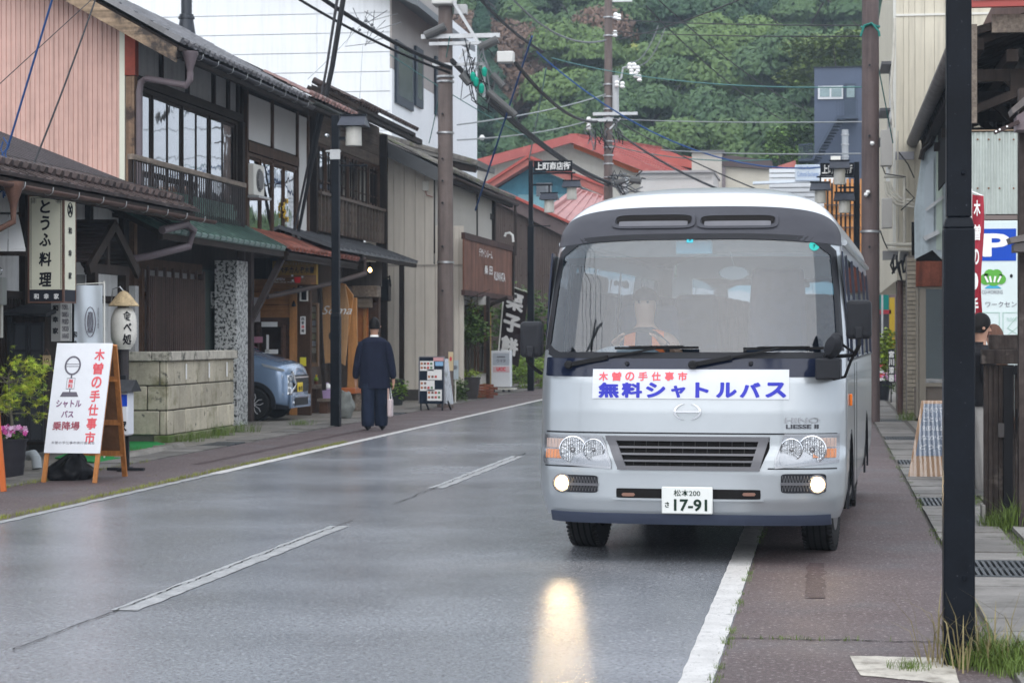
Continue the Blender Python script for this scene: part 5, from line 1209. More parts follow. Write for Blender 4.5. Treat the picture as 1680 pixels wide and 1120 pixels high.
# maple in a ribbed pot with pink flowers, at the left edge
p = pg(14,781); t = thing('potted_maple','lime green maple with pink busy lizzies in a ribbed black pot','potted tree',p)
prof = [(.15,0)] + [(.155 + .035 * k / 14 + (.004 if k % 4 == 0 else 0),.38 * k / 14) for k in range(15)] + [(.205,.38),(.205,.40),(.185,.40)]
MB().lathe(prof,p,30).build('pot',mat('black_pot',(.035,.033,.04),.45,var=.12,sc=8),t,smooth=True,angle=60)
MB().lathe([(.18,.385),(.01,.39)],p,20).build('soil',GRD,t)
br = MB(); ends = []; rr = random.Random(77)
br.tube([p + Vector((.01,0,.38)),p + Vector((.035,.01,.56)),p + Vector((.0,.02,.80)),p + Vector((.0,0,1.1))],[.022,.017,.012,.006],7)
for k in range(24):
 a = rr.uniform(0,6.28); z = rr.uniform(.62,1.12); L_ = rr.uniform(.15,.42); e = p + Vector((L_ * math.cos(a),L_ * math.sin(a) * .7,z + rr.uniform(-.06,.12))); br.tube([p + Vector((0,0,z)),(p + Vector((0,0,z)) + e) / 2 + Vector((0,0,.03)),e],[.007,.005,.002],5); ends.append(e)
br.build('trunk',mat('maple_bark',(.12,.11,.08),.7),t)
MAPL = [mat('maple_lime',(.34,.44,.03),.5,var=.3,sc=14),mat('maple_yellow',(.48,.50,.05),.5,var=.25,sc=14),mat('maple_green',(.20,.32,.03),.5,var=.3,sc=14)]
def maple_leaf(s):
 v = [(0,0,0)]; f = []
 for k in range(7):
  a = R(-108 + 36 * k); L_ = s * (1,.9,.7)[min(abs(k - 3),2)] ; v += [(math.sin(a - .16) * L_ * .35,math.cos(a - .16) * L_ * .35,0),(math.sin(a) * L_,math.cos(a) * L_,-.15 * s),(math.sin(a + .16) * L_ * .35,math.cos(a + .16) * L_ * .35,0)]
  q = 1 + 3 * k; f.append((0,q,q + 1,q + 2))
 return v,f
for mi,n in ((0,420),(1,220),(2,180)):
 m = MB()
 for _ in range(n):
  e = rr.choice(ends); c = e + Vector((rr.gauss(0,.06),rr.gauss(0,.06),rr.gauss(0,.045)))
  M_ = Matrix.Translation(c) @ rotm(rr.uniform(-1.2,1.2),rr.uniform(-.8,.8),rr.uniform(0,6.28)); v,f = maple_leaf(rr.uniform(.04,.07)); m.add([M_ @ Vector(q) for q in v],f)
 tag(m.build('maple_leaves',MAPL[mi],t,fix=False),kind='stuff')
FLP = [plain('petal_pink',(.72,.36,.62),.5),plain('petal_magenta',(.55,.06,.30),.5),plain('petal_pale',(.75,.52,.70),.5)]
for mi,n in ((0,26),(1,16),(2,14)):
 m = MB()
 for _ in range(n):
  a = rr.uniform(0,6.28); d = .20 * rr.random() ** .5; c = p + Vector((d * math.cos(a) * 1.1,d * math.sin(a),.43 + rr.uniform(0,.10))); M_ = Matrix.Translation(c) @ rotm(rr.uniform(.4,1.6),rr.uniform(-.5,.5),rr.uniform(-.6,.6))
  for k in range(5):
   b = k * 1.257; s = .024; m.add([M_ @ Vector(q) for q in ((0,0,0),(math.cos(b - .5) * s,math.sin(b - .5) * s,.004),(math.cos(b) * s * 1.25,math.sin(b) * s * 1.25,.002),(math.cos(b + .5) * s,math.sin(b + .5) * s,.004))],[(0,1,2,3)])
 m.build('blossoms',FLP[mi],t,fix=False)
leafy(t,'flower_leaves',p + Vector((0,0,.43)),(.2,.18,.05),170,.06,LEAF,41)
# ================================================================ THE SHUTTLE BUS (local: x to picture right, y to the rear, z up)
BL = Vector((-.905,14.0,0)); BYAW = R(-2.6)
BUS = thing('shuttle_bus','silver Japanese shuttle minibus with lit fog lamps and a shuttle banner across its nose','bus',BL,rz=BYAW,local=True)
BM = Matrix.Translation(BL) @ Matrix.Rotation(BYAW,4,'Z'); BMI = BM.inverted()
def lerp_tab(t,x):
 if x <= t[0][0]: return t[0][1]
 for (a,b),(c,d) in zip(t[:-1],t[1:]):
  if x <= c: f = (x - a) / (c - a); return b + (d - b) * f
 return t[-1][1]
WT = [(.15,.94),(.24,.96),(.34,.995),(.46,1.022),(.60,1.03),(.70,1.03),(1.2,1.03),(1.4,1.025),(1.8,1.003),(2.05,.983),(2.15,.972)]
YT = [(.15,.08),(.24,.06),(.30,.03),(.42,.0),(.60,.0),(.70,.01),(.735,.03),(.75,.045),(.77,.05),(1.0,.06),(1.2,.085),(1.35,.13),(1.6,.23),(1.9,.355),(2.1,.455),(2.2,.52),(2.3,.61),(2.4,.74)]
TOPZ = 2.60
def bw(z):
 if z <= 2.15: return lerp_tab(WT,z)
 t = min((z - 2.15) / (TOPZ - 2.15),1); return .972 * (max(1 - t ** 2.05,0)) ** (1 / 2.3)
def by0(z):
 if z <= 2.4: return lerp_tab(YT,z)
 t = (z - 2.4) / (TOPZ - 2.4); return .74 + .35 * t + 1.1 * (1 - math.sqrt(max(1 - t * t,0)))
BD = .40
def bsurf(x,z,off=0.):
 w = bw(z); q = min(abs(x) / max(w,1e-3),.9995)
 return Vector((x,by0(z) + BD * (1 - (1 - q ** 3.0) ** (1 / 3.0)) - off,z))
def bp(px,py,y):
 """picture point on the bus-local plane y"""
 d = BMI.to_3x3() @ Vector(ray(px,py)); o = BMI @ Vector((0,0,CAMH)); t = (y - o.y) / d.y; return o + d * t
def bl(px,py):
 y = .1
 for _ in range(12): p = bp(px,py,y); y = .5 * y + .5 * bsurf(p.x,p.z).y
 return p.x,p.z
SILV = mat('silver_paint',(.355,.382,.405),.30,.55,var=.03,sc=1,coat=.6,streak=0)
ROOFW = mat('roof_paint',(.50,.52,.55),.28,.15,var=.03,coat=.6)
COWL = mat('charcoal_cowl',(.052,.053,.063),.42,0,var=.08,sc=2)
GLOSSB = plain('gloss_black',(.010,.015,.035),.12,spec=.35)
GRILLE = mat('grille_grey',(.10,.10,.11),.38,.3,var=.05)
NAVY = mat('valance_plastic',(.045,.055,.085),.45,var=.1)
WSG = glass('windscreen_glass',(.80,.88,.92),.095,1.0,.02,0)
SGL = glass('side_glass',(.45,.48,.48),.25,.35)
# windscreen outline in (x, z)
wz0 = bl(1137,583)[1]; wz1 = bl(1137,386)[1]
def wx_half(z):      # half width of the glass at height z
 f = (z - wz0) / (wz1 - wz0); return bw(z) - .035 - .02 * f
def ws_top(x): q = min(abs(x) / .95,1); return wz1 - .005 - .045 * q ** 3
def in_ws(x,z):
 return wz0 + .01 < z < ws_top(x) - .01 and abs(x) < wx_half(z) - .012
# shell
zs = [.30 + .02 * i for i in range(int((2.4 - .30) / .02))] + [2.4 + (TOPZ - 2.4) * math.sin(k / 14 * math.pi / 2) for k in range(15)]
REAR = 6.9; nfr = 90; sdy = [REAR - .0,REAR - .12] + [REAR - .12 - k * .1 for k in range(1,62)]
def ring(z):
 w = bw(z); y0 = by0(z); ys = [y for y in sdy if y > y0 + BD + .04]
 # rear narrows a little at the corner
 pts = [(-w * (.9 if k == 0 else 1),y) for k,y in enumerate(ys)]; pts += [(-w,y0 + BD + .002)] * (len(sdy) - len(ys))
 for k in range(nfr + 1):
  a = -math.pi / 2 + math.pi * k / nfr; x = w * math.copysign(abs(math.sin(a)) ** (2 / 3.0),math.sin(a)); y = y0 + BD * (1 - abs(math.cos(a)) ** (2 / 3.0)); pts.append((x,y))
 pts += [(w,y0 + BD + .002)] * (len(sdy) - len(ys)); pts += [(w * (.9 if k == len(ys) - 1 else 1),y) for k,y in enumerate(reversed(ys))]
 return [(x,y,z) for x,y in pts]
rings = [ring(z) for z in zs]; NP = len(rings[0])
WHY = (1.15,5.09); WHR = .37
def side_open(y,z):
 if 1.37 < z < 2.03:
  for a,b in ((.62,1.28),(1.42,2.5),(2.56,3.9),(3.96,5.3),(5.36,6.5)):
   if a < y < b: return True
 for yw in WHY:
  if (y - yw) ** 2 + (z - WHR) ** 2 < .47 ** 2: return True
 return False
def zone(i,j):
 c = [(rings[i][j][k] + rings[i + 1][j + 1][k]) / 2 for k in range(3)]; x,y,z = c
 front = len(sdy) <= j < len(sdy) + nfr
 if front and in_ws(x,z): return None
 if not front and side_open(y,z): return None
 return 'roof' if z > 2.14 else 'body'
vs = [p for r_ in rings for p in r_]; grp = {'body': [],'roof': []}
for i in range(len(zs) - 1):
 for j in range(NP - 1):
  g = zone(i,j)
  if g: grp[g].append((i * NP + j,i * NP + j + 1,(i + 1) * NP + j + 1,(i + 1) * NP + j))
import bmesh
def sub(name,fs,m,flat=False):
 used = sorted({i for f in fs for i in f}); mp = {u: k for k,u in enumerate(used)}
 me = bpy.data.meshes.new(name); me.from_pydata([vs[u] for u in used],[],[[mp[i] for i in f] for f in fs])
 b = bmesh.new(); b.from_mesh(me); bmesh.ops.remove_doubles(b,verts=b.verts,dist=.0005); bmesh.ops.recalc_face_normals(b,faces=b.faces); b.to_mesh(me); b.free()
 me.materials.append(m); me.shade_smooth(); me.set_sharp_from_angle(angle=R(28))
 o = bpy.data.objects.new(name,me); COL.objects.link(o); o.parent = BUS; OFF[o.name] = Vector((0,0,0)); return o
BODY = sub('body',grp['body'],SILV); sub('roof',grp['roof'],ROOFW);
def tsurf(t,z,off=0.):
 w = bw(z); s_,c_ = math.sin(t),abs(math.cos(t))
 n = Vector((math.copysign(abs(s_) ** 1.4,s_),-c_ ** .6,.25)).normalized()
 return Vector((w * math.copysign(abs(s_) ** (2 / 3.0),s_),by0(z) + BD * (1 - c_ ** (2 / 3.0)),z)) + n * off
def cowlf(i,j):
 t = R(-84 + 168 * i); x = bw(2.15) * math.copysign(abs(math.sin(t)) ** (2 / 3.0),t); e = abs(t) / R(84)
 zb = ws_top(min(abs(x),.95)) - .02; zt = 2.385 - .10 * e ** 2.2 - .10 * e ** 9
 return tsurf(t,zb + (max(zt,zb + .02) - zb) * j,.005)
MB().grid(cowlf,90,12).build('front_cowl',COWL,BUS,smooth=True,angle=80)
# rear wall with a window opening
m = MB().box(-.9,.9,REAR - .02,REAR,.3,1.35).prism([(-.86,2.05),(.86,2.05),(.84,2.3),(.6,2.45),(-.6,2.45),(-.84,2.3)],.02,'y',REAR - .02).box(-.9,-.7,REAR - .02,REAR,1.35,2.05).box(.7,.9,REAR - .02,REAR,1.35,2.05); m.build('rear_panel',SILV,BUS)
B(-.7,.7,REAR - .015,REAR - .01,1.35,2.05).build('rear_window',SGL,BUS)
# patches lying on the front surface
def spatch(name,x0,x1,bot,top,off,m,parent=None,th=.012,nu=40,nv=8,rnd=0.,smooth=True):
 mb = MB(); f0 = lambda i: x0 + (x1 - x0) * (.5 - .5 * math.cos(math.pi * i)) if rnd else x0 + (x1 - x0) * i
 def zz(i,j):
  x = f0(i); b = bot(x) if callable(bot) else bot; t = top(x) if callable(top) else top
  if rnd:
   q = abs(2 * i_(x) - 1); s = (max(1 - q ** rnd,0)) ** (1 / rnd); c = (b + t) / 2; b,t = c + (b - c) * s,c + (t - c) * s
  return x,b + (t - b) * j
 i_ = lambda x: (x - x0) / (x1 - x0)
 P = [[bsurf(*zz(a / (nu - 1),c / (nv - 1)),off) for c in range(nv)] for a in range(nu)]
 vs_ = [p for r_ in P for p in r_]; fs_ = [(a * nv + c,(a + 1) * nv + c,(a + 1) * nv + c + 1,a * nv + c + 1) for a in range(nu - 1) for c in range(nv - 1)]
 loop = [a * nv for a in range(nu)] + [(nu - 1) * nv + c for c in range(1,nv)] + [a * nv + nv - 1 for a in range(nu - 2,-1,-1)] + [c for c in range(nv - 2,0,-1)]
 k = len(vs_); n = len(loop); vs_ += [vs_[l] + Vector((0,th,0)) for l in loop]
 fs_ += [(loop[a],loop[(a + 1) % n],k + (a + 1) % n,k + a) for a in range(n)]
 return mb.add(vs_,fs_).build(name,m,parent or BUS,smooth=smooth,fix=True)
def ringpatch(name,outer,inner,off,m,parent=None,th=.01,steps=3):
 """band between two closed (x, z) outlines of the same length"""
 n = len(outer); vs_ = []; fs_ = []
 for s in range(steps + 1):
  for a,b in zip(outer,inner): f = s / steps; vs_.append(bsurf(a[0] + (b[0] - a[0]) * f,a[1] + (b[1] - a[1]) * f,off))
 for s in range(steps):
  for k in range(n): fs_.append((s * n + k,s * n + (k + 1) % n,(s + 1) * n + (k + 1) % n,(s + 1) * n + k))
 k0 = len(vs_); vs_ += [v + Vector((0,th,0)) for v in vs_[:n]] + [v + Vector((0,th,0)) for v in vs_[steps * n:steps * n + n]]
 for k in range(n): fs_ += [(k,(k + 1) % n,k0 + (k + 1) % n,k0 + k),(steps * n + k,steps * n + (k + 1) % n,k0 + n + (k + 1) % n,k0 + n + k)]
 return MB().add(vs_,fs_).build(name,m,parent or BUS,smooth=True)
# windscreen: outline, seal, glass
def ws_outline(g):
 pts = []; zb_,N = wz0 + g,24
 xb = wx_half(zb_) - g
 for k in range(N * 2 + 1): x = -xb + 2 * xb * k / (2 * N); pts.append((x,zb_ + .05 * max(0,abs(x) / xb - .93) / .07))
 xt = wx_half(wz1) - .02 - g
 for k in range(1,N): z = zb_ + .05 + (ws_top(xt) - g - .05 - zb_ - .05) * k / N; pts.append((wx_half(z) - g,z))
 for k in range(2 * N + 1): x = xt - 2 * xt * k / (2 * N); pts.append((x,ws_top(x) - g - .05 * max(0,abs(x) / xt - .92) / .08))
 for k in range(N - 1,0,-1): z = zb_ + .05 + (ws_top(xt) - g - .05 - zb_ - .05) * k / N; pts.append((-(wx_half(z) - g),z))
 return pts
ringpatch('windscreen_seal',ws_outline(-.018),ws_outline(.022),.006,BLKM)
def wsf(i,j):
 z = wz0 + (wz1 - .01 - wz0) * j; xh = wx_half(z) - .004; x = -xh + 2 * xh * i; z = min(z,ws_top(x)); return bsurf(x,z,.001)
MB().grid(wsf,40,24).build('windscreen',WSG,BUS,smooth=True,angle=80)
MB().grid(lambda i,j: (lambda z: bsurf((-1 + 2 * i) * (wx_half(z) - .03),min(z,ws_top((-1 + 2 * i) * wx_half(z))),-.006))(wz1 - .15 + .145 * j),40,8).build('sun_strip',glass('sun_strip_tint',(.42,.74,.84),.03,1.,.1,0),BUS,smooth=True,angle=80)
# black band under the glass
bb = bl(1137,618)[1]
spatch('lower_band',-.985,.985,bb,lambda x: wz0 - .012,.004,GLOSSB,th=.006,nu=60,rnd=30)
# panel seam over the lamps, bumper top gap
zsm = bl(1137,709)[1]
spatch('panel_gap',-.97,.97,zsm - .012,zsm - .002,.0035,BLKM,th=.004,nu=60,nv=2)
zgb = bl(1137,771)[1]
# roof vents in the cowl
for (a,b) in ((1008,1140),(1146,1277)):
 x0,zt_ = bl(a,349); x1,zb_ = bl(b,374)
 def rr_(g,x0=x0,x1=x1,zt_=zt_,zb_=zb_):
  pts = []; cx,cz,hw,hh = (x0 + x1) / 2,(zt_ + zb_) / 2,(x1 - x0) / 2 - g,(zt_ - zb_) / 2 - g
  for k in range(48):
   t = 2 * math.pi * k / 48; c,s = math.cos(t),math.sin(t)
   pts.append((cx + hw * math.copysign(abs(c) ** .28,c) * (1 - .05 * (s > 0) * abs(s)),cz + hh * math.copysign(abs(s) ** .45,s)))
  return pts
 v = ringpatch('vent_frame',rr_(0),rr_(.022),.022,COWL,th=.022)
 spatch('vent_opening',x0 + .03,x1 - .03,zb_ + .035,zt_ - .012,.017,DARK,v,th=.003,nu=24,nv=4,rnd=10)
 spatch('vent_scoop',x0 + .05,x1 - .05,zb_ + .016,zb_ + .052,.024,mat('vent_grey',(.12,.12,.135),.35),v,th=.014,nu=24,nv=4,rnd=10)
spatch('cowl_seam',bl(1143,360)[0] - .002,bl(1143,360)[0] + .002,bl(1143,382)[1],bl(1143,345)[1],.002,BLKM,th=.002,nu=2,nv=6)
# headlamps
HOUS = plain('lamp_housing',(.30,.31,.33),.25,.7)
LENSG = glass('lamp_lens',(.95,.96,.97),.03,.97,.01,0)
REFL = mat('lamp_reflector',(.48,.49,.51),.12,1.,var=.5,sc=40,bump=.6,bsc=60)
AMB = plain('amber_lens',(.62,.22,.08),.2); PINKL = plain('pale_amber_lens',(.55,.40,.34),.15)
def headlamp(sx):
 mir = (lambda p: p) if sx < 0 else (lambda p: 2274 - p)
 pts = {k: bl(mir(px),py) for k,(px,py) in dict(ot=(889,712),ob=(889,753),it=(988,712),ib=(1003,765),c1=(941,737),c2=(975,737)).items()}
 xo,zt_ = pts['ot']; xo = sx * .985; zb_o = pts['ob'][1]; xi_t,xi_b,zb_i = pts['it'][0],pts['ib'][0],pts['ib'][1]
 if sx < 0: a,b = xo,xi_b
 else: a,b = xi_b,xo
 lo = lambda x: zb_i + (zb_o - zb_i) * abs((x - xi_b) / (xo - xi_b))
 def hi(x):
  f = (abs(xi_b) - abs(x)) ; return zt_ if abs(x) > abs(xi_t) else zt_ - (zt_ - zb_i) * .9 * (abs(xi_t) - abs(x)) / (abs(xi_t) - abs(xi_b))
 h = spatch('headlight',a,b,lo,hi,.006,HOUS,th=.01,nu=40,nv=8)
 spatch('lamp_bezel',a,b,lambda x: lo(x) - .014,lambda x: lo(x) + .004,.016,HOUS,h,th=.01,nu=40,nv=2)
 spatch('lamp_bezel',a,b,lambda x: hi(x) - .006,lambda x: hi(x) + .008,.016,HOUS,h,th=.01,nu=40,nv=2)
 for key,r in (('c1',.088),('c2',.070)):
  x,z = pts[key]; p = bsurf(x,z,.004); nrm = Vector((0,-1,0))
  m = MB().lathe([(r,-.026),(r * .97,-.03),(r * .92,-.024),(r * .75,-.010),(r * .4,-.004),(r * .16,-.004)],p,30,'y')
  m.build('reflector',REFL,h,smooth=True,angle=80)
  MB().lathe([(r * 1.05,-.004),(r * 1.06,-.030),(r * .99,-.034),(r * .97,-.02)],p,30,'y').build('lamp_ring',CHROME,h,smooth=True)
  MB().lathe([(r * .22,-.006),(r * .22,-.03),(r * .12,-.042),(.004,-.044)],p,16,'y').build('bulb_cap',plain('bulb_glass',(.25,.25,.26),.1,.9),h,smooth=True)
  mm = MB()
  for q in range(11):
   xx = (q / 10 - .5) * 1.7 * r; hh = math.sqrt(max((r * .93) ** 2 - xx ** 2,0)); mm.box(p.x + xx - .0016,p.x + xx + .0016,p.y - .030,p.y - .026,p.z - hh,p.z + hh)
  mm.build('lens_flutes',plain('flute',(.12,.125,.13),.2,.8),h)
 e0,e1 = sorted((sx * .965,sx * .82))
 zm = (zt_ + zb_o) / 2
 spatch('indicator',e0,e1,zb_o + .018,zm - .006,.014,AMB,h,th=.008,nu=14,nv=4)
 spatch('side_lamp',e0,e1,zm + .004,zt_ - .018,.014,PINKL,h,th=.008,nu=14,nv=4)
 mm = MB()
 for q in range(6):
  xx = e0 + (e1 - e0) * (q + .5) / 6; pp = bsurf(xx,zm,.016); mm.bar(bsurf(xx,zb_o + .02,.016),bsurf(xx,zt_ - .02,.016),.002,.003)
 mm.build('lens_flutes',plain('flute',(0,0,0)),h)
 spatch('cover_lens',a,b,lambda x: lo(x) + .006,lambda x: hi(x) - .008,.05,LENSG,h,th=.004,nu=40,nv=8)
headlamp(-1); headlamp(1)
# grille
gx0,gzt = bl(994,714); gx1,gzb = bl(1262,772); gbx0,gbx1 = bl(1015,772)[0],bl(1246,772)[0]
GDK = DARK
G = spatch('grille',gx0 - .0,gx1,lambda x: gzb + max(0,(gbx0 - x) if x < gbx0 else (x - gbx1) if x > gbx1 else 0) * 2.3,gzt,.008,DARK,th=.008,nu=60,nv=6)
def gfr(dz0,dz1,inset=0.,off=.034,name='grille_bar',m_=GRILLE):
 """a bar across between two heights measured as fractions of the opening"""
 za,zb_ = gzb + (gzt - gzb) * dz0,gzb + (gzt - gzb) * dz1
 f = 1 - (dz0 + dz1) / 2; xa = gx0 + (gbx0 - gx0) * f + inset; xb = gx1 + (gbx1 - gx1) * f - inset
 return spatch(name,xa,xb,za,zb_,off,m_,G,th=.026,nu=50,nv=3)
gfr(.86,1.0,0,.040,'grille_frame'); gfr(0.0,.12,0,.040,'grille_frame')
for c in (.27,.47,.67): gfr(c - .028,c + .028,.02)
for sgn,xt,xb_ in ((-1,gx0,gbx0),(1,gx1,gbx1)):
 mb = MB(); pr_ = []
 for k in range(9):
  f = k / 8; x = xt + (xb_ - xt) * f; z = gzt + (gzb - gzt) * f; pr_.append((x,z))
 vs_ = []; fs_ = []
 for k,(x,z) in enumerate(pr_):
  wd_ = .062; vs_ += [bsurf(x,z,.040),bsurf(x - sgn * wd_,z,.040),bsurf(x,z,.005),bsurf(x - sgn * wd_,z,.005)]
  if k: a = 4 * (k - 1); b = 4 * k; fs_ += [(a,a + 1,b + 1,b),(a + 2,a,b,b + 2),(a + 1,a + 3,b + 3,b + 1)]
 mb.add(vs_,fs_).build('grille_frame',GRILLE,G,smooth=True)
m = MB()
for k in range(10):
 x = gbx0 + .1 + k * (gbx1 - gbx0 - .2) / 9; m.bar(bsurf(x,gzb + .02,.012),bsurf(x,gzt - .03,.012),.004,.004)
m.build('radiator_bars',mat('radiator_grey',(.05,.05,.05),.5),G)
# bumper ledge under lamps: bright lip line
spatch('bumper_gap',-.97,-.53,bl(900,761)[1] - .01,bl(900,761)[1] - .001,.004,BLKM,th=.004,nu=30,nv=2)
spatch('bumper_gap',.53,.97,bl(900,761)[1] - .01,bl(900,761)[1] - .001,.004,BLKM,th=.004,nu=30,nv=2)
# lower intake, number plate, valance
ix0,iz1 = bl(1011,800); ix1,iz0 = bl(1248,819)
I = spatch('lower_intake',ix0,ix1,lambda x: iz0 + .02 * 0,lambda x: iz1,.005,DARK,th=.005,nu=40,nv=4,rnd=24)
for a,b,c,d in ((1020,1042,808,813),(1218,1240,808,813)):
 p,q = bl(a,d),bl(b,c); spatch('tow_hook',p[0],q[0],p[1],q[1],.014,plain('rusty_hook',(.22,.12,.09),.6),I,th=.01,nu=6,nv=3,rnd=6)
spatch('intake_lip',ix0 - .02,ix1 + .02,iz0 - .014,iz0 - .002,.018,SILV,I,th=.016,nu=40,nv=3)
q0,q1 = bl(1087,841),bl(1170,798); yp = by0(.45) - .035
pl = B(q0[0],q1[0],yp,yp + .02,q0[1],q1[1]).build('number_plate',plain('plate_white',(.66,.68,.66),.4),BUS,bevel=.008)
PLG = plain('plate_green_black',(.012,.03,.02),.5)
pcx,pw,ph = (q0[0] + q1[0]) / 2,q1[0] - q0[0],q1[1] - q0[1]
text('plate_lettering','松本200',PLG,pl,(pcx,yp - .002,q0[1] + ph * .77),w=pw * .52,h=ph * .24,off=.01)
text('plate_lettering','さ',PLG,pl,(pcx - pw * .39,yp - .002,q0[1] + ph * .34),w=pw * .08,h=ph * .2,off=.015)
text('plate_lettering','17-91',PLG,pl,(pcx + pw * .07,yp - .002,q0[1] + ph * .33),w=pw * .64,h=ph * .42,off=.025)
vz0,vz1 = bl(1137,860)[1],bl(1137,843)[1]
V = spatch('valance',-.93,.93,vz0,vz1,.03,NAVY,th=.08,nu=60,nv=5)
# bumper below z=.30 is carried down by its own skin
def skin(z0,z1,off,name,m_):
 mb = MB(); mb.grid(lambda i,j: (lambda z: bsurf((-1 + 2 * i) * bw(z) * .999,z,off))(z0 + (z1 - z0) * j),90,6); return mb.build(name,m_,BUS,smooth=True)
skin(vz1 - .02,.31,.0,'bumper_skin',SILV)
# fog lamps in their recesses
LAMPON = mat('lit_lamp',(1,.95,.85),.3,emit=(1,.74,.42),es=150.,var=0)
LAMPW_ = mat('warm_lens',(1,.9,.75),.3,emit=(1,.68,.36),es=2.6,var=0)
for a0_,a1_,lx_,ly_ in ((912,981,923,791),(1281,1356,1341,794)):
 x0,z1_ = bl(a0_,777); x1,z0_ = bl(a1_,808)
 FLR = spatch('fog_lamp_recess',x0,x1,z0_,z1_,.005,BLKM,th=.004,nu=24,nv=5,rnd=9)
 zc = (z0_ + z1_) / 2
 s0,s1 = sorted((x0 + (.10 if lx_ < 1100 else 0.),x1 - (0. if lx_ < 1100 else .10)))
 spatch('recess_bar',s0,s1,zc - .012,zc + .006,.022,GRILLE,FLR,th=.016,nu=12,nv=3)
 m = MB()
 for k in range(9): x = s0 + .01 + (s1 - s0 - .03) * k / 8; m.bar(bsurf(x,z0_ + .012,.008),bsurf(x + .02,z1_ - .012,.008),.003,.003).bar(bsurf(x + .02,z0_ + .012,.008),bsurf(x,z1_ - .012,.008),.003,.003)
 m.build('recess_mesh',GRILLE,FLR)
 lx,lz = bl(lx_,ly_); p = bsurf(lx,lz,.004)
 MB().lathe([(.062,0),(.064,-.02),(.055,-.024),(.052,-.01)],p,24,'y').build('fog_lamp_ring',GRILLE,FLR,smooth=True)
 fl_ = MB().lathe([(.050,-.008),(.048,-.015),(.03,-.022),(.002,-.024)],p,24,'y').build('fog_lamp',LAMPW_,FLR,smooth=True); MB().lathe([(.030,-.020),(.026,-.027),(.002,-.029)],p,20,'y').build('lit_bulb',LAMPON,FLR,smooth=True)
# magnet banner
nx0,nz0 = bl(972,653); nx1,nz1 = bl(1295,606)
BAN = spatch('banner_sheet',nx0,nx1,nz0,nz1,.010,plain('banner_sheet_white',(.60,.62,.67),.35),th=.004,nu=40,nv=6)
def onb(px,py,o=.0115):
 cx,cz = bl(px,py)
 return lambda a,b: bsurf(cx + a,cz + b,o)
def btx(s,px0,px1,py0,py1,m_,parent=BUS,o=.0115,**k):
 a = bl(px0,py1); b = bl(px1,py0); return text('lettering',s,m_,parent,(0,0,0),w=b[0] - a[0],h=b[1] - a[1],wrap=onb((px0 + px1) / 2,(py0 + py1) / 2,o),**k)
BLUEI = plain('blue_ink',(.03,.035,.42),.4)
for i,ch in enumerate('木曽の手仕事市'): btx(ch,983 + i * 21.6,998 + i * 21.6,610,624,RINK,BAN,off=.035)
for i,ch in enumerate('無料シャトルバス'):
 w_ = {2: 30,3: 22,4: 20,5: 32}.get(i,32); cxs = (999,1037,1076,1113,1152,1192,1231,1273)[i]
 btx(ch,cxs - w_ / 2,cxs + w_ / 2,628 if i != 3 else 633,651,BLUEI,BAN,off=.06)
# maker's emblem and badges
cx,cz = bl(1128,675); ex,ez = .092,.060
def arc(a0,a1,rx,rz,w0,w1,o=.012):
 v_ = []; f_ = []; n = 18
 for k in range(n + 1):
  t = R(a0 + (a1 - a0) * k / n); ww = w0 + (w1 - w0) * math.sin(math.pi * k / n)
  for rr2 in (-ww,ww): v_.append(bsurf(cx + (rx + rr2) * math.cos(t),cz + (rz + rr2) * math.sin(t),o))
  if k: q = 2 * k; f_.append((q - 2,q - 1,q + 1,q))
 return v_,f_
m = MB()
for a0_,a1_ in ((105,255),(-75,75)): m.add(*arc(a0_,a1_,ex - .008,ez - .006,.001,.008))
m.add([bsurf(cx + a,cz + b,.013) for a,b in ((-ex + .012,-.006),(ex - .012,-.006),(ex - .012,.006),(-ex + .012,.006))],[(0,1,2,3)])
e = m.build('emblem',plain('emblem_chrome',(.38,.39,.41),.15,1.),BUS); q = e.modifiers.new('solid','SOLIDIFY'); q.thickness = .008
btx('HINO',1288,1345,685,694,plain('badge_grey',(.30,.31,.33),.25,.6),BUS,.006,off=.02)
btx('LIESSE II',1290,1343,696,703,plain('badge_dark',(.05,.05,.06),.3),BUS,.006,off=.03)
# wipers
def wiper(piv,elbow,b0,b1):
 P = [bsurf(*bl(*q),o) for q,o in ((piv,.03),(elbow,.05),(b0,.035),(b1,.035))]
 m = MB().bar(P[0],P[0].lerp(P[1],.45),.034,.030).bar(P[0].lerp(P[1],.42),P[1],.016,.014); m.lathe([(.028,.02),(.028,-.02),(.02,-.028)],P[0],14,'y')
 w_ = m.build('wiper',BLACKPIPE,BUS,bevel=.003)
 mid = P[2].lerp(P[3],.5)
 MB().bar(P[2],P[3],.012,.018).bar(P[2].lerp(mid,.35) + Vector((0,-.012,.01)),P[3].lerp(mid,.35) + Vector((0,-.012,.01)),.01,.01).build('wiper_blade',BLACKPIPE,w_)
wiper((934,598),(1078,571),(1010,571),(1147,570)); wiper((1137,598),(1280,571),(1220,572),(1352,571))
for a in (1029,1232): p = bsurf(*bl(a,596),.006); MB().lathe([(.016,.0),(.014,-.016),(.006,-.02)],p,12,'y').build('washer_nozzle',BLKM,BUS,smooth=True)
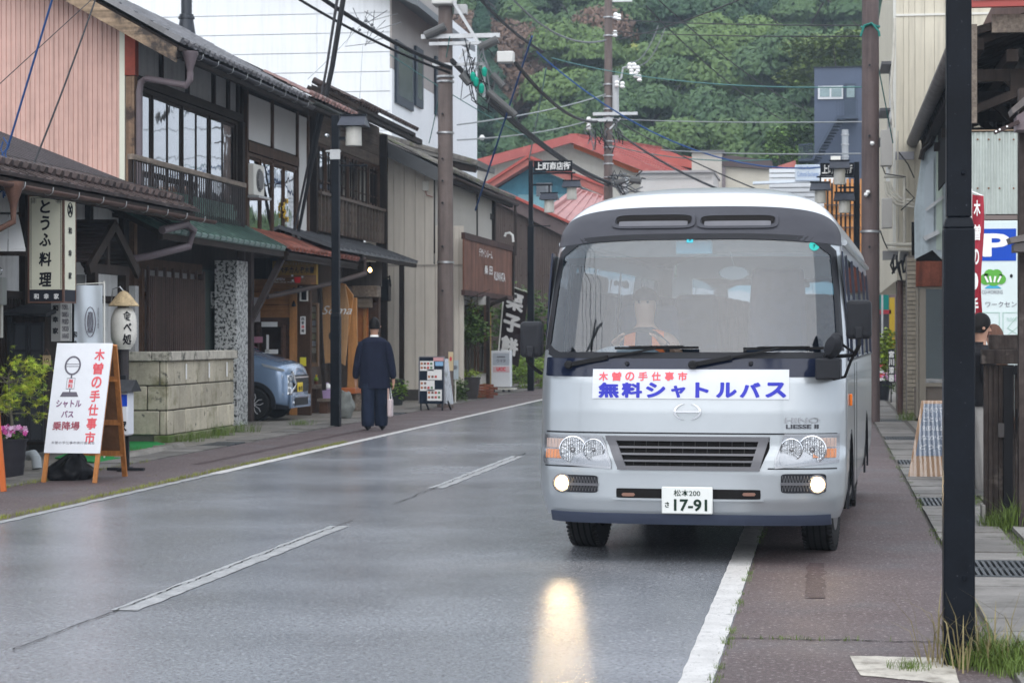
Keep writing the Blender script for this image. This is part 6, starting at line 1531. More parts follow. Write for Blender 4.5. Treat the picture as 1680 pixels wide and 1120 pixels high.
# mirrors
def mirror(px0,px1,py0,py1,y,arm):
 a = bp(px0,py1,y); b = bp(px1,py0,y)
 o = B(a.x,b.x,y - .02,y + .10,a.z,b.z).build('wing_mirror',BLKM,BUS,bevel=.03,seg=4)
 cx_,w_ = (a.x + b.x) / 2,b.x - a.x
 B(cx_ - w_ * .16,cx_ + w_ * .16,y - .045,y - .015,a.z + .0,a.z + (b.z - a.z) * .32).build('mirror_clamp',BLKM,o,bevel=.01)
 B(a.x + .02,b.x - .02,y + .10,y + .104,a.z + .02,b.z - .02).build('mirror_glass',CHROME,o)
 MB().tube([bp(p,q,yy) for p,q,yy in arm],.013,8).build('mirror_arm',BLACKPIPE,o,smooth=True)
mirror(1388,1430,492,556,.02,[(1409,548,-.01),(1410,565,.0),(1402,582,.08),(1380,584,.22),(1352,583,.12)])
mirror(853,889,527,586,.02,[(865,580,.0),(866,592,.02),(874,602,.10),(888,612,.22)])
MB().tube([bp(1409,565,.05),bp(1396,592,.12),bp(1386,618,.16),bp(1366,622,.15)],.010,8).tube([bp(1375,560,.05),bp(1392,572,.08),bp(1404,580,.1)],.009,6).build('mirror_stay',BLACKPIPE,BUS,smooth=True)
c_ = bp(1367,567,.03); m = MB().lathe([(.078,.03),(.088,.0),(.06,-.04),(.01,-.05)],(0,0,0),24,'y'); mm = MB()
Mx = Matrix.Translation(c_) @ Matrix.Rotation(R(-35),4,'Z') @ Matrix.Rotation(R(25),4,'Y') @ Matrix.Diagonal((.62,1,1.05,1)); m.v = [Mx @ v for v in m.v]; m.build('round_mirror',BLKM,BUS,smooth=True)
a,b = bp(1338,622,.06),bp(1379,588,.06); B(a.x,b.x,.02,.30,a.z,b.z).build('mirror_bracket',BLKM,BUS,bevel=.01)
# side glass, mouldings, doors on both flanks
for sx in (-1,1):
 for a,b in ((.62,1.28),(1.42,2.5),(2.56,3.9),(3.96,5.3),(5.36,6.5)):
  def sg(i,j,a=a,b=b): z = 1.35 + .70 * j; y = a - .02 + (b - a + .04) * i; return (sx * (bw(z) + .002),y,z)
  MB().grid(sg,2,8).build('side_window',SGL,BUS,smooth=True)
 for y in (.60,1.35,2.53,3.93,5.33,6.52):
  m = MB()
  for k in range(7): z = 1.33 + k * .105; m.hexa([(sx * (bw(z) + .001),y - .04,z),(sx * (bw(z) + .012),y - .04,z),(sx * (bw(z) + .012),y + .04,z),(sx * (bw(z) + .001),y + .04,z)],[(sx * (bw(z + .105) + .001),y - .04,z + .105),(sx * (bw(z + .105) + .012),y - .04,z + .105),(sx * (bw(z + .105) + .012),y + .04,z + .105),(sx * (bw(z + .105) + .001),y + .04,z + .105)])
  m.build('window_pillar',GLOSSB,BUS)
 MB().tube([(sx * (bw(2.14) + .015),y,2.14 + (.0)) for y in (.95,3,6.7)],.022,8).build('drip_rail',SILV,BUS,smooth=True)
 MB().tube([(sx * (bw(1.32) + .004),y,1.33) for y in (.8,3,6.7)],.010,6).build('waist_moulding',BLKM,BUS)
 for yy in (1.75,2.3): B(sx * (1.0305),sx * 1.033,yy - .004,yy + .004,.4,1.3).build('door_seam',BLKM,BUS)
 B(sx * 1.03,sx * 1.048,.78,.84,1.02,1.10).build('side_marker',plain('marker_orange',(.8,.18,.02),.3),BUS,bevel=.005)
 for yw in WHY:
  vs_ = []; fs_ = []
  for k in range(19):
   t = math.pi * (k / 18) * 1.06 - .09;
   for rr2,xx in ((.45,1.015),(.465,1.015),(.465,1.0325),(.45,1.0325)): vs_.append((sx * xx,yw + rr2 * math.cos(t),max(WHR + rr2 * math.sin(t),.28)))
   if k: q = 4 * k; fs_ += [(q - 4 + e_,q - 4 + (e_ + 1) % 4,q + (e_ + 1) % 4,q + e_) for e_ in range(4)]
  MB().add(vs_,fs_).build('wheel_arch',BLKM,BUS,smooth=True)
# wheels
def wheel(x,y,r,w,sx,parent,rz=0,hub=(.58,CHROME),dual=False):
 M = Matrix.Translation((x,y,r)) @ Matrix.Rotation(rz,4,'Z'); m = MB(); m.M = M; k = []
 m.lathe([(r * .62,-w / 2 + .01),(r * .9,-w / 2),(r * .975,-w / 2 + .015),(r,-w / 2 + .04),(r,w / 2 - .04),(r * .975,w / 2 - .015),(r * .9,w / 2),(r * .62,w / 2 - .01)],(0,0,0),48,'x',False)
 tyre = m.build('wheel',TYRE,parent,smooth=True,angle=50)
 g = MB(); g.M = M
 for f in (-.3,-.1,.1,.3): g.lathe([(r + .0012,w * f - .006),(r + .0012,w * f + .006)],(0,0,0),48,'x')
 g.build('tread_groove',plain('groove_black',(.004,.004,.004),.9),tyre)
 b = MB(); b.M = M
 for k in range(60):
  t = k / 60 * 2 * math.pi;
  for s in (-1,1): b.box(s * w * .36,s * w * .49,-.006,.006,r - .012,r + .003,Matrix.Rotation(t,4,'X'))
 tag(b.build('tread_blocks',TYRE,tyre),kind='stuff')
 h = MB(); h.M = M; o = sx * w / 2
 h.lathe([(r * .62,o * .95),(r * .60,o * .7),(r * .42,o * .45),(r * .2,o * .6),(r * .18,o * 1.05),(.01,o * 1.08)],(0,0,0),32,'x'); hb = h.build('rim',hub[1],tyre,smooth=True)
 n = MB(); n.M = M
 for k in range(6): t = k * math.pi / 3; n.lathe([(.012,o * .5),(.012,o * .85),(.004,o * .86)],(0,r * .3 * math.cos(t),r * .3 * math.sin(t)),6,'x')
 n.build('wheel_nut',CHROME,tyre); return tyre
for sx in (-1,1):
 wheel(sx * .82,WHY[0],WHR,.215,sx,BUS,rz=R(-3),hub=(.6,plain('rim_grey',(.12,.12,.125),.4,.5)))
 wheel(sx * .83,WHY[1],WHR,.21,sx,BUS,hub=(.6,plain('rim_grey',(0,0,0)))); wheel(sx * .60,WHY[1],WHR,.2,sx,BUS,hub=(.6,plain('rim_grey',(0,0,0))))
m = MB().box(-.66,.66,.35,6.7,.26,.40).box(-.97,.97,1.75,4.45,.24,.40).box(-.97,.97,5.7,6.8,.3,.42).cyl((-.62,WHY[0],WHR),(.62,WHY[0],WHR),.05).cyl((-.7,WHY[1],WHR),(.7,WHY[1],WHR),.06)
m.build('underbody',plain('underbody_black',(.012,.012,.012),.8),BUS)
B(-.88,.88,.35,.9,.40,.44).build('underbody_pan',plain('underbody_black',(0,0,0)),BUS)
# interior
INTD = mat('interior_grey',(.10,.10,.11),.8,var=.1); INTL = mat('interior_pale',(.38,.38,.37),.8,var=.1)
B(-.95,.95,.6,6.85,.60,.66).build('cabin_floor',INTD,BUS)
MB().grid(lambda i,j: (-.9 + 1.8 * i,.85 + 5.9 * j,2.30 - .14 * (2 * i - 1) ** 4 - (.0 if j > .1 else 0)),14,20).build('headlining',INTL,BUS,smooth=True)
DSH = mat('dash_grey',(.13,.145,.16),.55,var=.1)
mb = MB()
def dsh(i,j):
 x = -.86 + 1.72 * i; y = bsurf(x,1.33).y + .04 + .55 * j; hump = .10 * math.exp(-((x + .45) / .26) ** 4) * math.sin(math.pi * min(j * 1.2,1)); return (x,y,1.30 + hump + .03 * math.sin(math.pi * j) - (.4 if j > .99 else 0))
mb.grid(dsh,40,16).build('dashboard',DSH,BUS,smooth=True)
m = MB().tube([(-.45 + .21 * math.cos(k * math.pi / 12),1.0 + .09 * math.sin(k * math.pi / 12),1.36 + .18 * math.sin(k * math.pi / 12)) for k in range(25)],.016,8)
m.bar((-.64,1.0,1.37),(-.26,1.0,1.37),.04,.02).bar((-.45,1.0,1.37),(-.45,.75,1.2),.06,.06); m.build('steering_wheel',BLKM,BUS,smooth=True)
SEATF = mat('seat_fabric',(.035,.05,.09),.9,var=.25,sc=20)
def seat(x,y,w=.46,top=1.95,m_=SEATF):
 s_ = B(x - w / 2,x + w / 2,y,y + .45,.98,1.12).build('seat',m_,BUS,bevel=.05,seg=3)
 mb = MB().hexa([(x - w / 2,y + .38,1.1),(x + w / 2,y + .38,1.1),(x + w / 2,y + .5,1.1),(x - w / 2,y + .5,1.1)],[(x - w / 2 + .05,y + .5,top),(x + w / 2 - .05,y + .5,top),(x + w / 2 - .05,y + .58,top),(x - w / 2 + .05,y + .58,top)])
 mb.build('backrest',m_,s_,bevel=.05,seg=3); return s_
seat(-.45,1.15,.5,1.72); seat(.47,1.35,.48,2.0)
for y in (2.2,3.0,3.8,4.6,5.4):
 for x in (-.66,-.22,.66): seat(x,y,.42,1.82)
seat(.22,6.1,.42,1.82)
m = MB().box(bp(1110,0,.75).x,bp(1170,0,.75).x,.70,.72,bp(0,425,.72).z,bp(0,404,.72).z); m.build('interior_mirror',plain('mirror_pale',(.25,.5,.55),.2),BUS,bevel=.012)
p = bp(1204,448,1.2); m = MB().lathe([(.085,0),(.09,.01),(.085,.02)],p,20,'y'); m.v = [Vector((p.x + (v.x - p.x) * 1.2,v.y,p.z + (v.z - p.z) * .55)) for v in m.v]; m.tube([p + Vector((0,.01,.04)),p + Vector((-.03,.02,.15))],.006,5); m.build('interior_mirror',plain('mirror_grey',(.3,.33,.35),.2),BUS)
# stickers in the glass
x,z = bl(1132,393); spatch('inspection_sticker',x - .022,x + .022,z - .022,z + .022,.002,plain('cyan_sticker',(.04,.42,.5),.4),th=.001,nu=3,nv=3)
text('lettering','9',BLK,BUS,(0,0,0),w=.012,h=.022,wrap=onb(1132,393,.0045),off=.02)
x,z = bl(1336,403); spatch('round_sticker',x - .034,x + .034,z - .034,z + .034,.002,plain('teal_sticker',(.02,.38,.33),.4),th=.001,nu=16,nv=4,rnd=2)
text('lettering','7',BLK,BUS,(0,0,0),w=.014,h=.022,wrap=onb(1336,404,.0045),off=.02)
B(.35,.62,.70,.95,1.345,1.365).build('papers',WHT,BUS,bevel=.004)
# ================================================================ STREET FURNITURE, CABLES, CAR, PEOPLE
PAINTB = mat('street_lamp_paint',(.006,.008,.012),.42,0,var=.2,sc=5,spec=.10,spots=[((.10,.11,.13),60,.66,.72)])
LAMPW = mat('lamp_shade_white',(.55,.54,.50),.6,var=.08,sc=4,streak=.1)
def lantern(t,c,w=.26,h=.33,rw=.47):
 """c = centre of the roof's underside"""
 x,y,z = c
 MB().hexa([(x - rw / 2,y - rw / 2,z),(x + rw / 2,y - rw / 2,z),(x + rw / 2,y + rw / 2,z),(x - rw / 2,y + rw / 2,z)],
              [(x - rw / 2 + .03,y - .03,z + .17),(x + rw / 2 - .03,y - .03,z + .17),(x + rw / 2 - .03,y + .03,z + .17),(x - rw / 2 + .03,y + .03,z + .17)]).build('lantern_roof',mat('lamp_roof_metal',(.05,.055,.07),.4,var=.2),t)
 B(x - rw / 2 + .01,x + rw / 2 - .01,y - .045,y + .045,z + .17,z + .20).build('roof_ridge',PAINTB,t)
 s_ = MB().lathe([(w * .5,-h),(w * .52,-h + .01),(w * .5,0)],(x,y,z),20).build('lamp_shade',LAMPW,t,smooth=True,angle=40)
 MB().lathe([(w * .54,-.012),(w * .54,0)],(x,y,z),20).build('shade_rim',PAINTB,t)
def street_lamp(label,x,y,w0,w1,h,arms,collar=1.85,bars=(),sign=None):
 t = thing('street_lamp',label,'street lamp',(x,y,0),group='black street lamps of the shopping street')
 m = MB().box(x - w0 / 2,x + w0 / 2,y - w0 / 2,y + w0 / 2,0,collar)
 a,b = w0 / 2,w1 / 2
 m.hexa([(x - a,y - a,collar),(x + a,y - a,collar),(x + a,y + a,collar),(x - a,y + a,collar)],[(x - b,y - b,collar + .05),(x + b,y - b,collar + .05),(x + b,y + b,collar + .05),(x - b,y + b,collar + .05)])
 m.build('lower_post',PAINTB,t,bevel=.008)
 B(x - b,x + b,y - b,y + b,collar + .051,h).build('upper_post',PAINTB,t,bevel=.006)
 for z in (collar + .25,collar + 1.4,h - 1.0,h - .8,.4): MB().lathe([(.010,-.006),(.006,-.011)],(x + (b if z > collar else a) * .3,y - (b if z > collar else a),z),8,'y').build('bolt',PAINTB,t)
 for (z,L_,rd) in arms:      # arm height, reach, lantern roof width
  B(x + b,x + L_ + .04,y - .025,y + .025,z,z + .05).build('arm',PAINTB,t)
  MB().tube([(x + b,y,z - .16),(x + .12,y,z - .04),(x + .22,y,z)],.018,6).build('arm_brace',PAINTB,t)
  B(x + L_ - .02,x + L_ + .02,y - .02,y + .02,z - .28,z).build('hanger',PAINTB,t)
  lantern(t,(x + L_,y,z - .48),rw=rd)
 for z in bars: MB().cyl((x + b,y,z),(x + .52,y,z),.014,None,8).cyl((x + .5,y,z),(x + .53,y,z),.022,None,8).build('banner_bar',PAINTB,t)
 return t
g1_ = pg(551,699); t = street_lamp('black street lamp with one white lantern before the timber cafe, behind it the parked car',g1_.x,g1_.y,.155,.125,hz(190,g1_.x,g1_.y),(),hz(518,g1_.x,g1_.y),(hz(272,g1_.x,g1_.y),))
zt_ = hz(208,g1_.x,g1_.y); lantern(t,(g1_.x + .30,g1_.y,zt_),.26,.32,.46)
B(g1_.x + .05,g1_.x + .3,g1_.y - .025,g1_.y + .025,zt_ - .22,zt_ - .17).build('arm',PAINTB,t)
B(g1_.x - .08,g1_.x + .09,g1_.y - .09,g1_.y - .06,hz(262,g1_.x,g1_.y),hz(246,g1_.x,g1_.y)).build('clamp',STEEL,t); MB().cyl((g1_.x - .15,g1_.y - .07,hz(249,g1_.x,g1_.y)),(g1_.x + .1,g1_.y - .07,hz(249,g1_.x,g1_.y)),.02,None,8).build('clamp',STEEL,t)
MB().lathe([(.03,0),(.045,.03),(.02,.06)],(g1_.x - .14,g1_.y - .05,hz(226,g1_.x,g1_.y)),10).build('clear_bulb',CHROME,t,smooth=True)
def name_sign(t,x0,x1,y,z0,z1,s='上町商店街'):
 B(x0,x1,y - .03,y + .03,z0,z1).build('name_board',PAINTB,t,bevel=.005)
 text('lettering',s,WHT,t,((x0 + x1) / 2,y - .034,(z0 + z1) / 2),w=(x1 - x0) * .90,h=(z1 - z0) * .72,off=.022)
g2_ = pg(871,641); x,y = g2_.x,g2_.y; Z2 = lambda p: hz(p,x,y)
t = street_lamp('black street lamp carrying the shopping street name and two lanterns, left of the bus',x,y,.17,.115,Z2(264),(),Z2(372),(Z2(371),))
xr = lambda p: pu(p,0,y).x
name_sign(t,xr(876),xr(939),y,Z2(282),Z2(264))
B(xr(872),xr(944),y - .03,y + .03,Z2(286),Z2(283)).build('arm',PAINTB,t); B(xr(872),xr(907),y - .03,y + .03,Z2(305),Z2(302)).build('arm',PAINTB,t)
for (c,r0,l0,hh) in ((938,308,328,297),(901,328,349,316)):
 lantern(t,(xr(c),y,Z2(r0)),(xr(c + 8) - xr(c - 8)),Z2(r0) - Z2(l0),.50); B(xr(c) - .02,xr(c) + .02,y - .02,y + .02,Z2(hh),Z2(285 if c > 920 else 304)).build('hanger',PAINTB,t)
# right: the lamp beyond the bus
y = 49.0; x = pu(1405.5,0,y).x; Z3 = lambda p: hz(p,x,y); xr = lambda p: pu(p,0,y).x
t = street_lamp('black street lamp with street name board, behind the bus roof at right',x,y,.14,.115,Z3(266),(),1.9,())
name_sign(t,xr(1346),xr(1401),y,Z3(288),Z3(267),'上町商店街')
B(xr(1340),xr(1402),y - .03,y + .03,Z3(291),Z3(288.5)).build('arm',PAINTB,t)
for (c,r0,l0,hh) in ((1377,278,304,266),(1346,313,334,302),(1385,330,350,318)):
 lantern(t,(xr(c),y - .25,Z3(r0)),(xr(c + 9) - xr(c - 9)),Z3(r0) - Z3(l0),.48); B(xr(c) - .02,xr(c) + .02,y - .25,y - .2,Z3(hh),Z3(289) + .02).build('hanger',PAINTB,t)
B(xr(1375),xr(1402),y - .03,y + .03,Z3(309),Z3(306)).build('arm',PAINTB,t)
# near right: foreground post
g = pg(1572.5,1088); street_lamp('large black square lamp post in the right foreground with grass at its foot',g.x,g.y,.140,.112,4.9,((4.7,-.45,.46),),hz(375,g.x,g.y),(3.6,))
# utility poles
POLE = mat('concrete_pole',(.145,.115,.105),.75,var=.12,sc=2,streak=.25,bump=.2,bsc=60)
POLER = mat('brown_wet_pole',(.105,.078,.075),.6,var=.12,sc=2,streak=.35)
def pole(label,x,y,r0,r1,h,m,steps=(),bands=()):
 t = thing('utility_pole',label,'utility pole',(x,y,0)); MB().tube([(x,y,0),(x,y,h * .5),(x,y,h)],[r0,(r0 + r1) / 2,r1],24).build('shaft',m,t,smooth=True)
 for z in steps: MB().cyl((x - .02,y - r0 * .9,z),(x - .02,y - r0 * .9 - .10,z),.014,.022,8).build('step_bolt',BLKM,t)
 for z in bands: MB().lathe([(r0 * .97 + .012,0),(r0 * .97 + .014,.02),(r0 * .97 + .012,.04)],(x,y,z),24).build('band',STEEL,t,smooth=True)
 return t
x,y = pg(731,668).x,43.8; Zp = lambda p: hz(p,x,y); xq = lambda p: pu(p,0,y).x
UP = pole('concrete utility pole with cross arms before the cream house',x,y,.175,.14,10.5,POLE,[Zp(p) for p in (189,262,298,334,405,477)],[Zp(p) for p in (136,128,220,432)])
for (p0,p1,q,s) in ((694,822,62,.09),(707,795,74,.07),(712,797,108,.06)): B(xq(p0),xq(p1),y - .22,y - .22 + s,Zp(q) - s / 2,Zp(q) + s / 2).build('cross_arm',STEEL,UP)
B(xq(794),xq(798),y - .2,y - .13,Zp(162),Zp(107)).build('drop_arm',STEEL,UP)
MB().bar((xq(748),y - .25,Zp(8)),(xq(789),y - .25,Zp(76)),.06,.05,(0,1,0)).bar((xq(756),y - .25,Zp(100)),(xq(772),y - .25,Zp(80)),.04,.04,(0,1,0)).build('brace',STEEL,UP)
B(xq(712),xq(747),y - .35,y + .2,Zp(11),Zp(-12)).build('cable_box',plain('box_white',(.6,.6,.58),.5),UP,bevel=.03)
B(xq(820),xq(846),y - .4,y - .1,Zp(108),Zp(90)).build('junction_box',plain('box_white',(0,0,0)),UP,bevel=.02); B(xq(746),xq(766),y - .1,y + .1,Zp(25),Zp(9)).build('small_box',plain('box_grey',(.45,.45,.45),.5),UP,bevel=.01)
for (a,b,c,d) in ((790,820,84,70),(702,735,62,47)): MB().tube([(xq(a),y - .3,Zp(c)),(xq(b),y - .3,Zp(d))],.09,10).build('cable_closure',mat('closure_grey',(.09,.09,.09),.5,var=.2),UP,smooth=True)
for (a,b,c,d) in ((808,826,122,142),(801,846,150,190),(757,770,122,138)): MB().tube([pu(a,c,y - .4),pu(b,d,y - .4)],.075,10).build('cable_closure',mat('closure_grey'),UP,smooth=True)
for (px,py) in ((776,126),(781,134),(790,145),(795,118)): MB().lathe([(.03,-.1),(.055,-.05),(.06,.05),(.02,.1)],pu(px,py,y - .4),10).build('green_splice',plain('splice_green',(.0,.32,.22),.5),UP,smooth=True)
rr = random.Random(5); LOOP = plain('cable_black',(.02,.02,.022),.5); LOOPG = plain('cable_grey',(.15,.16,.17),.5)
for k in range(16):
 a = pu(rr.uniform(755,800),rr.uniform(60,120),y - .35); b = pu(rr.uniform(770,810),rr.uniform(90,190),y - .35); mdl = (a + b) / 2 + Vector((rr.uniform(-.2,.2),rr.uniform(-.1,.1),-rr.uniform(.1,.5)))
 MB().tube([a,a.lerp(mdl,.6),mdl,mdl.lerp(b,.5),b],.012,5).build('cable_loop',(LOOP,LOOPG)[k % 2],UP,smooth=True)
q = (pu(739,577,y - .2),pu(743,608,y - .2)); B(q[0].x - .04,q[0].x + .06,y - .22,y - .20,q[1].z,q[0].z).build('pole_notice',plain('notice_cream',(.6,.48,.3),.6),UP); text('lettering','●',RED,UP,(q[0].x + .01,y - .225,(q[0].z + q[1].z) / 2 + .05),w=.05,h=.09)
# far pole with transformer gear
y = 71.0; x = pu(998,0,y).x; Zp = lambda p: hz(p,x,y); xq = lambda p: pu(p,0,y).x
UP2 = pole('far utility pole with insulators and grey canister, above the red roofs',x,y,.17,.12,14.5,POLE,(),[Zp(p) for p in (30,60,140,160,180,195,233,243,256,270,292)])
for (p0,p1,q) in ((974,1047,188),(965,1006,198),(1006,1038,3)): B(xq(p0),xq(p1),y - .25,y - .15,Zp(q) - .05,Zp(q) + .05).build('cross_arm',STEEL,UP2)
MB().cyl((xq(1010.5),y - .1,Zp(186)),(xq(1010.5),y - .1,Zp(125)),.11,None,14).build('canister',plain('canister_grey',(.42,.43,.44),.4),UP2,smooth=True)
for k,(px,py) in enumerate(((1015,28),(1010,26),(1009,55),(1033,108),(1040,108),(1046,113),(1036,118),(1043,122),(1049,128),(1012,137),(1021,139),(966,197),(966,208))):
 MB().lathe([(.05,-.12),(.09,-.08),(.06,-.02),(.09,.03),(.05,.1)],pu(px,py,y - .3),10).build('insulator',WHT,UP2,smooth=True)
MB().tube([pu(1010,140,y),pu(1019,128,y),pu(1022,112,y),pu(1044,106,y)],.04,6).bar(pu(1000,212,y - .3),pu(1018,194,y - .3),.05,.05).build('brace',STEEL,UP2)
for k in range(26):
 a = pu(rr.uniform(960,1018),rr.uniform(196,226),y - .4); b = a + Vector((rr.uniform(-.2,.3),0,-rr.uniform(.2,.7))); MB().tube([a,(a + b) / 2 + Vector((rr.uniform(-.15,.15),0,0)),b],.018,4).build('cable_tail',(LOOP,LOOPG)[k % 2],UP2)
for k in range(22):
 a = pu(rr.uniform(996,1012),rr.uniform(285,305),y - .4); b = pu(rr.uniform(1000,1060),rr.uniform(280,325),y - .4); MB().tube([a,(a + b) / 2 + Vector((0,0,rr.uniform(-.4,.3))),b],.022,4).build('cable_loop',(LOOP,LOOPG)[k % 2],UP2)
MB().tube([pu(1010,300,y - .4),pu(1026,296,y - .4)],.1,8).tube([pu(1034,294,y - .4),pu(1052,297,y - .4)],.13,8).build('cable_closure',mat('closure_grey'),UP2,smooth=True)
y = 76.0; x = pu(1025,0,y).x; pole('pale concrete pole stub wrapped in blue cables above the bus roof',x,y,.13,.13,hz(290,x,y),plain('pale_pole',(.42,.44,.45),.7),(),[hz(p,x,y) for p in (296,303,311)])
y = 85.0; x = pu(1386.5,0,y).x; pole('pale far concrete pole before the dark blue building',x,y,.15,.13,hz(213,x,y),plain('pale_pole2',(.30,.32,.34),.7),(),[hz(p,x,y) for p in (222,238,258)])
g = pg(1428,692); x,y = g.x,g.y; Zp = lambda p: hz(p,x,y)
UP3 = pole('brown utility pole at the right behind the bus mirror',x,y,.165,.14,9.0,POLER,[Zp(p) for p in (110,225,322,406)],[Zp(382)])
MB().tube([(x + .15 * math.cos(k),y + .16 * math.sin(k),Zp(44) + .02 * math.sin(k * 3)) for k in [i * .5 for i in range(26)]],.02,6).tube([pu(1412,60,y - .2),pu(1418,42,y - .2),pu(1430,38,y - .2),pu(1442,52,y - .2),pu(1443,60,y - .2)],.02,6).build('green_rope',plain('rope_green',(.02,.18,.15),.6),UP3)
for px,py in ((1431,236),(1424,316),(1421,320)): MB().lathe([(.01,-.03),(.04,0),(.03,.04)],pu(px,py,y - .2),10).build('knob',WHT,UP3,smooth=True)
UP4 = pole('utility pole standing on the left pavement beside the camera',-8.0,6.7,.17,.13,10.4,POLE)
for z in (9.9,8.9): B(-9.1,-6.9,6.6,6.68,z,z + .09).build('cross_arm',STEEL,UP4)
MB().cyl((-7.65,6.6,7.4),(-7.65,6.6,8.4),.22,None,16).build('canister',plain('canister_grey',(0,0,0)),UP4,smooth=True)
for k,(dx,z) in enumerate(((-1.0,10.0),(-.4,10.0),(.4,10.0),(1.0,10.0),(-.6,9.0),(.6,9.0))):
 p_ = [Vector((-8 + dx,6.7 + (37.1 * q),z - .7 * math.sin(math.pi * q) + (.4 if k < 4 else -.2) * q)) for q in [i / 12 for i in range(13)]]
 tag(MB().tube([Vector((-8 + dx,-40,z + .4))] + [Vector((-8 + dx,-17,z - .5))] + p_,.022,5).build('overhead_cable',LOOP,smooth=True),'black line cable running high above the left pavement','cable','line cables above the left pavement')
# slanting stay wrapped in black
t = thing('stay_cable','thick black slanting stay cable running down past the cafe windows','cable',pu(487,387,39.3))
MB().tube([pu(489,385,39.3),pu(520,225,39.3),pu(545,110,39.3),pu(567,-25,39.3)],[.028,.045,.05,.05],8).build('sleeve',LOOP,t,smooth=True)
MB().tube([pu(481,388,39.3),pu(512,240,39.4),pu(536,110,39.4),pu(557,-25,39.4)],[.02,.025,.025,.03],6).build('second_strand',plain('cable_dark_grey',(.05,.05,.055),.5),t,smooth=True)
for px,py in ((482,384),(490,386),(481,389),(490,391)): MB().lathe([(.02,-.03),(.045,0),(.02,.03)],pu(px,py,39.1),8).build('turnbuckle',WHT,t,smooth=True)
# overhead cables: (picture points with road-depth), radius, colour
def W(px,py,t): d = Vector(ray(px,py)); return Vector((0,0,CAMH)) + d * t
CBL = {'k': LOOP,'g': LOOPG,'b': plain('cable_blue',(.015,.06,.19),.5),'t': plain('cable_teal',(.05,.17,.16),.5),'w': plain('cable_pale',(.30,.32,.33),.5)}
def cable(label,a,b,sag,r,c,group=None,n=14):
 A_,B_ = W(*a),W(*b); pts = [A_.lerp(B_,k / n) + Vector((0,0,-4 * sag * (k / n) * (1 - k / n))) for k in range(n + 1)]
 return tag(MB().tube(pts,r,5).build('overhead_cable',CBL[c],smooth=True),label,'cable',group)
GRP = 'cables strung over the street'
cable('thick black bundled cable from top left across to the pole by the cream house',(525,-5,40),(740,112,44),.10,.045,'k')
cable('second black cable just below the bundled one, ending at the cream house pole',(484,-5,40),(738,120,44),.1,.028,'k')
cable('thick black cable from the cream house pole down to the far pole',(742,100,44),(1000,300,71),.35,.06,'k')
cable('thin black cable under the thick one between the two poles',(798,165,44),(998,305,71),.2,.03,'k')
cable('wavy black cable from the junction box to the far pole arms',(846,104,44),(980,200,71),.35,.045,'k')
cable('black cable entering the picture top and reaching the far pole',(785,-5,50),(890,85,60),.12,.04,'k')
cable('blue cable from mid picture down over the bus to the far right',(880,85,60),(1400,268,60),1.2,.022,'b')
cable('pale blue wire sagging from mid picture to the brown pole',(905,95,60),(1413,143,38),.25,.014,'t')
cable('long grey wire sagging towards the far pole',(838,-5,60),(994,66,71),.5,.03,'g')
cable('pale horizontal wire low over the hillside',(1005,195,71),(1415,200,40),.05,.014,'w')
cable('pale wire above the bus roof at right',(1085,246,60),(1412,252,40),.05,.014,'w')
cable('blue guy wire with white knob right of the cream house',(873,60,44),(780,345,50),.0,.022,'b')
cable('teal guy wire down to the blue gable',(896,112,60),(868,262,72),.05,.022,'t')
cable('grey wire rising from the cream house to the far pole, upper one',(750,205,44),(993,155,71),.1,.018,'w')
cable('grey wire with white ball, lower one from the cream house',(750,230,44),(960,200,71),.1,.018,'w')
tag(MB().lathe([(.03,-.06),(.07,0),(.03,.06)],W(791,226,48),12).build('cable_ball',WHT,smooth=True),'white plastic ball on the grey wire beside the pole','marker')
cable('thin teal wire crossing in front of the white building',(640,90,50),(905,245,60),.1,.012,'t')
cable('thin black wire from top centre down to the navy building',(1075,-5,60),(1330,185,90),.3,.02,'k')
cable('second thin black wire parallel towards the navy building',(1060,10,60),(1290,200,90),.3,.02,'k')
cable('dark wire across the hillside, upper one',(1005,32,71),(1413,42,38),.05,.014,'k')
cable('dark wire across the hillside, lower one',(1005,52,71),(1413,60,38),.05,.014,'k')
cable('black wire from the far pole up to the top right',(1010,66,71),(1225,-5,50),.1,.02,'k')
cable('grey wire from canister insulators to upper right bracket',(1034,102,71),(1080,42,71),.35,.018,'g')
cable('grey wire from second insulator to upper right bracket',(1045,108,71),(1092,44,71),.35,.018,'g')
cable('dark wire over the red gable toward the bus roof',(1010,215,71),(1190,315,60),.15,.035,'k')
cable('long thin black wire over the red gable to the grey block',(1008,196,71),(1240,310,60),.1,.02,'k')
cable('green wire sagging over the red ridge',(1000,238,71),(1265,262,60),.2,.016,'t')
cable('blue service wire at the top left before the pink wall',(87,-5,24),(12,245,24.5),.0,.013,'b')
cable('black service wire down the pink wall to the eave',(158,-5,30),(50,282,26),.05,.013,'k')
cable('thin black diagonal wire across the pink wall',(150,0,29),(-5,142,26),.0,.006,'k')
cable('thin teal wires at the white building corner',(738,60,44),(704,235,46),.1,.010,'t')
cable('light wire from house eave to the top of the picture',(610,20,50),(505,130,45),.05,.008,'w')
cable('grey wire from the white block down to the cafe eave',(595,75,50),(590,165,45),.0,.008,'w')
cable('teal tie wire beside the brown pole',(1419,-5,37),(1465,235,39),.0,.011,'t')
m = MB()
for k in range(8): a = W(600 + rr.uniform(-25,30),20 + rr.uniform(-10,45),46); m.tube([a,a + Vector((rr.uniform(-.3,.5),.1,-rr.uniform(.1,.5))),a + Vector((rr.uniform(.1,.8),.2,-rr.uniform(0,.3)))],.009,4)
for k in range(7): a = W(590 + rr.uniform(-12,25),30 + rr.uniform(-2,25),46); m.lathe([(.02,-.03),(.04,0),(.02,.03)],a,6)
tag(m.build('cable_joint',LOOPG),'tangle of small wires and insulators before the white building','cable joint',None)
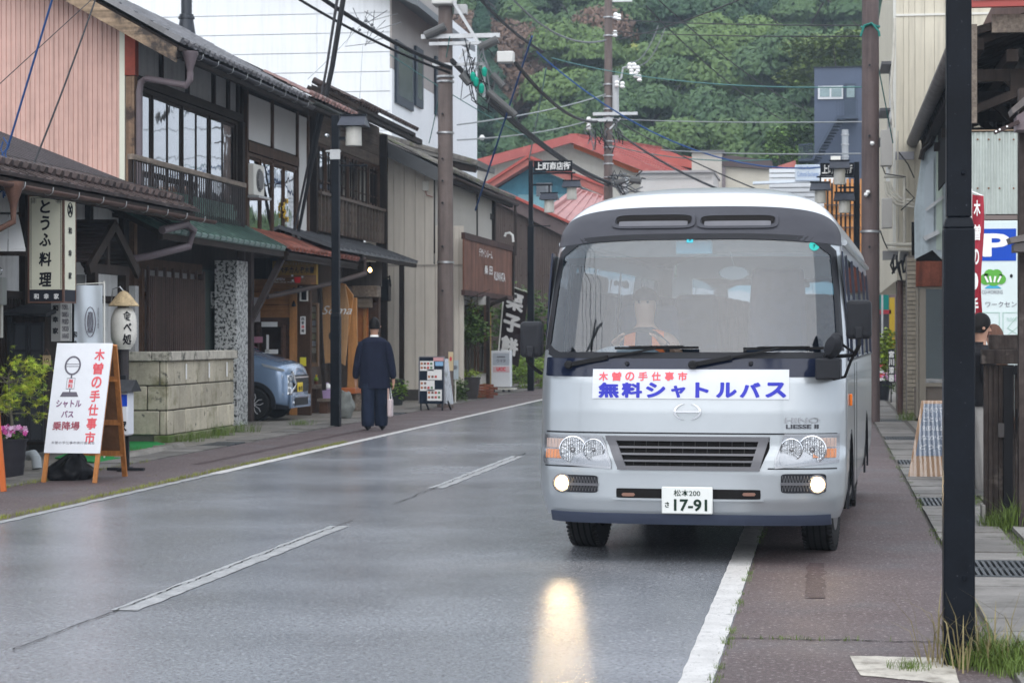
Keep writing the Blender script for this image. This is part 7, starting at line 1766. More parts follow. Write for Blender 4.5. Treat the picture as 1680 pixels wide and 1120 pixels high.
# tangle at the left edge under the blue service wire
m = MB()
for k in range(7): a = W(rr.uniform(0,14),rr.uniform(215,290),24.3); m.tube([a,a + Vector((rr.uniform(-.08,.08),0,-.08)),a + Vector((rr.uniform(-.08,.08),0,-.2)),a + Vector((rr.uniform(-.1,.1),0,-.3))],.009,5)
tag(m.build('cable_coil',CBL['b']),'blue and black cable coil at the left picture edge above the tiles','cable')
# ---------------------------------------------------------------- parked kei car, nose to the road
CARL = Vector((-9.28,37.15,0)); CAR = thing('parked_car','light blue compact car parked nose out in the cafe garage','car',CARL,rz=R(-2),local=True)
CBLUE = mat('car_paint',(.20,.29,.43),.22,.35,var=.03,coat=1.)
ST_ = [  # x, half width, bottom, shoulder z, top z
 (-.005,.50,.28,.62,.80),(-.03,.60,.22,.80,.96),(-.10,.67,.20,.92,1.02),(-.25,.715,.20,.97,1.07),(-.6,.735,.20,1.02,1.16),(-.85,.74,.20,1.06,1.22),
 (-.95,.74,.20,1.08,1.26),(-1.2,.74,.2,1.10,1.40),(-1.6,.74,.2,1.10,1.58),(-2.2,.74,.2,1.10,1.63),(-3.0,.74,.2,1.1,1.62),(-3.3,.70,.25,1.05,1.5),(-3.38,.6,.35,.9,1.3)]
def csec(s):
 x,w,zb_,zs_,zt_ = s; cab = x < -.9
 half = [(0,zb_),(w * .6,zb_),(w * .93,zb_ + .04),(w,zb_ + .14),(w * 1.0,(zb_ + zs_) / 2),(w * .985,zs_ - .06),(w * .94,zs_),(w * (.84 if cab else .80),zs_ + (zt_ - zs_) * .55),(w * (.74 if cab else .5),zt_ - .02),(w * .3,zt_),(0,zt_ + .005)]
 return [Vector((x,-a,z)) for a,z in half] + [Vector((x,a,z)) for a,z in half[-2:0:-1]]
secs = [csec(s) for s in ST_]; n = len(secs[0]); v_ = [p for s in secs for p in s]; f_ = []
for i in range(len(secs) - 1):
 for j in range(n): f_.append((i * n + j,i * n + (j + 1) % n,(i + 1) * n + (j + 1) % n,(i + 1) * n + j))
f_ += [tuple(range(n)),tuple(range((len(secs) - 1) * n,len(secs) * n))]
o = MB().add(v_,f_).build('body',CBLUE,CAR,smooth=True,angle=70); q = o.modifiers.new('sub','SUBSURF'); q.levels = 2; q.render_levels = 2
# windscreen and side glass lying just outside the cabin
def cg(x0,x1,k0,k1,name,sy=-1):
 def sec_at(x):
  for a,b in zip(ST_[:-1],ST_[1:]):
   if a[0] >= x >= b[0]: f = (a[0] - x) / (a[0] - b[0]); return csec([a[i] + (b[i] - a[i]) * f for i in range(5)])
 def fn(i,j):
  s = sec_at(x0 + (x1 - x0) * i); k = k0 + (k1 - k0) * j; a = int(k); b = min(a + 1,10); p = s[a].lerp(s[b],k - a); return (p.x + .015,p.y * 1.012 * (1 if sy < 0 else -1),p.z + .012)
 return MB().grid(fn,14,8).build(name,DGL,CAR,smooth=True,angle=80)
cg(-.97,-1.62,7.3,10,'windscreen',-1); cg(-.97,-1.62,7.3,10,'windscreen',1); cg(-1.15,-2.2,6.25,7.6,'side_window')
YS = -.742
def cside(pts,name,m_,th=.012,y=YS): return MB().prism([(a,b) for a,b in pts],-th,'y',y).build(name,m_,CAR,bevel=.004)
BLKC = mat('car_cladding',(.02,.022,.028),.5,var=.1)
arc_ = [(-.64 + .40 * math.cos(R(a)),.29 + .40 * math.sin(R(a))) for a in range(-12,193,8)]; inn = [(-.64 + .33 * math.cos(R(a)),.29 + .33 * math.sin(R(a))) for a in range(192,-13,-8)]
cside(arc_ + inn,'wheel_arch',BLKC,.03); MB().lathe([(.345,0),(.345,-.012)],(-.64,YS - .002,.29),30,'y').build('wheel_well',DARK,CAR)
cside([(-1.05,.18),(-1.05,.30),(-3.0,.30),(-3.0,.18)],'sill',BLKC,.015)
TY = MB(); TY.lathe([(.19,-.08),(.275,-.085),(.288,-.06),(.288,.06),(.275,.085),(.19,.08)],(-.64,YS + .02,.288),40,'y',False); ty = TY.build('wheel',TYRE,CAR,smooth=True)
MB().lathe([(.198,-.05),(.2,-.03),(.19,0)],(-.64,YS + .02,.288),36,'y').build('rim_disc',BLKM,ty)
RIMS = plain('rim_silver',(.62,.63,.65),.3,.2)
for k in range(5):
 a = R(90 + 72 * k); m = MB(); c = Vector((-.64,YS - .045,.288))
 for s in (-1,1):
  d0 = Vector((math.cos(a + s * .16),0,math.sin(a + s * .16))); d1 = Vector((math.cos(a + s * .36),0,math.sin(a + s * .36))); dm = Vector((math.cos(a),0,math.sin(a)))
  m.bar(c + dm * .05 + (d0 - dm) * .1,c + d1 * .13,.010,.022,(0,1,0)).bar(c + d1 * .13,c + d0 * .195,.010,.022,(0,1,0))
 m.build('spoke',RIMS,ty)
MB().lathe([(.045,.01),(.04,-.01),(.01,-.012)],(-.64,YS - .05,.288),16,'y').build('hub_cap',RIMS,ty,smooth=True)
MB().lathe([(.29,-.05),(.29,.05)],(-.64 - .0,.62,.29),30,'y').build('wheel',TYRE,CAR)
# nose: lamps, chrome shield, plate
def nose(x,y0,y1,z0,z1,name,m_,th=.02,rz=0,by=.006): return B(x,x + th,y0,y1,z0,z1).build(name,m_,CAR,bevel=by)
cside([(-.52,1.01),(-.10,.905),(-.08,.875),(-.14,.865),(-.48,.955)],'headlight',plain('car_lamp',(.55,.6,.65),.15,.4),.012,-.700)
MB().hexa([(-.14,-.68,.45),(-.02,-.60,.45),(-.02,-.44,.47),(-.10,-.5,.47)],[(-.16,-.68,.80),(-.04,-.60,.80),(-.02,-.46,.80),(-.12,-.52,.8)]).build('lamp_pod',CHROME,CAR,bevel=.01)
for k in range(3): nose(-.035,-.63,-.50,.50 + k * .10,.57 + k * .10,'fog_lamp',plain('car_lamp',(0,0,0)),.03)
nose(-.02,-.46,.46,.50,.80,'grille',BLKM,.03)
for k in range(4): nose(.008,-.44,.44,.53 + k * .07,.56 + k * .07,'grille_bar',CHROME if k > 2 else BLKM,.014,by=.003)
MB().bar((.0,-.55,.86),(.02,-.40,.62),.04,.05).bar((.02,-.40,.62),(-.02,-.62,.46),.035,.04).build('chrome_trim',CHROME,CAR,bevel=.006)
nose(-.03,-.62,.62,.22,.44,'lower_bumper',CBLUE,.04); nose(-.0,-.42,.42,.26,.40,'lower_grille',BLKM,.018)
cside([(-.30,.30),(-.02,.26),(-.02,.20),(-.32,.20)],'bumper_cladding',BLKC,.02,-.68)
pl = nose(.022,-.30,.03,.50,.665,'number_plate',plain('plate_yellow',(.75,.55,.02),.4),.008)
text('plate_lettering','48-92',BLK,pl,(.034,-.135,.56),w=.24,h=.07,ax=(0,1,0),off=.02)
nose(-.002,-.5,-.48,.3,.34,'sensor',WHT,.03)
# ---------------------------------------------------------------- people
SKIN = plain('skin',(.42,.24,.17),.55); HAIR = mat('black_hair',(.005,.004,.004),.5,var=.2,sc=30)
def skin_body(t,joints,edges,m,name='body'):
 me = bpy.data.meshes.new(name); me.from_pydata([j[0] for j in joints],edges,[]); me.materials.append(m)
 o = bpy.data.objects.new(name,me); COL.objects.link(o); o.parent = t; OFF[o.name] = Vector((0,0,0))
 s = o.modifiers.new('skin','SKIN'); s.use_smooth_shade = True; sv = me.skin_vertices[0].data
 for i,j in enumerate(joints): sv[i].radius = (j[1],j[1] if len(j) < 3 else j[2])
 sv[0].use_root = True; q = o.modifiers.new('sub','SUBSURF'); q.levels = 2; q.render_levels = 2
 return o
def hand(J,Eg,wi,w,d,side):
 """five bent fingers on wrist index wi, at point w, hanging along d"""
 d = Vector(d).normalized(); pc = Vector(w) + d * .06; J.append((pc,.028,.016)); pi = len(J) - 1; Eg.append((wi,pi)); sx = Vector((0,1,0))
 for k,(o_,L_) in enumerate(((-.028,.065),(-.010,.075),(.010,.07),(.027,.055))):
  a = pc + d * .03 + sx * o_; b = a + d * L_ * .55; c = b + d * L_ * .4 + Vector((-side * .02,0,0)); i = len(J); J += [(a,.010),(b,.009),(c,.008)]; Eg += [(pi,i),(i,i + 1),(i + 1,i + 2)]
 a = Vector(w) + d * .03 + sx * .03; b = a + d * .04 + sx * .02; c = b + d * .03; i = len(J); J += [(a,.012),(b,.010),(c,.008)]; Eg += [(wi,i),(i,i + 1),(i + 1,i + 2)]
def shell(t,name,rings,m,n=28,seed=0,fold=.012,cap=False):
 """cloth: stacked ovals (z, cx, cy, rx, ry)"""
 mb = MB(); k = len(rings)
 def fn(i,j):
  f = j * (k - 1); a = min(int(f),k - 2); f -= a; r = [rings[a][q] * (1 - f) + rings[a + 1][q] * f for q in range(5)]; th = 2 * math.pi * i
  w = 1 + fold / max(r[3],.05) * (math.sin(th * 7 + seed + r[0] * 5) * .5 + 1.2 * mnoise.noise((math.cos(th) * 3,math.sin(th) * 3,r[0] * 3.5 + seed)))
  return (r[1] + r[3] * w * math.cos(th),r[2] + r[4] * w * math.sin(th),r[0])
 mb.grid(fn,n,k * 5,cu=True); return mb.build(name,m,t,smooth=True,angle=180)
def sleeve(t,name,pts,m,seed=1):
 mb = MB(); P_ = [Vector(p[0]) for p in pts]; mb.tube(P_,[p[1] for p in pts],16); o = mb.build(name,m,t,smooth=True,angle=180); q = o.modifiers.new('sub','SUBSURF'); q.levels = 1; q.render_levels = 2; return o
def person(label,loc,rz,h,coat,trou,shoe,hem,cw,tw,stride=.10,hairm=HAIR,arms=((.30,.0),(.30,.0)),jacket_ry=.15,bag=False,collar=WHT):
 t = thing('person',label,'person',loc,rz=rz,local=True); k = h / 1.75; Z = lambda z: z * k
 J = [((0,0,Z(.98)),.13,.10),((0,.0,Z(1.2)),.12,.085),((0,.01,Z(1.37)),.10,.07),((0,.01,Z(1.50)),.055),((0,.0,Z(1.56)),.075),((0,.012,Z(1.64)),.088,.098),((0,.0,Z(1.71)),.06)]
 Eg = [(i,i + 1) for i in range(6)]
 for s,(ax_,ay_) in zip((-1,1),arms):
  i = len(J); w = (s * (ax_),ay_ + .03,Z(.80))
  J += [((s * .16,.0,Z(1.36)),.045),((s * .23,-.0,Z(1.12)),.045),(w,.028)]; Eg += [(2,i),(i,i + 1),(i + 1,i + 2)]; hand(J,Eg,i + 2,w,(0,.1,-1),s)
 for s in (-1,1):
  i = len(J); fy = s * stride
  J += [((s * .09,0,Z(.90)),.085),((s * .095,fy * .5,Z(.5)),.06),((s * .10,fy,Z(.09)),.04),((s * .11,fy + .13,Z(.04)),.035)]; Eg += [(0,i),(i,i + 1),(i + 1,i + 2),(i + 2,i + 3)]
 skin_body(t,J,Eg,SKIN)
 # face: eyes, nose, mouth, ears
 for s in (-1,1):
  MB().lathe([(.004,.0),(.010,.004),(.004,.008)],(s * .032,.098,Z(1.645)),8,'y').build('eye',BLK,t)
  MB().lathe([(.006,-.006),(.015,0),(.010,.008)],(s * .099,.005,Z(1.63)),12,'x').build('ear',SKIN,t,smooth=True)
 MB().hexa([(-.013,.09,Z(1.60)),(.013,.09,Z(1.60)),(.010,.12,Z(1.605)),(-.010,.12,Z(1.605))],[(-.006,.09,Z(1.65)),(.006,.09,Z(1.65)),(.005,.10,Z(1.65)),(-.005,.10,Z(1.65))]).build('nose',SKIN,t,bevel=.003)
 B(-.022,.022,.094,.10,Z(1.575),Z(1.583)).build('mouth',plain('lips',(.3,.1,.09),.5),t)
 mb = MB()
 def hf(i,j):
  a = 2 * math.pi * i; b = math.pi * .5 * j; fr = .5 + .5 * math.sin(a); low = -.075 + .10 * max(0,fr - .55) / .45
  r = math.cos(b * .98); z = (math.sin(b) * .115) if j > .0 else 0; zz = low * (1 - j) ** 1.5 + z
  wob = 1 + .05 * mnoise.noise((math.cos(a) * 6,math.sin(a) * 6,j * 5)); return (.094 * r * wob * math.cos(a) * (1 if zz > -.03 else .93),.003 + .104 * r * wob * math.sin(a),Z(1.665) + zz)
 mb.grid(hf,32,12,cu=True); mb.build('hair',hairm,t,smooth=True,angle=180)
 shell(t,'collar',[(Z(1.455),0,.0,.085,.075),(Z(1.475),0,-.005,.068,.062),(Z(1.50),0,-.002,.062,.058)],collar,fold=.0)
 shell(t,'coat',[(Z(hem),0,0,cw,cw * .62),(Z(hem + .02),0,0,cw * 1.0,cw * .62),(Z((hem + 1.1) / 2),0,0,cw * .97,jacket_ry * 1.05),(Z(1.1),0,0,cw * .90,jacket_ry),(Z(1.30),0,0,.225,jacket_ry * .9),(Z(1.39),0,0,.215,.13),(Z(1.43),0,0,.175,.11),(Z(1.47),0,0,.085,.078)],coat,seed=3)
 for s,(ax_,ay_) in zip((-1,1),arms): sleeve(t,'sleeve',[((s * .15,.0,Z(1.40)),.070),((s * .205,-.0,Z(1.30)),.085),((s * .25,-.0,Z(1.10)),.075),((s * ax_ * .97,ay_ * .8,Z(.92)),.062),((s * ax_,ay_ + .02,Z(.80)),.052)],coat)
 for s in (-1,1):
  fy = s * stride
  shell(t,'trouser_leg',[(Z(.07),s * .095,fy,tw * .88,tw * .95),(Z(.12),s * .095,fy,tw * .98,tw * 1.05),(Z(.35),s * .095,fy * .75,tw * 1.05,tw * 1.1),(Z(.65),s * .092,fy * .3,tw * 1.08,tw * 1.15),(Z(.96),s * .085,0,tw * 1.0,tw * 1.2)],trou,seed=5 * s,fold=.010)
  sh = MB()
  def sf(i,j,s=s,fy=fy): a = 2 * math.pi * i; b = j; r = math.sin(math.pi * (.08 + .92 * b) * .5) if b < .5 else math.cos(math.pi * (b - .5) * .95); return (s * .105 + .050 * math.cos(a) * max(r,.05) * (1 if math.sin(a) < 0 else 1.08),fy + .06 + .145 * math.sin(a) * max(r,.05),.0 + .10 * b * (1.1 - .5 * math.sin(a)) * .9)
  sh.grid(sf,22,9,cu=True); sh.build('shoe',shoe,t,smooth=True,angle=180)
 return t
NAVYC = mat('navy_cloth',(.010,.013,.028),.85,var=.2,sc=3); g = pg(613,706)
PW = person('person walking away in a long navy jacket and wide dark trousers',(g.x + .0,g.y + .05,0),R(4),1.76,NAVYC,mat('dark_trousers',(.012,.018,.036),.85,var=.2,sc=3),BLK,.66,.245,.100,.08)
# carrier bag in his hand
hx = g.x + .22; t = thing('carrier_bag','clear and pink carrier bag hanging at the walking man\'s right side','bag',(hx,g.y - .05,.36))
B(hx + .02,hx + .09,g.y - .12,g.y + .05,.22,.50).build('bag_body',plain('bag_pink_white',(.5,.42,.42),.35),t,bevel=.02); MB().tube([(hx + .04,g.y - .03,.5),(hx + .06,g.y - .03,.68),(hx + .08,g.y - .03,.5)],.006,5).build('handle',WHT,t)
g = pg(1603,813); BLACKC = mat('black_nylon',(.010,.010,.012),.55,var=.2,sc=3)
PR = person('person in a black jacket and pale grey trousers standing beside the timber gate',(g.x + .02,g.y,0),R(-72),1.68,BLACKC,mat('pale_trousers',(.30,.29,.28),.85,var=.1,sc=4),WHT,.88,.22,.095,.03,arms=((.22,.12),(.22,.18)),collar=BLACKC)
g = pg(1622,791); person('person in teal trousers mostly hidden behind the timber gate',(g.x + .06,g.y,0),R(80),1.58,mat('brown_jacket',(.09,.05,.035),.8),mat('teal_trousers',(.015,.10,.14),.85,var=.15),WHT,.85,.21,.09,.03,hairm=mat('brown_hair',(.10,.05,.035),.5))
# driver behind the wheel
t = thing('person','bus driver with orange vest straps sitting behind the windscreen','person',BM @ Vector((-.45,1.35,0)),rz=BYAW,local=True)
J = [((0,.1,1.05),.14,.11),((0,.08,1.25),.13,.10),((0,.05,1.48),.15,.09),((0,.03,1.58),.055),((0,.02,1.65),.08),((0,.02,1.74),.09,.1),((0,.02,1.80),.06)]; Eg = [(i,i + 1) for i in range(6)]
for s in (-1,1):
 i = len(J); w = (s * .18,-.30,1.44); J += [((s * .19,.05,1.46),.06),((s * .27,-.05,1.25),.05),(w,.03)]; Eg += [(2,i),(i,i + 1),(i + 1,i + 2)]; hand(J,Eg,i + 2,w,(-s * .3,-.5,.3),s)
 i = len(J); J += [((s * .10,-.1,1.0),.09),((s * .12,-.42,1.0),.07),((s * .12,-.5,.70),.05)]; Eg += [(0,i),(i,i + 1),(i + 1,i + 2)]
skin_body(t,J,Eg,SKIN)
shell(t,'shirt',[(1.0,0,.1,.20,.15),(1.25,0,.08,.19,.13),(1.44,0,.05,.22,.12),(1.51,0,.04,.15,.09),(1.56,0,.03,.07,.065)],mat('driver_navy',(.02,.025,.05),.8),fold=.004)
for s in (-1,1): MB().hexa([(s * .07,-.085,1.15),(s * .16,-.07,1.15),(s * .16,-.06,1.15),(s * .07,-.07,1.15)],[(s * .06,-.07,1.53),(s * .14,-.04,1.52),(s * .14,.0,1.53),(s * .06,-.0,1.55)]).build('vest_strap',mat('hi_vis_orange',(.9,.20,.06),.7,var=0),t)
mb = MB(); mb.grid(lambda i,j: (.1 * math.cos(6.283 * i) * math.cos(1.5 * j),.02 + .11 * math.sin(6.283 * i) * math.cos(1.5 * j),1.75 + .10 * math.sin(1.5 * j)),24,8,cu=True); mb.build('hair',HAIR,t,smooth=True)
for s in (-1,1): MB().lathe([(.004,0),(.010,-.004),(.004,-.008)],(s * .032,-.075,1.74),8,'y').build('eye',BLK,t)
# ================================================================ RIGHT SIDE
# cream corrugated building
RX,RY = 1.42,41.0
RB = thing('cream_building','tall cream panel-clad building with conduits and brick piers, right side','building',(RX,RY,0))
CRB = mat('ivory_siding',(.56,.52,.42),.6,var=.05,sc=.7,streak=.12,rnd=.03)
xa = pu(1470,0,RY).x; RJ = [pu(p,0,RY).x for p in (1470,1482,1491,1501,1517,1533,1549,1565,1581,1597,1640)]
zt_ = pu(0,57,RY).z; zb_ = pu(0,432,RY).z
for a,b in zip(RJ[:-1],RJ[1:]):
 B(a + .003,b - .003,RY,RY + .05,zb_,zt_ - .02).build('siding_panel',CRB,RB); B(a + .003,b - .003,RY,RY + .05,zt_ + .02,9.5).build('siding_panel',CRB,RB)
B(xa,RJ[-1],RY - .02,RY + .03,zt_ - .02,zt_ + .02).build('panel_trim',OFFW,RB)
B(xa + .02,RJ[-1],RY + .06,56,zb_ - .4,9.5).build('wall',CRB,RB)
B(xa - .05,xa + .019,RY + .02,RY + .12,zb_,9.5).build('corner_trim',plain('trim_white',(.6,.6,.56),.5),RB)
for k,(z,l) in enumerate(((6.9,.25),(6.1,.22),(5.6,.2))):
 B(xa - .22,xa,43 + k * 1.2,44.6 + k * 1.2,z - .02,z + .04).build('window_hood',mat('hood_grey',(.12,.12,.13),.5),RB); fixwin(RB,xa + .02,43 + k * 1.2,44.4 + k * 1.2,z - 1.1,z - .04,2,plain('aluminium',(0,0,0)),DGL,.04,room=False)
# meter cabinets and conduits
def rbox(name,p0,p1,q0,q1,y,d,m_,parent=RB,bev=.01): a = pu(p0,q1,y); b = pu(p1,q0,y); return B(a.x,b.x,y,y + d,a.z,b.z).build(name,m_,parent,bevel=bev)
rbox('meter_cabinet',1445,1464,213,272,40.3,.3,plain('cabinet_grey',(.36,.35,.33),.5)); rbox('meter_cabinet',1447,1464,325,374,40.3,.3,plain('cabinet_grey',(0,0,0)))
PVC = mat('old_pvc',(.50,.48,.42),.5,var=.15,sc=5)
yq = 40.7
for pts,r in ((((1484,290),(1484,398)),.03),(((1453,401),(1503,401)),.035),(((1456,409),(1503,410)),.035),(((1473,215),(1473,300),(1474,400)),.015),(((1452,298),(1455,318),(1470,335),(1500,340)),.03),(((1455,298),(1460,316),(1474,330),(1500,335)),.025),(((1459,298),(1464,312),(1478,326),(1500,329)),.025),(((1450,290),(1484,290)),.03),(((1468,30),(1466,90),(1462,140),(1466,210)),.03),(((1476,410),(1474,430)),.02)):
 MB().tube([pu(a,b,yq) for a,b in pts],r,8).build('conduit',PVC,RB,smooth=True)
for pts in (((1448,274),(1452,285),(1470,288),(1486,290)),((1475,250),(1490,270),(1500,292)),((1486,310),(1500,325),(1478,345)),((1444,378),(1450,395),(1456,408))): MB().tube([pu(a,b,yq - .1) for a,b in pts],.012,5).build('cable',LOOP,RB,smooth=True)
# brick piers and shutter recess
BRK = mat('buff_brick',(.30,.265,.21),.8,var=.15,sc=6,rnd=.16,bump=.3); MORT = mat('grey_mortar',(.13,.115,.10),.9)
me = smesh(B(.004,.196,0,.05,.004,.070),'brick',BRK); me2 = smesh(B(.004,.096,0,.05,.004,.070),'brick',BRK)
for (p0,p1,y) in ((1488,1503,39.6),(1480,1487,41.6)):
 a,b = pu(p0,0,y).x,pu(p1,0,y).x; zz_ = pu(0,427,y).z; B(a + .005,b - .005,y + .045,y + .8,0,zz_).build('pier_core',MORT,RB)
 r = 0
 while r * .079 < zz_ - .07:
  x = a; k = r % 2
  while x < b - .03:
   w = (.1 if k == 0 and r % 2 == 0 else .2); w = min(w,b - x)
   inst('brick',me,RB,(x,y,r * .079),(0,0,0),(w / .2,1,1)); x += w; k += 1
  r += 1
B(pu(1470,0,42.5).x,3.5,42.5,42.6,0,zb_).build('recess_wall',mat('recess_brown',(.10,.085,.075),.8,var=.2),RB)
m = MB();
for k in range(40): m.box(pu(1480,0,42.3).x,pu(1492,0,42.3).x,42.3,42.36,.1 + k * .068,.145 + k * .068)
tag(m.build('shutter_slats',plain('shutter_dark',(.06,.055,.055),.5),RB),kind='stuff')
MB().cyl(pu(1477,0,41.2).xy.to_3d(),(*pu(1477,0,41.2).xy,pu(0,428,41.2).z),.055,None,12).build('drain_pipe',mat('brown_drain',(.09,.055,.05),.5,var=.2),RB,smooth=True)
B(xa - .25,pu(1490,0,RY).x,RY - .1,RY + .1,pu(0,432,RY).z - .02,pu(0,420,RY).z).build('lower_ledge',plain('ledge_grey',(.2,.2,.2),.6),RB)
for k in range(5): a = pu(rr.uniform(1465,1488),rr.uniform(415,430),40.5); MB().tube([a,a + Vector((rr.uniform(-.1,.1),0,-.2)),a + Vector((rr.uniform(-.1,.15),0,-.35)),a + Vector((rr.uniform(-.1,.1),0,-.1))],.02,5).build('hanging_cable',LOOP,RB,smooth=True)
# the timber house with deep eaves
TX,TE = 2.85,1.72
T = thing('timber_house','dark timber house with deep eaves and a metal-clad shopfront, far right','house',(TX,27,0)); te = hz(112,TE,30);
B(TX,9,27.5,40.6,3.9,7.2).build('wall',mat('reddish_board',(.11,.065,.055),.7,var=.2,grain=('z',.3,16)),T); B(TX + .1,9,38.4,40.6,0,3.9).build('wall',DKW,T)
MB().hexa([(TE,26.6,te - .04),(TX + 6,26.6,te + 1.9),(TX + 6,40.7,te + 1.9),(TE,40.7,te - .04)],[(TE,26.6,te + .06),(TX + 6,26.6,te + 2.0),(TX + 6,40.7,te + 2.0),(TE,40.7,te + .06)]).build('roof_deck',DKWX,T)
me = smesh(MB().bar((TX + .3,0,te + .48 - .1),(TE + .03,0,te - .10),.07,.11),'rafter',DKW)
for i in range(26): inst('rafter',me,T,Vector((0,26.8 + i * .54,0)))
for zq_,xq_ in ((te - .35,2.25),(te - .2,TE + .12)): B(xq_ - .07,xq_ + .07,26.6,40.6,zq_,zq_ + .15).build('purlin',DKW,T)
me = smesh(MB().box(TE + .1,TX,-.07,.07,te - .55,te - .40).bar((TX,0,te - 1.1),(2.2,0,te - .5),.1,.1),'eave_bracket',DKW)
for i in range(6): inst('eave_bracket',me,T,Vector((0,27.0 + i * 2.5,0)))
gutter_pipe(T,TE - .10,te - .02,26.8,41,mat('grey_gutter_old',(.11,.10,.095),.5,var=.3,sc=5),r=.11); brackets(T,TE - .10,te - .03,27,41,22,DKW)
fixwin(T,TX - .03,29,37.5,4.1,5.35,6,mat('pale_frame_wood',(.20,.19,.19),.6,var=.2),DGL,.07,bars=(.5,))
B(2.0,9,26.55,26.62,te + .0,te + .22).build('gable_beam',GREYW,T); B(TE - .02,TE + .1,26.5,26.62,te - 1.1,te + .1).build('hanging_board',GREYW,T)
B(TX - .6,TX + 2,26.9,27.0,te - .7,te - .45).build('cross_beam',DKW,T); MB().bar((TE + .1,26.95,te - .9),(TX + 1.5,26.95,te + .1),.1,.2,(0,1,0)).build('brace',DKW,T)
q0 = pu(1587,14,26.4); B(q0.x,q0.x + 1.2,26.3,26.4,q0.z,q0.z + .5).build('red_frame_window',plain('red_frame',(.35,.07,.06),.5),T); B(q0.x + .06,q0.x + 1.1,26.28,26.3,q0.z + .08,q0.z + .5).build('pane',DGL,T)
# pierced brackets under the eaves, seen as a chain of rings
for k,(px,py) in enumerate(((1672,85),(1655,105),(1641,130),(1672,100),(1655,120),(1641,145))):
 c = pu(px,py,28 + k % 3 * 3)
 for j in range(4): MB().lathe([(.05,-.01),(.065,0),(.05,.01)],c + Vector((.05 * (j % 2),0,-.11 * j)),10,'y').build('pierced_ring',plain('ring_grey',(.09,.085,.08),.7),T)
# metal-clad shopfront
SHY = 38.2
def poly_y(name,pts,y,d,m_,parent=T,bev=0): return MB().prism([(pu(a,b,y).x,pu(a,b,y).z) for a,b in pts],d,'y',y).build(name,m_,parent,bevel=bev)
BGM = mat('blue_grey_sheet',(.36,.42,.45),.45,.1,var=.15,sc=2,streak=.25)
poly_y('metal_cladding',[(1500,345),(1512,258),(1531,222),(1600,218),(1600,425),(1545,425),(1530,410),(1501,425)],SHY,.1,BGM)
poly_y('metal_panel',[(1516,300),(1519,272),(1532,258),(1532,382),(1517,390)],SHY - .04,.03,plain('panel_blue_grey',(.42,.48,.52),.4))
poly_y('metal_panel',[(1536,222),(1546,222),(1546,410),(1536,410)],SHY - .04,.03,mat('pale_green_sheet',(.42,.50,.44),.5,var=.1))
MB().tube([pu(1511,262,SHY - .1),pu(1514,248,SHY - .1),pu(1527,236,SHY - .1),pu(1533,220,SHY - .1)],.05,6).build('sheet_edge',DKW,T)
MB().bar(pu(1516,392,SHY - .1),pu(1540,380,SHY - .1),.12,.08).bar(pu(1519,345,SHY - .12),pu(1548,322,SHY - .12),.03,.05).build('drip_bar',STEEL,T)
rbox('rusty_fascia',1503,1600,428,470,SHY - .1,.2,mat('rust_fascia',(.16,.05,.03),.6,var=.35,sc=3,streak=.4),T); rbox('lead_flashing',1469,1500,262,250 - 1,SHY + 2.6,.05,plain('lead',(.3,.3,.32),.5),T)
FR = plain('olive_aluminium',(.17,.15,.12),.45,.3)
for (a,b,c,d) in ((1503,1507,470,690),(1508,1519,470,700),(1519,1600,470,474),(1519,1600,628,634),(1503,1600,686,694)): rbox('window_frame',a,b,c,d,SHY,.12,FR,T,0)
rbox('shop_window',1519,1600,474,628,SHY + .05,.02,DGL,T,0); rbox('window_base',1519,1600,634,686,SHY + .06,.05,plain('base_brown',(.12,.10,.085),.6),T,0); rbox('window_base',1500,1508,634,700,SHY + .06,.05,plain('base_brown',(0,0,0)),T,0)
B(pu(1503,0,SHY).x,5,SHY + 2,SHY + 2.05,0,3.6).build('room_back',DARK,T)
# corrugated hoarding with the parking board
HY = 26.0
Hd = thing('corrugated_hoarding','pale corrugated metal hoarding above the parking sign','wall',(3.2,HY,0))
x0,x1,z0,z1 = F(1556,1760,215,352,HY); n = 260
MB().grid(lambda i,j: (x0 + (x1 - x0) * i,HY + .012 * math.sin(i * (x1 - x0) / .066 * 6.283),z0 + (z1 - z0) * j),n,2).build('corrugated_sheet',mat('pale_green_corrugated',(.40,.44,.41),.5,.1,var=.08,sc=2,streak=.18,spots=[((.2,.14,.1),3,.68,.75)]),Hd,smooth=True,fix=False,angle=180)
for px in (1604,1622,1640,1663):
 for py in (229,309): p = pu(px,py,HY - .015); MB().lathe([(.012,0),(.008,-.01)],p,8,'y').build('rusty_nail',plain('rust_dot',(.16,.07,.03),.7),Hd)
rbox('top_strip',1556,1760,211,216,HY - .03,.05,plain('rust_strip',(.22,.16,.11),.7),Hd,0); rbox('lower_strip',1556,1760,352,361,HY - .05,.08,plain('strip_brown',(.16,.13,.12),.6),Hd,0); rbox('side_beam',1700,1710,215,352,HY - .05,.08,DKW,Hd,0)
PS = thing('parking_sign','large white board with blue parking letter and co-working logo','sign',(3.2,HY,0)); y = HY - .08
rbox('board',1556,1760,361,690,y,.04,plain('sign_pale',(.60,.68,.68),.4),PS); yl = y - .004
PB = plain('parking_blue',(.0,.055,.42),.4)
rbox('blue_square',1605,1667,375,428,y - .006,.004,PB,PS,0); rbox('blue_square',1672,1740,379,428,y - .006,.004,PB,PS,0)
def onsign(s,p0,p1,q0,q1,m_=BLK,off=.0,yl=y - .008,parent=PS): a = pu(p0,q1,yl); b = pu(p1,q0,yl); return text('lettering',s,m_,parent,((a.x + b.x) / 2,yl,(a.z + b.z) / 2),w=b.x - a.x,h=b.z - a.z,off=off)
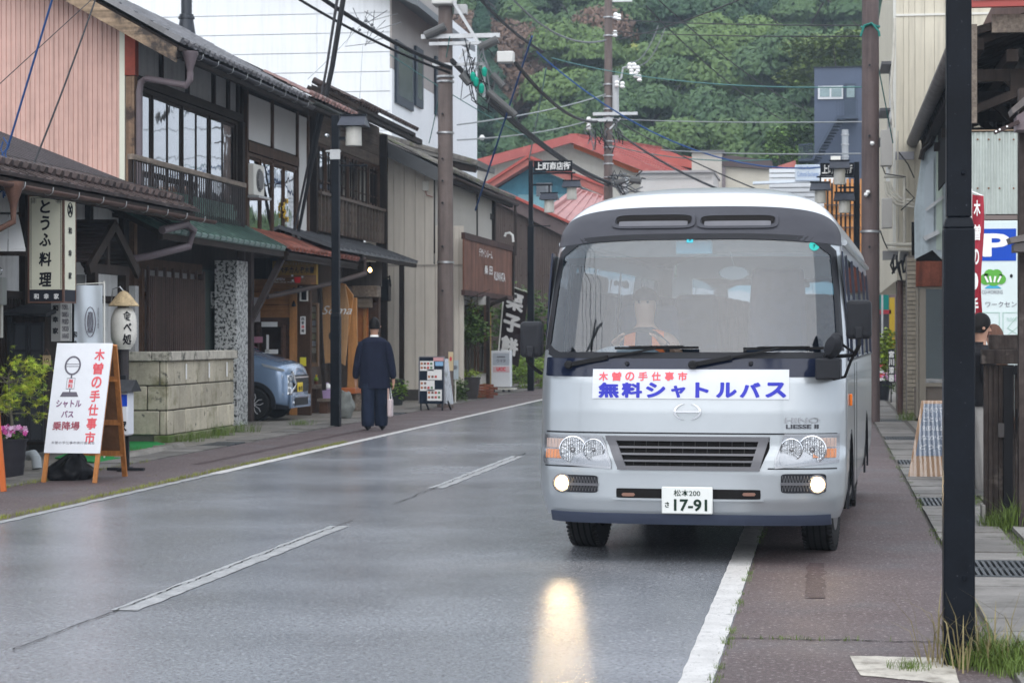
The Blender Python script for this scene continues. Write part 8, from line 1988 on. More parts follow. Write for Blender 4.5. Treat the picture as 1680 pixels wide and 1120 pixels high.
onsign('P',1614,1655,384,420,WHT,.035); onsign('・ふらっと',1657,1745,441,464,BLK,.01); onsign('アトリエ',1676,1730,470,482,BLK); onsign('ワークセンター木曽',1617,1710,494,504,GREYI); onsign('CO-WORKING',1611,1645,476,482,GREYI)
GM = plain('logo_green',(.10,.36,.05),.5)
m = MB()
for (cx_,cz_,r) in ((1617,458,9),(1624,451,9),(1635,451,9),(1642,458,8),(1630,458,11)):
 c = pu(cx_,cz_,y - .002 - cx_ % 7 * .0006); m.lathe([(r / 3500 * 26.2,0),(r / 3500 * 26.2,-.004)],c,18,'y')
m.build('green_logo',GM,PS)
for k,(a,b) in enumerate(((1616,1621),(1624,1626),(1633,1631),(1642,1637))): MB().bar(pu(a,453,y - .014),pu(b,463,y - .014),.022,.004,(0,1,0)).build('logo_stripe',WHT,PS)
m = MB(); c = pu(1629,473,y - .008); m.prism([(c.x - .10,c.z),(c.x - .06,c.z + .03),(c.x,c.z + .045),(c.x + .06,c.z + .03),(c.x + .10,c.z)],.003,'y',c.y).build('logo_arc',plain('logo_blue',(.05,.35,.55),.5),PS)
for (a,b,c,d) in ((1600,1640,512,600),(1645,1720,512,600)):
 m = MB(); p,q = pu(a,d,yl),pu(b,c,yl)
 m.box(p.x,q.x,yl - .002,yl,q.z - .008,q.z).box(p.x,p.x + .008,yl - .002,yl,p.z,q.z - .008).box(q.x - .008,q.x,yl - .002,yl,p.z,q.z - .008); m.build('pale_outline',plain('outline_green',(.35,.52,.45),.5),PS)
m = MB()
for a,b in (((1653,538),(1668,520)),((1668,520),(1690,533)),((1653,538),(1675,552)),((1675,552),(1690,533)),((1640,560),(1690,520))): m.bar(pu(*a,yl),pu(*b,yl),.008,.003,(0,1,0))
m.build('plan_drawing',plain('outline_green',(0,0,0)),PS); onsign('FLOOR',1652,1668,521,527,plain('outline_green',(0,0,0)))
# red banner
g = pg(1600,800); t = thing('banner','tall narrow red banner with white brush lettering beside the parking sign','banner',g); y = 21.5
a0,a1,b0,b1 = pu(1593,318,y),pu(1613,322,y),pu(1591,600,y),pu(1611,600,y)
MB().grid(lambda i,j: a0.lerp(a1,i).lerp(b0.lerp(b1,i),j) + Vector((.012 * math.sin(j * 9),.05 * math.sin(i * 5 + j * 7),0)),12,40).build('cloth',mat('banner_red',(.36,.03,.05),.7,var=.1,sc=4),t,smooth=True,fix=False,angle=180)
for i,ch in enumerate('木曽の・手仕市'): c = a0.lerp(a1,.40).lerp(b0.lerp(b1,.40),.08 + .142 * i); text('lettering',ch,WHT,t,c + Vector((.012 * math.sin((.08 + .142 * i) * 9),-.075,0)),w=.062,h=.15,off=.03)
MB().tube([(a0.x - .01,y + .01,0),(a0.x - .0,y + .01,a0.z + .05)],.014,8).tube([a0 + Vector((-.01,0,.03)),a1 + Vector((0,0,.0))],.008,6).build('pole',WHT,t)
# leaning notice board wrapped in film
t = thing('easel_board','tan-framed easel board wrapped in clear film behind the near post','board',pg(1515,783)); y = pg(1515,783).y
P0,P1,P2,P3 = pu(1490,783,y),pu(1552,784,y),pu(1560,657,y + .25),pu(1512,657,y + .25)
P0.z = P1.z = .0
dn = Vector((0,.03,0)); MB().hexa([P0,P1,P1 + dn,P0 + dn],[P3,P2,P2 + dn,P3 + dn]).build('frame',mat('tan_frame',(.45,.25,.12),.6,var=.1),t)
l = lambda i,j,o=.006: P0.lerp(P1,i).lerp(P3.lerp(P2,i),j) + Vector((0,-o,0))
MB().add([l(.10,.28),l(.97,.28),l(.97,.96),l(.10,.96)],[(0,1,2,3)]).build('grey_sheet',mat('slate_sheet',(.20,.23,.28),.5,var=.1,sc=8),t)
for k,s in enumerate(('きそのてし','ごといち','9:00-16:00','なかの','どうぞ')): text('lettering',s,WHT,t,l(.52,.88 - k * .12,.012),w=.24,h=.055,up=(P3 - P0).normalized())
MB().grid(lambda i,j: l(i,j,.02 + .006 * math.sin(i * 23 + j * 9)),30,20).build('clear_film',glass('film',(.85,.88,.92),.10,.9,.15),t,smooth=True)
# timber gate at the right edge
GY = 17.3
GT = thing('timber_gate','weathered dark timber gate post with black door leaf at the right edge','gate',pg(1640,860))
def gb(name,a,b,c,d,y,dd,m_,bev=.006): return rbox(name,a,b,c,d,y,dd,m_,GT,bev)
GW = mat('gate_timber',(.045,.036,.033),.75,var=.35,sc=3,grain=('z',.5,18),spots=[((.13,.11,.10),5,.58,.7)])
for (a,b) in ((1614,1621),(1621.5,1629),(1629.5,1638),(1638.5,1647),(1648,1664),(1665,1684),(1685,1700)): q0,q1 = pu(a,0,GY).x,pu(b,0,GY).x; B(q0,q1,GY,GY + .05 + random.uniform(0,.01),.03,pu(0,595,GY).z).build('plank',GW,GT,bevel=.003)
gb('cross_beam',1610,1720,573,597,GY - .04,.12,GW); gb('top_beam',1623,1678,549,573,GY + .1,.1,GW)
gb('door_leaf',1646,1662,601,862,GY - .06,.05,plain('door_black',(.012,.012,.014),.5)); gb('door_leaf',1662,1720,601,614,GY - .06,.05,plain('door_black',(0,0,0))); gb('door_leaf',1668,1720,670,712,GY - .06,.05,plain('door_black',(0,0,0)))
gb('iron_plate',1637,1648,694,718,GY - .07,.01,plain('old_iron',(.06,.055,.055),.4,.6)); gb('sill_stone',1611,1617,828,858,GY - .06,.2,CONC)
g = pg(1690,900); B(1.42,3.0,14.0,GY + .4,-.004,.03).build('threshold_slab',CONC,GT)
# small shingled canopy corners projecting over the gate
SHG = mat('canopy_board',(.13,.115,.11),.6,var=.25,sc=5)
t = thing('gate_canopy','grey board canopy corners jutting in from the right edge above the gate','canopy',pu(1680,400,16.5))
poly_y('canopy_board',[(1656,390),(1690,382),(1700,392),(1659,399)],16.5,.3,SHG,t); poly_y('canopy_side',[(1664,400),(1700,394),(1700,413),(1664,413)],16.52,.25,plain('canopy_dark',(.09,.08,.08),.6),t)
poly_y('canopy_board',[(1659,178),(1690,150),(1700,158),(1662,187)],16.5,.3,SHG,t); poly_y('canopy_side',[(1668,190),(1700,170),(1700,213),(1668,213)],16.52,.25,plain('canopy_side',(.15,.12,.13),.6),t)
MB().bar(pu(1631,218,16.5),pu(1672,200,16.5),.03,.045,(0,1,0)).build('perforated_strap',plain('strap_dark',(.05,.035,.035),.5),t)
for px,py in ((1634,216),(1640,213),(1652,208)): MB().lathe([(.008,0),(.008,-.02)],pu(px,py,16.48),8,'y').build('strap_hole',WHT,t)
B(pu(1676,0,16.6).x,pu(1700,0,16.6).x,16.8,16.95,0,3.4).build('canopy_post',GW,t)
# shop signs and plants in the gap behind the brown pole
y = 62.0
t = thing('store_sign','striped orange green and red store sign half hidden by the brown pole','sign',pu(1448,430,y))
rbox('sign_face',1440,1455,345,408,y,.2,WHT,t,0)
for (c,d,col) in ((352,364,plain('stripe_orange',(.8,.2,.03),.5)),(366,376,plain('stripe_green',(.0,.30,.12),.5)),(378,388,plain('stripe_red',(.65,.02,.03),.5)),(392,408,plain('stripe_green',(0,0,0)))): rbox('colour_stripe',1440,1454,c,d,y - .02,.01,col,t,0)
rbox('sign_post',1446,1449,430,640,y,.1,STEEL,t,0); onsign('7',1442,1452,368,390,RED,.08,y - .04,t)
rbox('sub_plate',1440,1454,410,430,y - .01,.1,WHT,t,0); onsign('24h',1442,1453,415,424,plain('stripe_green',(0,0,0)),.03,y - .02,t)
t = thing('far_shop','far mauve shop front with yellow and teal boards behind the pole','shop',pu(1455,660,70)); rbox('wall',1436,1478,425,640,70,3,plain('mauve_wall',(.20,.15,.16),.8),t,0)
for (a,b,c,d,col) in ((1438,1462,468,483,plain('gold_board',(.3,.22,.05),.6)),(1440,1458,478,508,plain('teal_board',(.0,.20,.17),.6)),(1440,1462,508,515,plain('red_board',(.35,.03,.04),.6)),(1459,1468,488,575,plain('yellow_sign',(.5,.33,.02),.6)),(1442,1458,515,560,plain('window_dark',(.05,.05,.055),.3))): rbox('shop_board',a,b,c,d,69.5,.2,col,t,0)
q = pg(1456,662); leafy(tag(bpy.data.objects.new('lime_tree',None),'lime green young tree between pole and brick piers','tree'),'crown',pu(1455,575,52),(.32,.4,.55),520,.15,LEAFL,51,.7); o_ = bpy.data.objects['lime_tree']; COL.objects.link(o_)
MB().tube([pu(1453,575,52),(*pu(1453,650,52).xy,0)],.02,6).build('trunk',DKW,o_)
p = pu(1447,640,50); t = thing('flower_tub','black tub with pink flowers beyond the brown pole','flower pot',(p.x,p.y,0)); MB().lathe([(.15,0),(.2,.45),(.17,.45)],(p.x,p.y,0),16).build('pot',BLKM,t,smooth=True)
leafy(t,'flowers',(p.x + .2,p.y,.55),(.2,.2,.2),60,.09,FLP[0],52); leafy(t,'leaves',(p.x + .18,p.y,.4),(.25,.2,.25),160,.09,LEAF,53)
t = thing('upright_shop_sign','black upright board with white lettering beyond the brown pole','sign',pu(1463,660,47)); rbox('board',1457.5,1468,572,628,47,.05,BLKM,t,0)
for i,ch in enumerate('宮川漆器'): c = pu(1462.5,581 + i * 13,46.98); text('lettering',ch,WHT,t,c,w=.11,h=.14,off=.05)
rbox('leg',1461,1463,628,660,47,.03,BLKM,t,0)
t = thing('striped_barrier','red and white striped barrier glimpsed behind the tub','barrier',pu(1447,640,56))
for k in range(6): rbox('stripe',1440,1454,580 + k * 8,587 + k * 8,56,.05,RED if k % 2 == 0 else WHT,t,0)
# ================================================================ BACKGROUND
def ppoly(parent,name,pts,y,d,m_,bev=0): return MB().prism([(pu(a,b,y).x,pu(a,b,y).z) for a,b in pts],d,'y',y).build(name,m_,parent,bevel=bev)
def pbox(parent,name,a,b,c,d,y,dd,m_,bev=0): p = pu(a,d,y); q = pu(b,c,y); return B(p.x,q.x,y,y + dd,p.z,q.z).build(name,m_,parent,bevel=bev)
# tall white building behind the houses
WB = thing('white_building','tall white board-clad building behind the tiled roofs','building',pu(640,500,62)); WY = 62.0
WS = mat('white_siding',(.72,.74,.76),.5,var=.03,sc=.5,streak=.04,rnd=.015)
p0,p1 = pu(170,0,WY).x,pu(640,0,WY).x; jx = [p0,pu(300,0,WY).x,pu(520,0,WY).x,p1]
z = 0.; k = 0
while z < 12.4:
 for a,b in zip(jx[:-1],jx[1:]): B(a + .004,b - .004,WY,WY + .05,z + .012,z + .57).build('siding_board',WS,WB)
 z += .582; k += 1
B(p0,p1 - .01,WY + .055,78,0,12.4).build('wall',WS,WB)
xw = p1; yend = pv(725,0,xw).y
B(xw,xw + .05,WY + .0,yend,0,9.4).build('side_wall',WS,WB); B(xw - .01,xw + .045,WY,yend,9.41,12.4).build('upper_side_wall',mat('greige_siding',(.33,.30,.28),.6,var=.05),WB)
def swin(pa,pb,q0,q1,nm):
 a,b = pv(pa,0,xw + .05),pv(pb,0,xw + .05); zt = hz(q0,a.x,a.y); zb = hz(q1,a.x,a.y)
 w = B(xw + .052,xw + .13,a.y,b.y,zb - .15,zt).build('window',mat('navy_frame',(.03,.04,.055),.45),WB); B(xw + .131,xw + .136,a.y + .25,b.y - .2,zb + .1,zt - .15).build('pane',mat('reflective_pane',(.18,.20,.2),.1,.3,var=.3,sc=1.5),w)
swin(647,675,65,160,'a'); swin(679,691,75,165,'b'); swin(712,724,92,180,'c')
RS = mat('slate_roof',(.12,.13,.14),.5,var=.1)
MB().hexa([(xw - 6,WY - .8,14.5),(xw + 1.0,WY - .8,11.1),(xw + 1.0,yend + .8,11.1),(xw - 6,yend + .8,14.5)],[(xw - 6,WY - .8,14.7),(xw + 1.0,WY - .8,11.3),(xw + 1.0,yend + .8,11.3),(xw - 6,yend + .8,14.7)]).build('roof',RS,WB)
MB().tube([pu(725,90,yend),pu(724,250,yend),pu(728,262,yend)],.05,6).build('downpipe',plain('pipe_navy',(.05,.07,.09),.5),WB)
# stove pipe on the first roof
p = pu(306,35,38); t = thing('stove_pipe','dark metal stove pipe standing on the first tiled roof','chimney',p); MB().lathe([(.20,-.9),(.17,-.25),(.13,0),(.13,.12),(.10,.13),(.10,.9)],p,20).build('pipe',plain('stove_metal',(.04,.045,.055),.4,.5),t,smooth=True,angle=30); MB().lathe([(.15,.04),(.15,.08)],p,20).build('collar',plain('stove_metal',(0,0,0)),t)
# second tier roof right of the lattice house, before the cream house
t = thing('rear_roof','mossy grey tiled rear roof behind the cream house','roof',pu(700,260,56)); TR = mat('mossy_tile')
ppoly(t,'roof_deck',[(600,215),(612,214),(785,263),(783,272),(600,232)],57,3,mat('old_roof_grey',(.17,.165,.155),.7,var=.3,sc=2,spots=[((.14,.16,.05),3,.6,.7)]))
ppoly(t,'eave_fascia',[(640,243),(783,273),(779,283),(640,260)],57.1,.2,DKW)
me = smesh(MB().cyl((0,0,0),(0,3,0),.06,None,8),'ridge_roll',TR,True)
for i in range(34): p = pu(606 + i * 5.25,217 + i * 1.47,56.95); inst('ridge_roll',me,t,p)
# brown corrugated shed (E) behind the lamp
t = thing('brown_shed','brown corrugated house wall with slanting roof edge behind the lamp post','building',pu(860,640,66)); BC = mat('brown_corrugated',(.135,.105,.095),.6,var=.1,sc=1,streak=.2)
y = 66.0; m = MB(); pts_ = []
for i in range(401):
 px = 792 + i * (928 - 792) / 400; p = pu(px,0,y); pts_.append((p.x,y + .03 * (1 if (i // 5) % 2 else -1),pu(px,318 + (px - 792) * .47,y).z))
m.add([(a,b,0) for a,b,c in pts_] + [(a,b,c) for a,b,c in pts_],[(i,i + 1,i + 402,i + 401) for i in range(400)]); m.build('corrugated_wall',BC,t,fix=False)
ppoly(t,'verge_board',[(792,305),(830,318),(930,366),(930,390),(830,340),(792,322)],y - .3,.25,mat('verge_brown',(.12,.09,.09),.5)); B(pu(792,0,y).x,pu(926,0,y).x,y + .1,y + 8,0,3).build('wall',BC,t)
for r in (370,408,452,498,540):
 for px in range(828,925,9): p = pu(px,r,y - .05); inst('nail_head',bpy.data.meshes.get('nail_head') or smesh(MB().lathe([(.02,0),(.015,-.02)],(0,0,0),6,'y'),'nail_head',plain('nail_rust',(.07,.04,.035),.7)),t,p)
ppoly(t,'roof',[(800,302),(830,314),(932,362),(932,366),(830,319),(800,307)],y - .5,8,mat('red_paint_roof',(.36,.075,.06),.45,var=.12,sc=2))
# white door house with red seamed roof
t = thing('red_seam_house','low house with pinkish red standing seam roof left of the bus roof','house',pu(960,600,74)); RSM = mat('rose_seam_roof',(.42,.20,.19),.40,var=.10,sc=2,spots=[((.30,.08,.06),3,.6,.7)])
y0,y1 = 72.0,78.0
a0,a1,a2,a3 = pu(893,352,y0),pu(1010,400,y0),pu(1010,330,y1),pu(948,312,y1)
MB().hexa([a0 + Vector((0,0,-.1)),a1 + Vector((0,0,-.1)),a2 + Vector((0,0,-.1)),a3 + Vector((0,0,-.1))],[a0,a1,a2,a3]).build('roof',RSM,t)
for k in range(7): f = k / 6; MB().bar(a0.lerp(a1,f * .8) + Vector((0,0,.04)),a3.lerp(a2,f * .8) + Vector((0,0,.04)),.06,.08).build('roof_seam',RSM,t)
MB().bar(a0 + Vector((0,0,-.1)),a1 + Vector((0,0,-.1)),.2,.2).build('eave',mat('red_eave',(.22,.05,.04),.5),t); MB().bar(a3,a2,.25,.15).build('ridge',RSM,t); MB().bar(a0 + Vector((0,0,.05)),a3 + Vector((0,0,.05)),.2,.12).build('verge',RSM,t)
pbox(t,'wall',922,1010,392,640,73,3,plain('pale_blue_wall',(.48,.50,.52),.7)); pbox(t,'dark_eave',900,960,362,380,72.6,.3,DKW); pbox(t,'door',926,950,400,640,72.9,.08,plain('white_shutter',(.55,.56,.58),.6)); pbox(t,'door_post',908,925,372,640,72.7,.2,plain('brown_post',(.08,.06,.055),.7))
# blue gable house
t = thing('blue_gable_house','turquoise gabled house with red roof edges behind the street name sign','house',pu(870,500,88)); y = 88.0; BLG = mat('turquoise_wall',(.10,.30,.40),.7,var=.1,sc=.5,streak=.1)
ppoly(t,'gable_wall',[(812,305),(866,270),(980,318),(980,420),(812,420)],y,4,BLG); pbox(t,'pale_patch',850,980,318,400,y - .05,.04,mat('pale_turquoise',(.22,.42,.48),.7,var=.1)); pbox(t,'window',880,905,300,322,y - .1,.08,DGL)
ppoly(t,'roof_verge',[(796,301),(866,257),(990,305),(990,320),(868,270),(806,308)],y - 1.2,1,mat('dusty_red',(.36,.12,.10),.6,var=.15)); ppoly(t,'verge_trim',[(796,299),(866,254),(992,302),(992,307),(866,259),(798,303)],y - 1.3,1.4,mat('red_paint_roof'))
ppoly(t,'soffit',[(806,308),(866,268),(866,276),(816,308)],y - .4,.3,DKW)
# big red gable hall
t = thing('red_gable_hall','wide white hall with bright red metal gable roof below the hillside','building',pu(930,500,100)); y = 100.0; WH = mat('cream_hall_wall',(.50,.49,.44),.75,var=.06,sc=.5,streak=.08)
ppoly(t,'gable_wall',[(770,275),(935,236),(1130,310),(1130,420),(770,420)],y,8,WH)
RR_ = mat('red_hall_roof',(.34,.085,.075),.42,var=.10,sc=1,spots=[((.42,.15,.12),2,.55,.7)])
ppoly(t,'verge_board',[(772,268),(938,223),(944,223),(1136,300),(1136,312),(937,234),(772,282)],y - 1.45,.3,RR_)
L0,L1,L2,L3 = pu(940,223,y - 1),pu(1100,288,y - 1),pu(1165,276,y + 14),pu(1080,244,y + 14)
MB().hexa([L0 - Vector((0,0,.15)),L1 - Vector((0,0,.15)),L2 - Vector((0,0,.15)),L3 - Vector((0,0,.15))],[L0,L1,L2,L3]).build('roof_slope',RR_,t)
for k in range(12): f = k / 11; MB().bar(L0.lerp(L3,f) + Vector((0,0,.05)),L1.lerp(L2,f) + Vector((0,0,.05)),.08,.06).build('roof_seam',RR_,t)
MB().bar(L0,L3,.4,.2).build('ridge_cap',RR_,t); ppoly(t,'roof_left',[(772,264),(938,220),(938,224),(772,269)],y - 1,14,RR_)
ppoly(t,'orange_underside',[(941,236),(1060,283),(1040,283),(941,243)],y - .6,.2,mat('rust_orange',(.50,.12,.03),.6)); ppoly(t,'annex_roof',[(1085,248),(1135,258),(1135,276),(1060,262)],y + 6,2,mat('bright_red_roof',(.38,.09,.07),.45,var=.15))
# white band house and grey blocks above the bus
t = thing('pale_flat_building','pale flat-roofed building just above the bus roof','building',pu(1100,400,92)); pbox(t,'wall',1050,1170,283,420,92,5,mat('pinkish_white',(.50,.47,.45),.7,var=.05)); pbox(t,'roof_edge',1048,1172,279,284,91.8,5.4,plain('edge_grey',(.3,.28,.28),.6)); pbox(t,'joint',1052,1168,291,292,91.9,.05,plain('joint_dark',(.2,.19,.19),.6))
t = thing('beige_tower_house','beige block with brown roofed wing above the bus roof','building',pu(1170,400,98)); pbox(t,'tower',1135,1184,249,420,98,5,mat('beige_block',(.42,.39,.35),.7,var=.06)); pbox(t,'tower_cap',1133,1188,246,249.5,97.8,5.3,plain('cap_dark',(.1,.1,.1),.6)); pbox(t,'wing_wall',1184,1264,268,420,98.5,4,mat('wing_wall',(.48,.45,.38),.7,var=.05)); ppoly(t,'wing_roof',[(1184,256),(1200,255),(1266,264),(1266,278),(1184,272)],98.2,4,plain('brown_roof',(.085,.065,.065),.6)); pbox(t,'wing_pillar',1183,1190,272,420,98.3,.2,plain('grey_mauve',(.22,.19,.2),.6))
t = thing('white_low_house','white low house with horizontal boards left of the black lanterns','house',pu(1300,400,80)); WLB = mat('white_board_far',(.60,.62,.64),.6,var=.04,rnd=.05)
for k in range(12): pbox(t,'siding_board',1262,1372,276 + k * 8,283.5 + k * 8,80,.3,WLB)
pbox(t,'wall',1262,1372,300,500,80.4,3,WLB); ppoly(t,'snow_guard',[(1235,298),(1340,294),(1340,298),(1235,302)],79,.5,plain('guard_blue_white',(.62,.68,.74),.4)); ppoly(t,'red_roof_bit',[(1266,276),(1305,263),(1305,276)],82,2,mat('dusty_red'))
t = thing('culture_sign','pale billboard reading cultural exchange behind the street name board','billboard',pu(1330,300,74)); pbox(t,'board',1304,1345,270,298,74,.2,plain('billboard_white',(.52,.58,.64),.5),.03); pbox(t,'board',1346,1368,291,300,74,.2,WHT)
def bs(s,a,b,c,d,m_,off=0.): p,q = pu(a,d,73.9),pu(b,c,73.9); text('lettering',s,m_,t,((p.x + q.x) / 2,73.97,(p.z + q.z) / 2),w=q.x - p.x,h=q.z - p.z,off=off)
BBI = plain('billboard_blue',(.12,.22,.45),.5); bs('Kiso Town',1312,1336,273,278,BBI); bs('Cultural Exchange',1308,1343,281,292,BBI)
m = MB()
for (a,b,c,d) in ((1306,1343,272,272.8),(1306,1343,295.5,296.3)): p,q = pu(a,d,73.95),pu(b,c,73.95); m.box(p.x,q.x,73.9,73.95,p.z,q.z)
m.build('border_line',BBI,t)
# building of orange upright battens, glimpsed between bus and pole
t = thing('batten_building','dark building with orange vertical wooden battens behind the street lamp','building',pu(1385,600,66)); pbox(t,'wall',1352,1440,300,660,66,6,plain('dark_wall_far',(.045,.05,.055),.7))
p = pu(1352,500,65.8); me = smesh(B(0,.075,0,.06,0,2.6),'batten',mat('orange_batten',(.50,.22,.07),.55,rnd=.2))
for k in range(12): inst('batten',me,t,(p.x + k * .135,65.85,pu(0,440,65.8).z))
for z_ in (335,352,372,400): pbox(t,'floor_band',1352,1412,z_,z_ + 2,65.7,.1,plain('band_dark',(.05,.05,.06),.6))
pbox(t,'lower_wall',1390,1440,440,660,65.6,.3,mat('far_brown_wall',(.13,.115,.11),.8,var=.2))
# dark blue building with outside stair
t = thing('navy_building','dark blue-grey building with outside stairs before the hillside','building',pu(1375,400,112)); y = 112.0; NV = mat('navy_clad',(.065,.085,.13),.55,var=.06,sc=.5)
pbox(t,'wall',1336,1440,110,500,y,10,NV); pbox(t,'parapet',1335,1441,108,111,y - .1,10.2,plain('parapet',(.04,.05,.06),.5))
w = pbox(t,'window',1342,1383,141,163,y - .12,.1,plain('window_white',(.6,.62,.64),.4)); pbox(w,'pane',1345,1361,145,159,y - .16,.03,mat('far_pane',(.20,.27,.28),.15,var=.2)); pbox(w,'pane',1364,1381,145,159,y - .16,.03,mat('far_pane'))
w = pbox(t,'door',1385,1404,137,190,y - .1,.1,plain('door_navy',(.045,.06,.085),.5)); pbox(w,'pane',1389,1402,141,160,y - .13,.03,mat('far_pane'))
NVD = plain('stair_navy',(.05,.065,.095),.5)
pbox(t,'landing',1372,1408,189,195,y - 1.6,1.5,NVD); m = MB()
for a in range(9): m.bar(pu(1373 + a * 4.2,165,y - 1.5),pu(1373 + a * 4.2,190,y - 1.5),.03,.03)
m.bar(pu(1372,165,y - 1.5),pu(1408,165,y - 1.5),.05,.05); m.build('landing_rail',NVD,t)
MB().bar(pu(1374,192,y - 1.6),pu(1332,264,y - 1.6),.12,.5,(0,1,0)).build('stair_stringer',NVD,t)
for k in range(14): a = pu(1378 - k * 3.0,197 + k * 5.1,y - 1.2); B(a.x - .15,a.x + .2,y - 1.6,y - .5,a.z - .03,a.z + .03).build('stair_tread',NVD,t)
pbox(t,'lower_landing',1310,1342,260,264,y - 1.6,1.5,NVD); m = MB()
for a in range(8): m.bar(pu(1311 + a * 3.3,238,y - 1.6),pu(1311 + a * 3.3,261,y - 1.6),.04,.04)
m.bar(pu(1310,238,y - 1.6),pu(1334,236,y - 1.6),.06,.06); m.build('landing_rail',NVD,t)
pbox(t,'cable_box',1363,1379,256,265,y - 2,.3,OFFW)
# ---------------------------------------------------------------- wooded hillside
def hill(x,y):
 f = max(y - 116,0); return -2 + (f * .56 + 3.0 * mnoise.noise((x * .03,y * .03,2)) + (.22 * max(x + 8,0) if y > 116 else 0) * min(f / 30,1)) * max(0,min(1,(18 - x) / 12))
GRF = mat('forest_floor',(.035,.04,.02),.95,var=.3,sc=.2)
struct('hillside',MB().grid(lambda i,j: (lambda x,y: (x,y,hill(x,y)))(-130 + 230 * i,112 + 190 * j),60,50),GRF,smooth=True)
def leafmat(key,c1,c2,c3):
 M = bpy.data.materials.new(key); M.use_nodes = True; n = M.node_tree.nodes; L = M.node_tree.links; P = n['Principled BSDF']; P.inputs['Roughness'].default_value = .65; P.inputs['Specular IOR Level'].default_value = .25
 at = n.new('ShaderNodeAttribute'); at.attribute_type = 'INSTANCER'; at.attribute_name = 'tint'
 geo = n.new('ShaderNodeNewGeometry'); no = n.new('ShaderNodeTexNoise'); no.inputs['Scale'].default_value = .9; no.inputs['Detail'].default_value = 5; L.new(geo.outputs['Position'],no.inputs['Vector'])
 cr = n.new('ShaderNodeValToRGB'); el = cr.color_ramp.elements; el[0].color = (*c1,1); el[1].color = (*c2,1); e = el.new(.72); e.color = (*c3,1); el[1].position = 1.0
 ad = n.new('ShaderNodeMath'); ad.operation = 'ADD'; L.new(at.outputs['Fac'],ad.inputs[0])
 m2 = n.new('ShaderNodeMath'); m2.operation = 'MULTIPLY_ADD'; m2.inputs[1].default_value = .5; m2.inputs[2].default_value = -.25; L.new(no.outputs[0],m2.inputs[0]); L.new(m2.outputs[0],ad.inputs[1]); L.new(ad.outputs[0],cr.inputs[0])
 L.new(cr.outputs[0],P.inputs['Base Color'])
 tl = n.new('ShaderNodeBsdfTranslucent'); L.new(cr.outputs[0],tl.inputs[0]); mx = n.new('ShaderNodeMixShader'); mx.inputs[0].default_value = .12; L.new(P.outputs[0],mx.inputs[1]); L.new(tl.outputs[0],mx.inputs[2]); L.new(mx.outputs[0],n['Material Output'].inputs[0])
 return M
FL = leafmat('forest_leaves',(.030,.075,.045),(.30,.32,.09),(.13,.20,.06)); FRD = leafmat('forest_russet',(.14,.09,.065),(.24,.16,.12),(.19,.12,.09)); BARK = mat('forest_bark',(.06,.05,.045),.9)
import numpy as np
def crown_obj(seed,kind):
 rg = np.random.default_rng(seed); N = 13000 if kind != 'con' else 8000
 if kind == 'con':
  h = rg.random(N) ** .8; ang = rg.random(N) * 6.283; tier = .75 + .25 * np.cos(h * 60); r = (1 - h) * .42 * tier * (0.55 + .45 * rg.random(N) ** .4) + .02
  C_ = np.stack([r * np.cos(ang),r * np.sin(ang),h * 1.35 - .25 - r * .35],1); Nn = np.stack([np.cos(ang),np.sin(ang),np.full(N,.6)],1); S_ = .021
 else:
  lob = rg.normal(size=(13,3)); lob /= np.linalg.norm(lob,axis=1)[:,None]; lob *= np.array([.27,.27,.24]); lob[:,2] += .08; lr = rg.uniform(.15,.25,13)
  k = rg.integers(0,13,N); d = rg.normal(size=(N,3)); d /= np.linalg.norm(d,axis=1)[:,None]; d[:,2] = np.abs(d[:,2]) * .9 - .15
  C_ = lob[k] + d * (lr[k] * (.72 + .30 * rg.random(N)))[:,None]; Nn = d; S_ = .0185
  C_[:,2] += .45
 a = rg.normal(size=(N,3)); a -= Nn * (a * Nn).sum(1)[:,None] * .6; a /= np.linalg.norm(a,axis=1)[:,None]; b = np.cross(Nn,a); b /= np.linalg.norm(b,axis=1)[:,None] + 1e-6
 s = (S_ * rg.uniform(.6,1.4,N))[:,None]
 V = np.stack([C_ - a * s,C_ + b * s * .6 - Nn * s * .2,C_ + a * s,C_ - b * s * .6 - Nn * s * .2],1).reshape(-1,3); F_ = np.arange(N * 4).reshape(-1,4)
 me = bpy.data.meshes.new('tree_form');
 tv = MB().tube([(0,0,-.1),(.01,0,.2),(0,.01,.55)],[.03,.022,.008],5)
 for q in range(5): an_ = q * 1.3; tv.tube([(0,0,.25 + q * .06),(.22 * math.cos(an_),.22 * math.sin(an_),.45 + q * .06)],[.012,.004],4)
 nv = len(tv.v); allv = [tuple(p) for p in tv.v] + V.tolist(); allf = list(tv.f) + (F_ + nv).tolist(); me.from_pydata(allv,[],allf); me.materials.append(BARK); me.materials.append(FRD if kind == 'rus' else FL)
 mi = np.ones(len(allf),dtype=np.int32); mi[:len(tv.f)] = 0; me.polygons.foreach_set('material_index',mi); me.update()
 return bpy.data.objects.new('tree_form',me)
fc = bpy.data.collections.new('tree_forms'); forms = [crown_obj(i,k) for i,k in enumerate(('bro','bro','bro','bro','con','con','rus'))]
for i,o in enumerate(forms): o.name = 'tree_form_%02d' % i; fc.objects.link(o)
rr = random.Random(12); pts_ = []; vi = []; sc_ = []; rz_ = []; ti = []
y = 118.
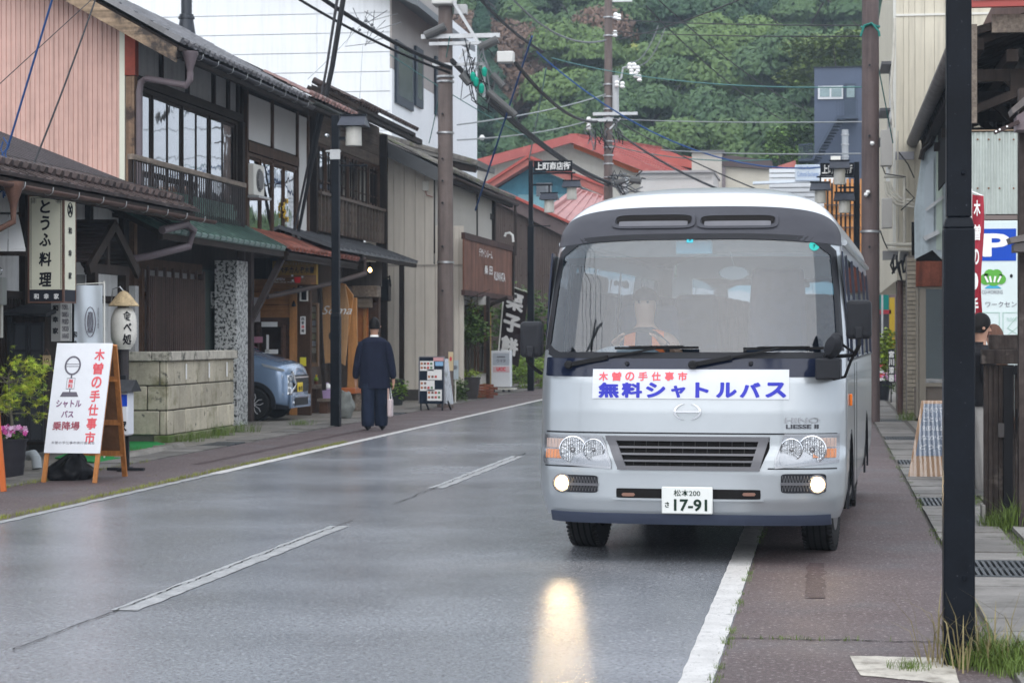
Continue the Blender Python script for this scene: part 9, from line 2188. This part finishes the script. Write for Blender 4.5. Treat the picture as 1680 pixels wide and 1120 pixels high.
while y < 235:
 x = -115.
 while x < 15:
  xx = x + rr.uniform(-1.6,1.6); yy = y + rr.uniform(-1.5,1.5); X_ = xx * CT + yy * ST; Y_ = -xx * ST + yy * CT; px = 840 + FPX * X_ / Y_
  if 600 < px < 1500 or rr.random() < .35:
   n1 = mnoise.noise((xx * .035,yy * .035,5)); n2 = mnoise.noise((xx * .09,yy * .09,9)); zz_ = hill(xx,yy); py = 550 - FPX * (zz_ + 4 - CAMH) / Y_
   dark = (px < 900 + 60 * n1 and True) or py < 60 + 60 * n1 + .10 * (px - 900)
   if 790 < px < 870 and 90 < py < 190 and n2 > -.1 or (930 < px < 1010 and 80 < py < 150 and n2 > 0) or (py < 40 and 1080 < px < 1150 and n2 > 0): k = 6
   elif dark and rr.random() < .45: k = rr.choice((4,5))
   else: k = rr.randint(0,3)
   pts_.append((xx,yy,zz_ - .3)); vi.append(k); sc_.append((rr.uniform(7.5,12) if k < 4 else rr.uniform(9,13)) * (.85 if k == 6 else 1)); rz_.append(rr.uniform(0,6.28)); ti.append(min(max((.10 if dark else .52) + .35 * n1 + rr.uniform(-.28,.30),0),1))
  x += 4.9
 y += 4.4
me = bpy.data.meshes.new('forest'); me.from_pydata(pts_,[],[])
for nm,ty_,dat in (('vi','INT',vi),('sc','FLOAT',sc_),('rz','FLOAT',rz_),('tint','FLOAT',ti)): a = me.attributes.new(nm,ty_,'POINT'); a.data.foreach_set('value',dat)
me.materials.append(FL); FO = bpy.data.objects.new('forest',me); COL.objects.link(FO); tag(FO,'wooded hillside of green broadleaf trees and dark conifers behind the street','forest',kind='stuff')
ng = bpy.data.node_groups.new('forest','GeometryNodeTree'); ng.interface.new_socket('Geometry',in_out='INPUT',socket_type='NodeSocketGeometry'); ng.interface.new_socket('Geometry',in_out='OUTPUT',socket_type='NodeSocketGeometry')
N_ = ng.nodes; L_ = ng.links; gi = N_.new('NodeGroupInput'); go = N_.new('NodeGroupOutput'); ip = N_.new('GeometryNodeInstanceOnPoints'); ci = N_.new('GeometryNodeCollectionInfo'); ci.inputs[0].default_value = fc; ci.inputs['Separate Children'].default_value = True; ci.inputs['Reset Children'].default_value = True
def na(nm,ty_): q = N_.new('GeometryNodeInputNamedAttribute'); q.data_type = ty_; q.inputs[0].default_value = nm; return q.outputs[0]
L_.new(gi.outputs[0],ip.inputs['Points']); L_.new(ci.outputs[0],ip.inputs['Instance']); ip.inputs['Pick Instance'].default_value = True; L_.new(na('vi','INT'),ip.inputs['Instance Index'])
cx_ = N_.new('ShaderNodeCombineXYZ'); L_.new(na('rz','FLOAT'),cx_.inputs[2]); L_.new(cx_.outputs[0],ip.inputs['Rotation']); L_.new(na('sc','FLOAT'),ip.inputs['Scale']); L_.new(ip.outputs[0],go.inputs[0])
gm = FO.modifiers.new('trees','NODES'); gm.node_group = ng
# near trees by the navy building, each its own
def big_tree(label,px,py,y,rx,rz2,m_,seed,n=2600,leaf=.22):
 c = pu(px,py,y); t = thing('broadleaf_tree',label,'tree',(c.x,c.y,0)); gz__ = 0
 m = MB().tube([(c.x,c.y,0),(c.x + .1,c.y,c.z * .5),(c.x,c.y,c.z)],[.22,.16,.05],8);
 for k in range(6): a = k * 1.1; m.tube([(c.x,c.y,c.z * (.5 + .06 * k)),(c.x + rx * .6 * math.cos(a),c.y + rx * .6 * math.sin(a),c.z + rz2 * .2)],[.07,.02],5)
 m.build('trunk',BARK,t); rq = random.Random(seed)
 for k in range(7): d = Vector((rq.gauss(0,.4) * rx,rq.gauss(0,.4) * rx,rq.gauss(0,.4) * rz2)); leafy(t,'crown_clump',c + d,(rx * .55,rx * .55,rz2 * .45),n // 7,leaf,m_,seed + k,.9)
big_tree('green tree at the left corner of the navy building',1312,245,114,1.6,1.6,mat('tree_leaf_mid',(.07,.13,.03),.6,var=.45,sc=4),61)
big_tree('pale green tree left of the navy building, lower one',1285,262,112,1.2,1.2,mat('tree_leaf_pale',(.10,.18,.04),.6,var=.4,sc=4),71)
big_tree('green tree whose crown rises over the navy building roof',1385,92,124,3.4,1.6,mat('tree_leaf_warm',(.11,.16,.035),.6,var=.4,sc=3),81,5000,.28)
HZ = bpy.data.materials.new('haze'); HZ.use_nodes = True; n = HZ.node_tree.nodes; n.clear()
pvn = n.new('ShaderNodeVolumePrincipled'); pvn.inputs['Color'].default_value = (.70,.84,1,1); pvn.inputs['Density'].default_value = .0007; pvn.inputs['Anisotropy'].default_value = .2
mo = n.new('ShaderNodeOutputMaterial'); HZ.node_tree.links.new(pvn.outputs[0],mo.inputs['Volume'])
tag(B(-360,360,-70,650,-1.1,125).build('haze',HZ),kind='stuff')
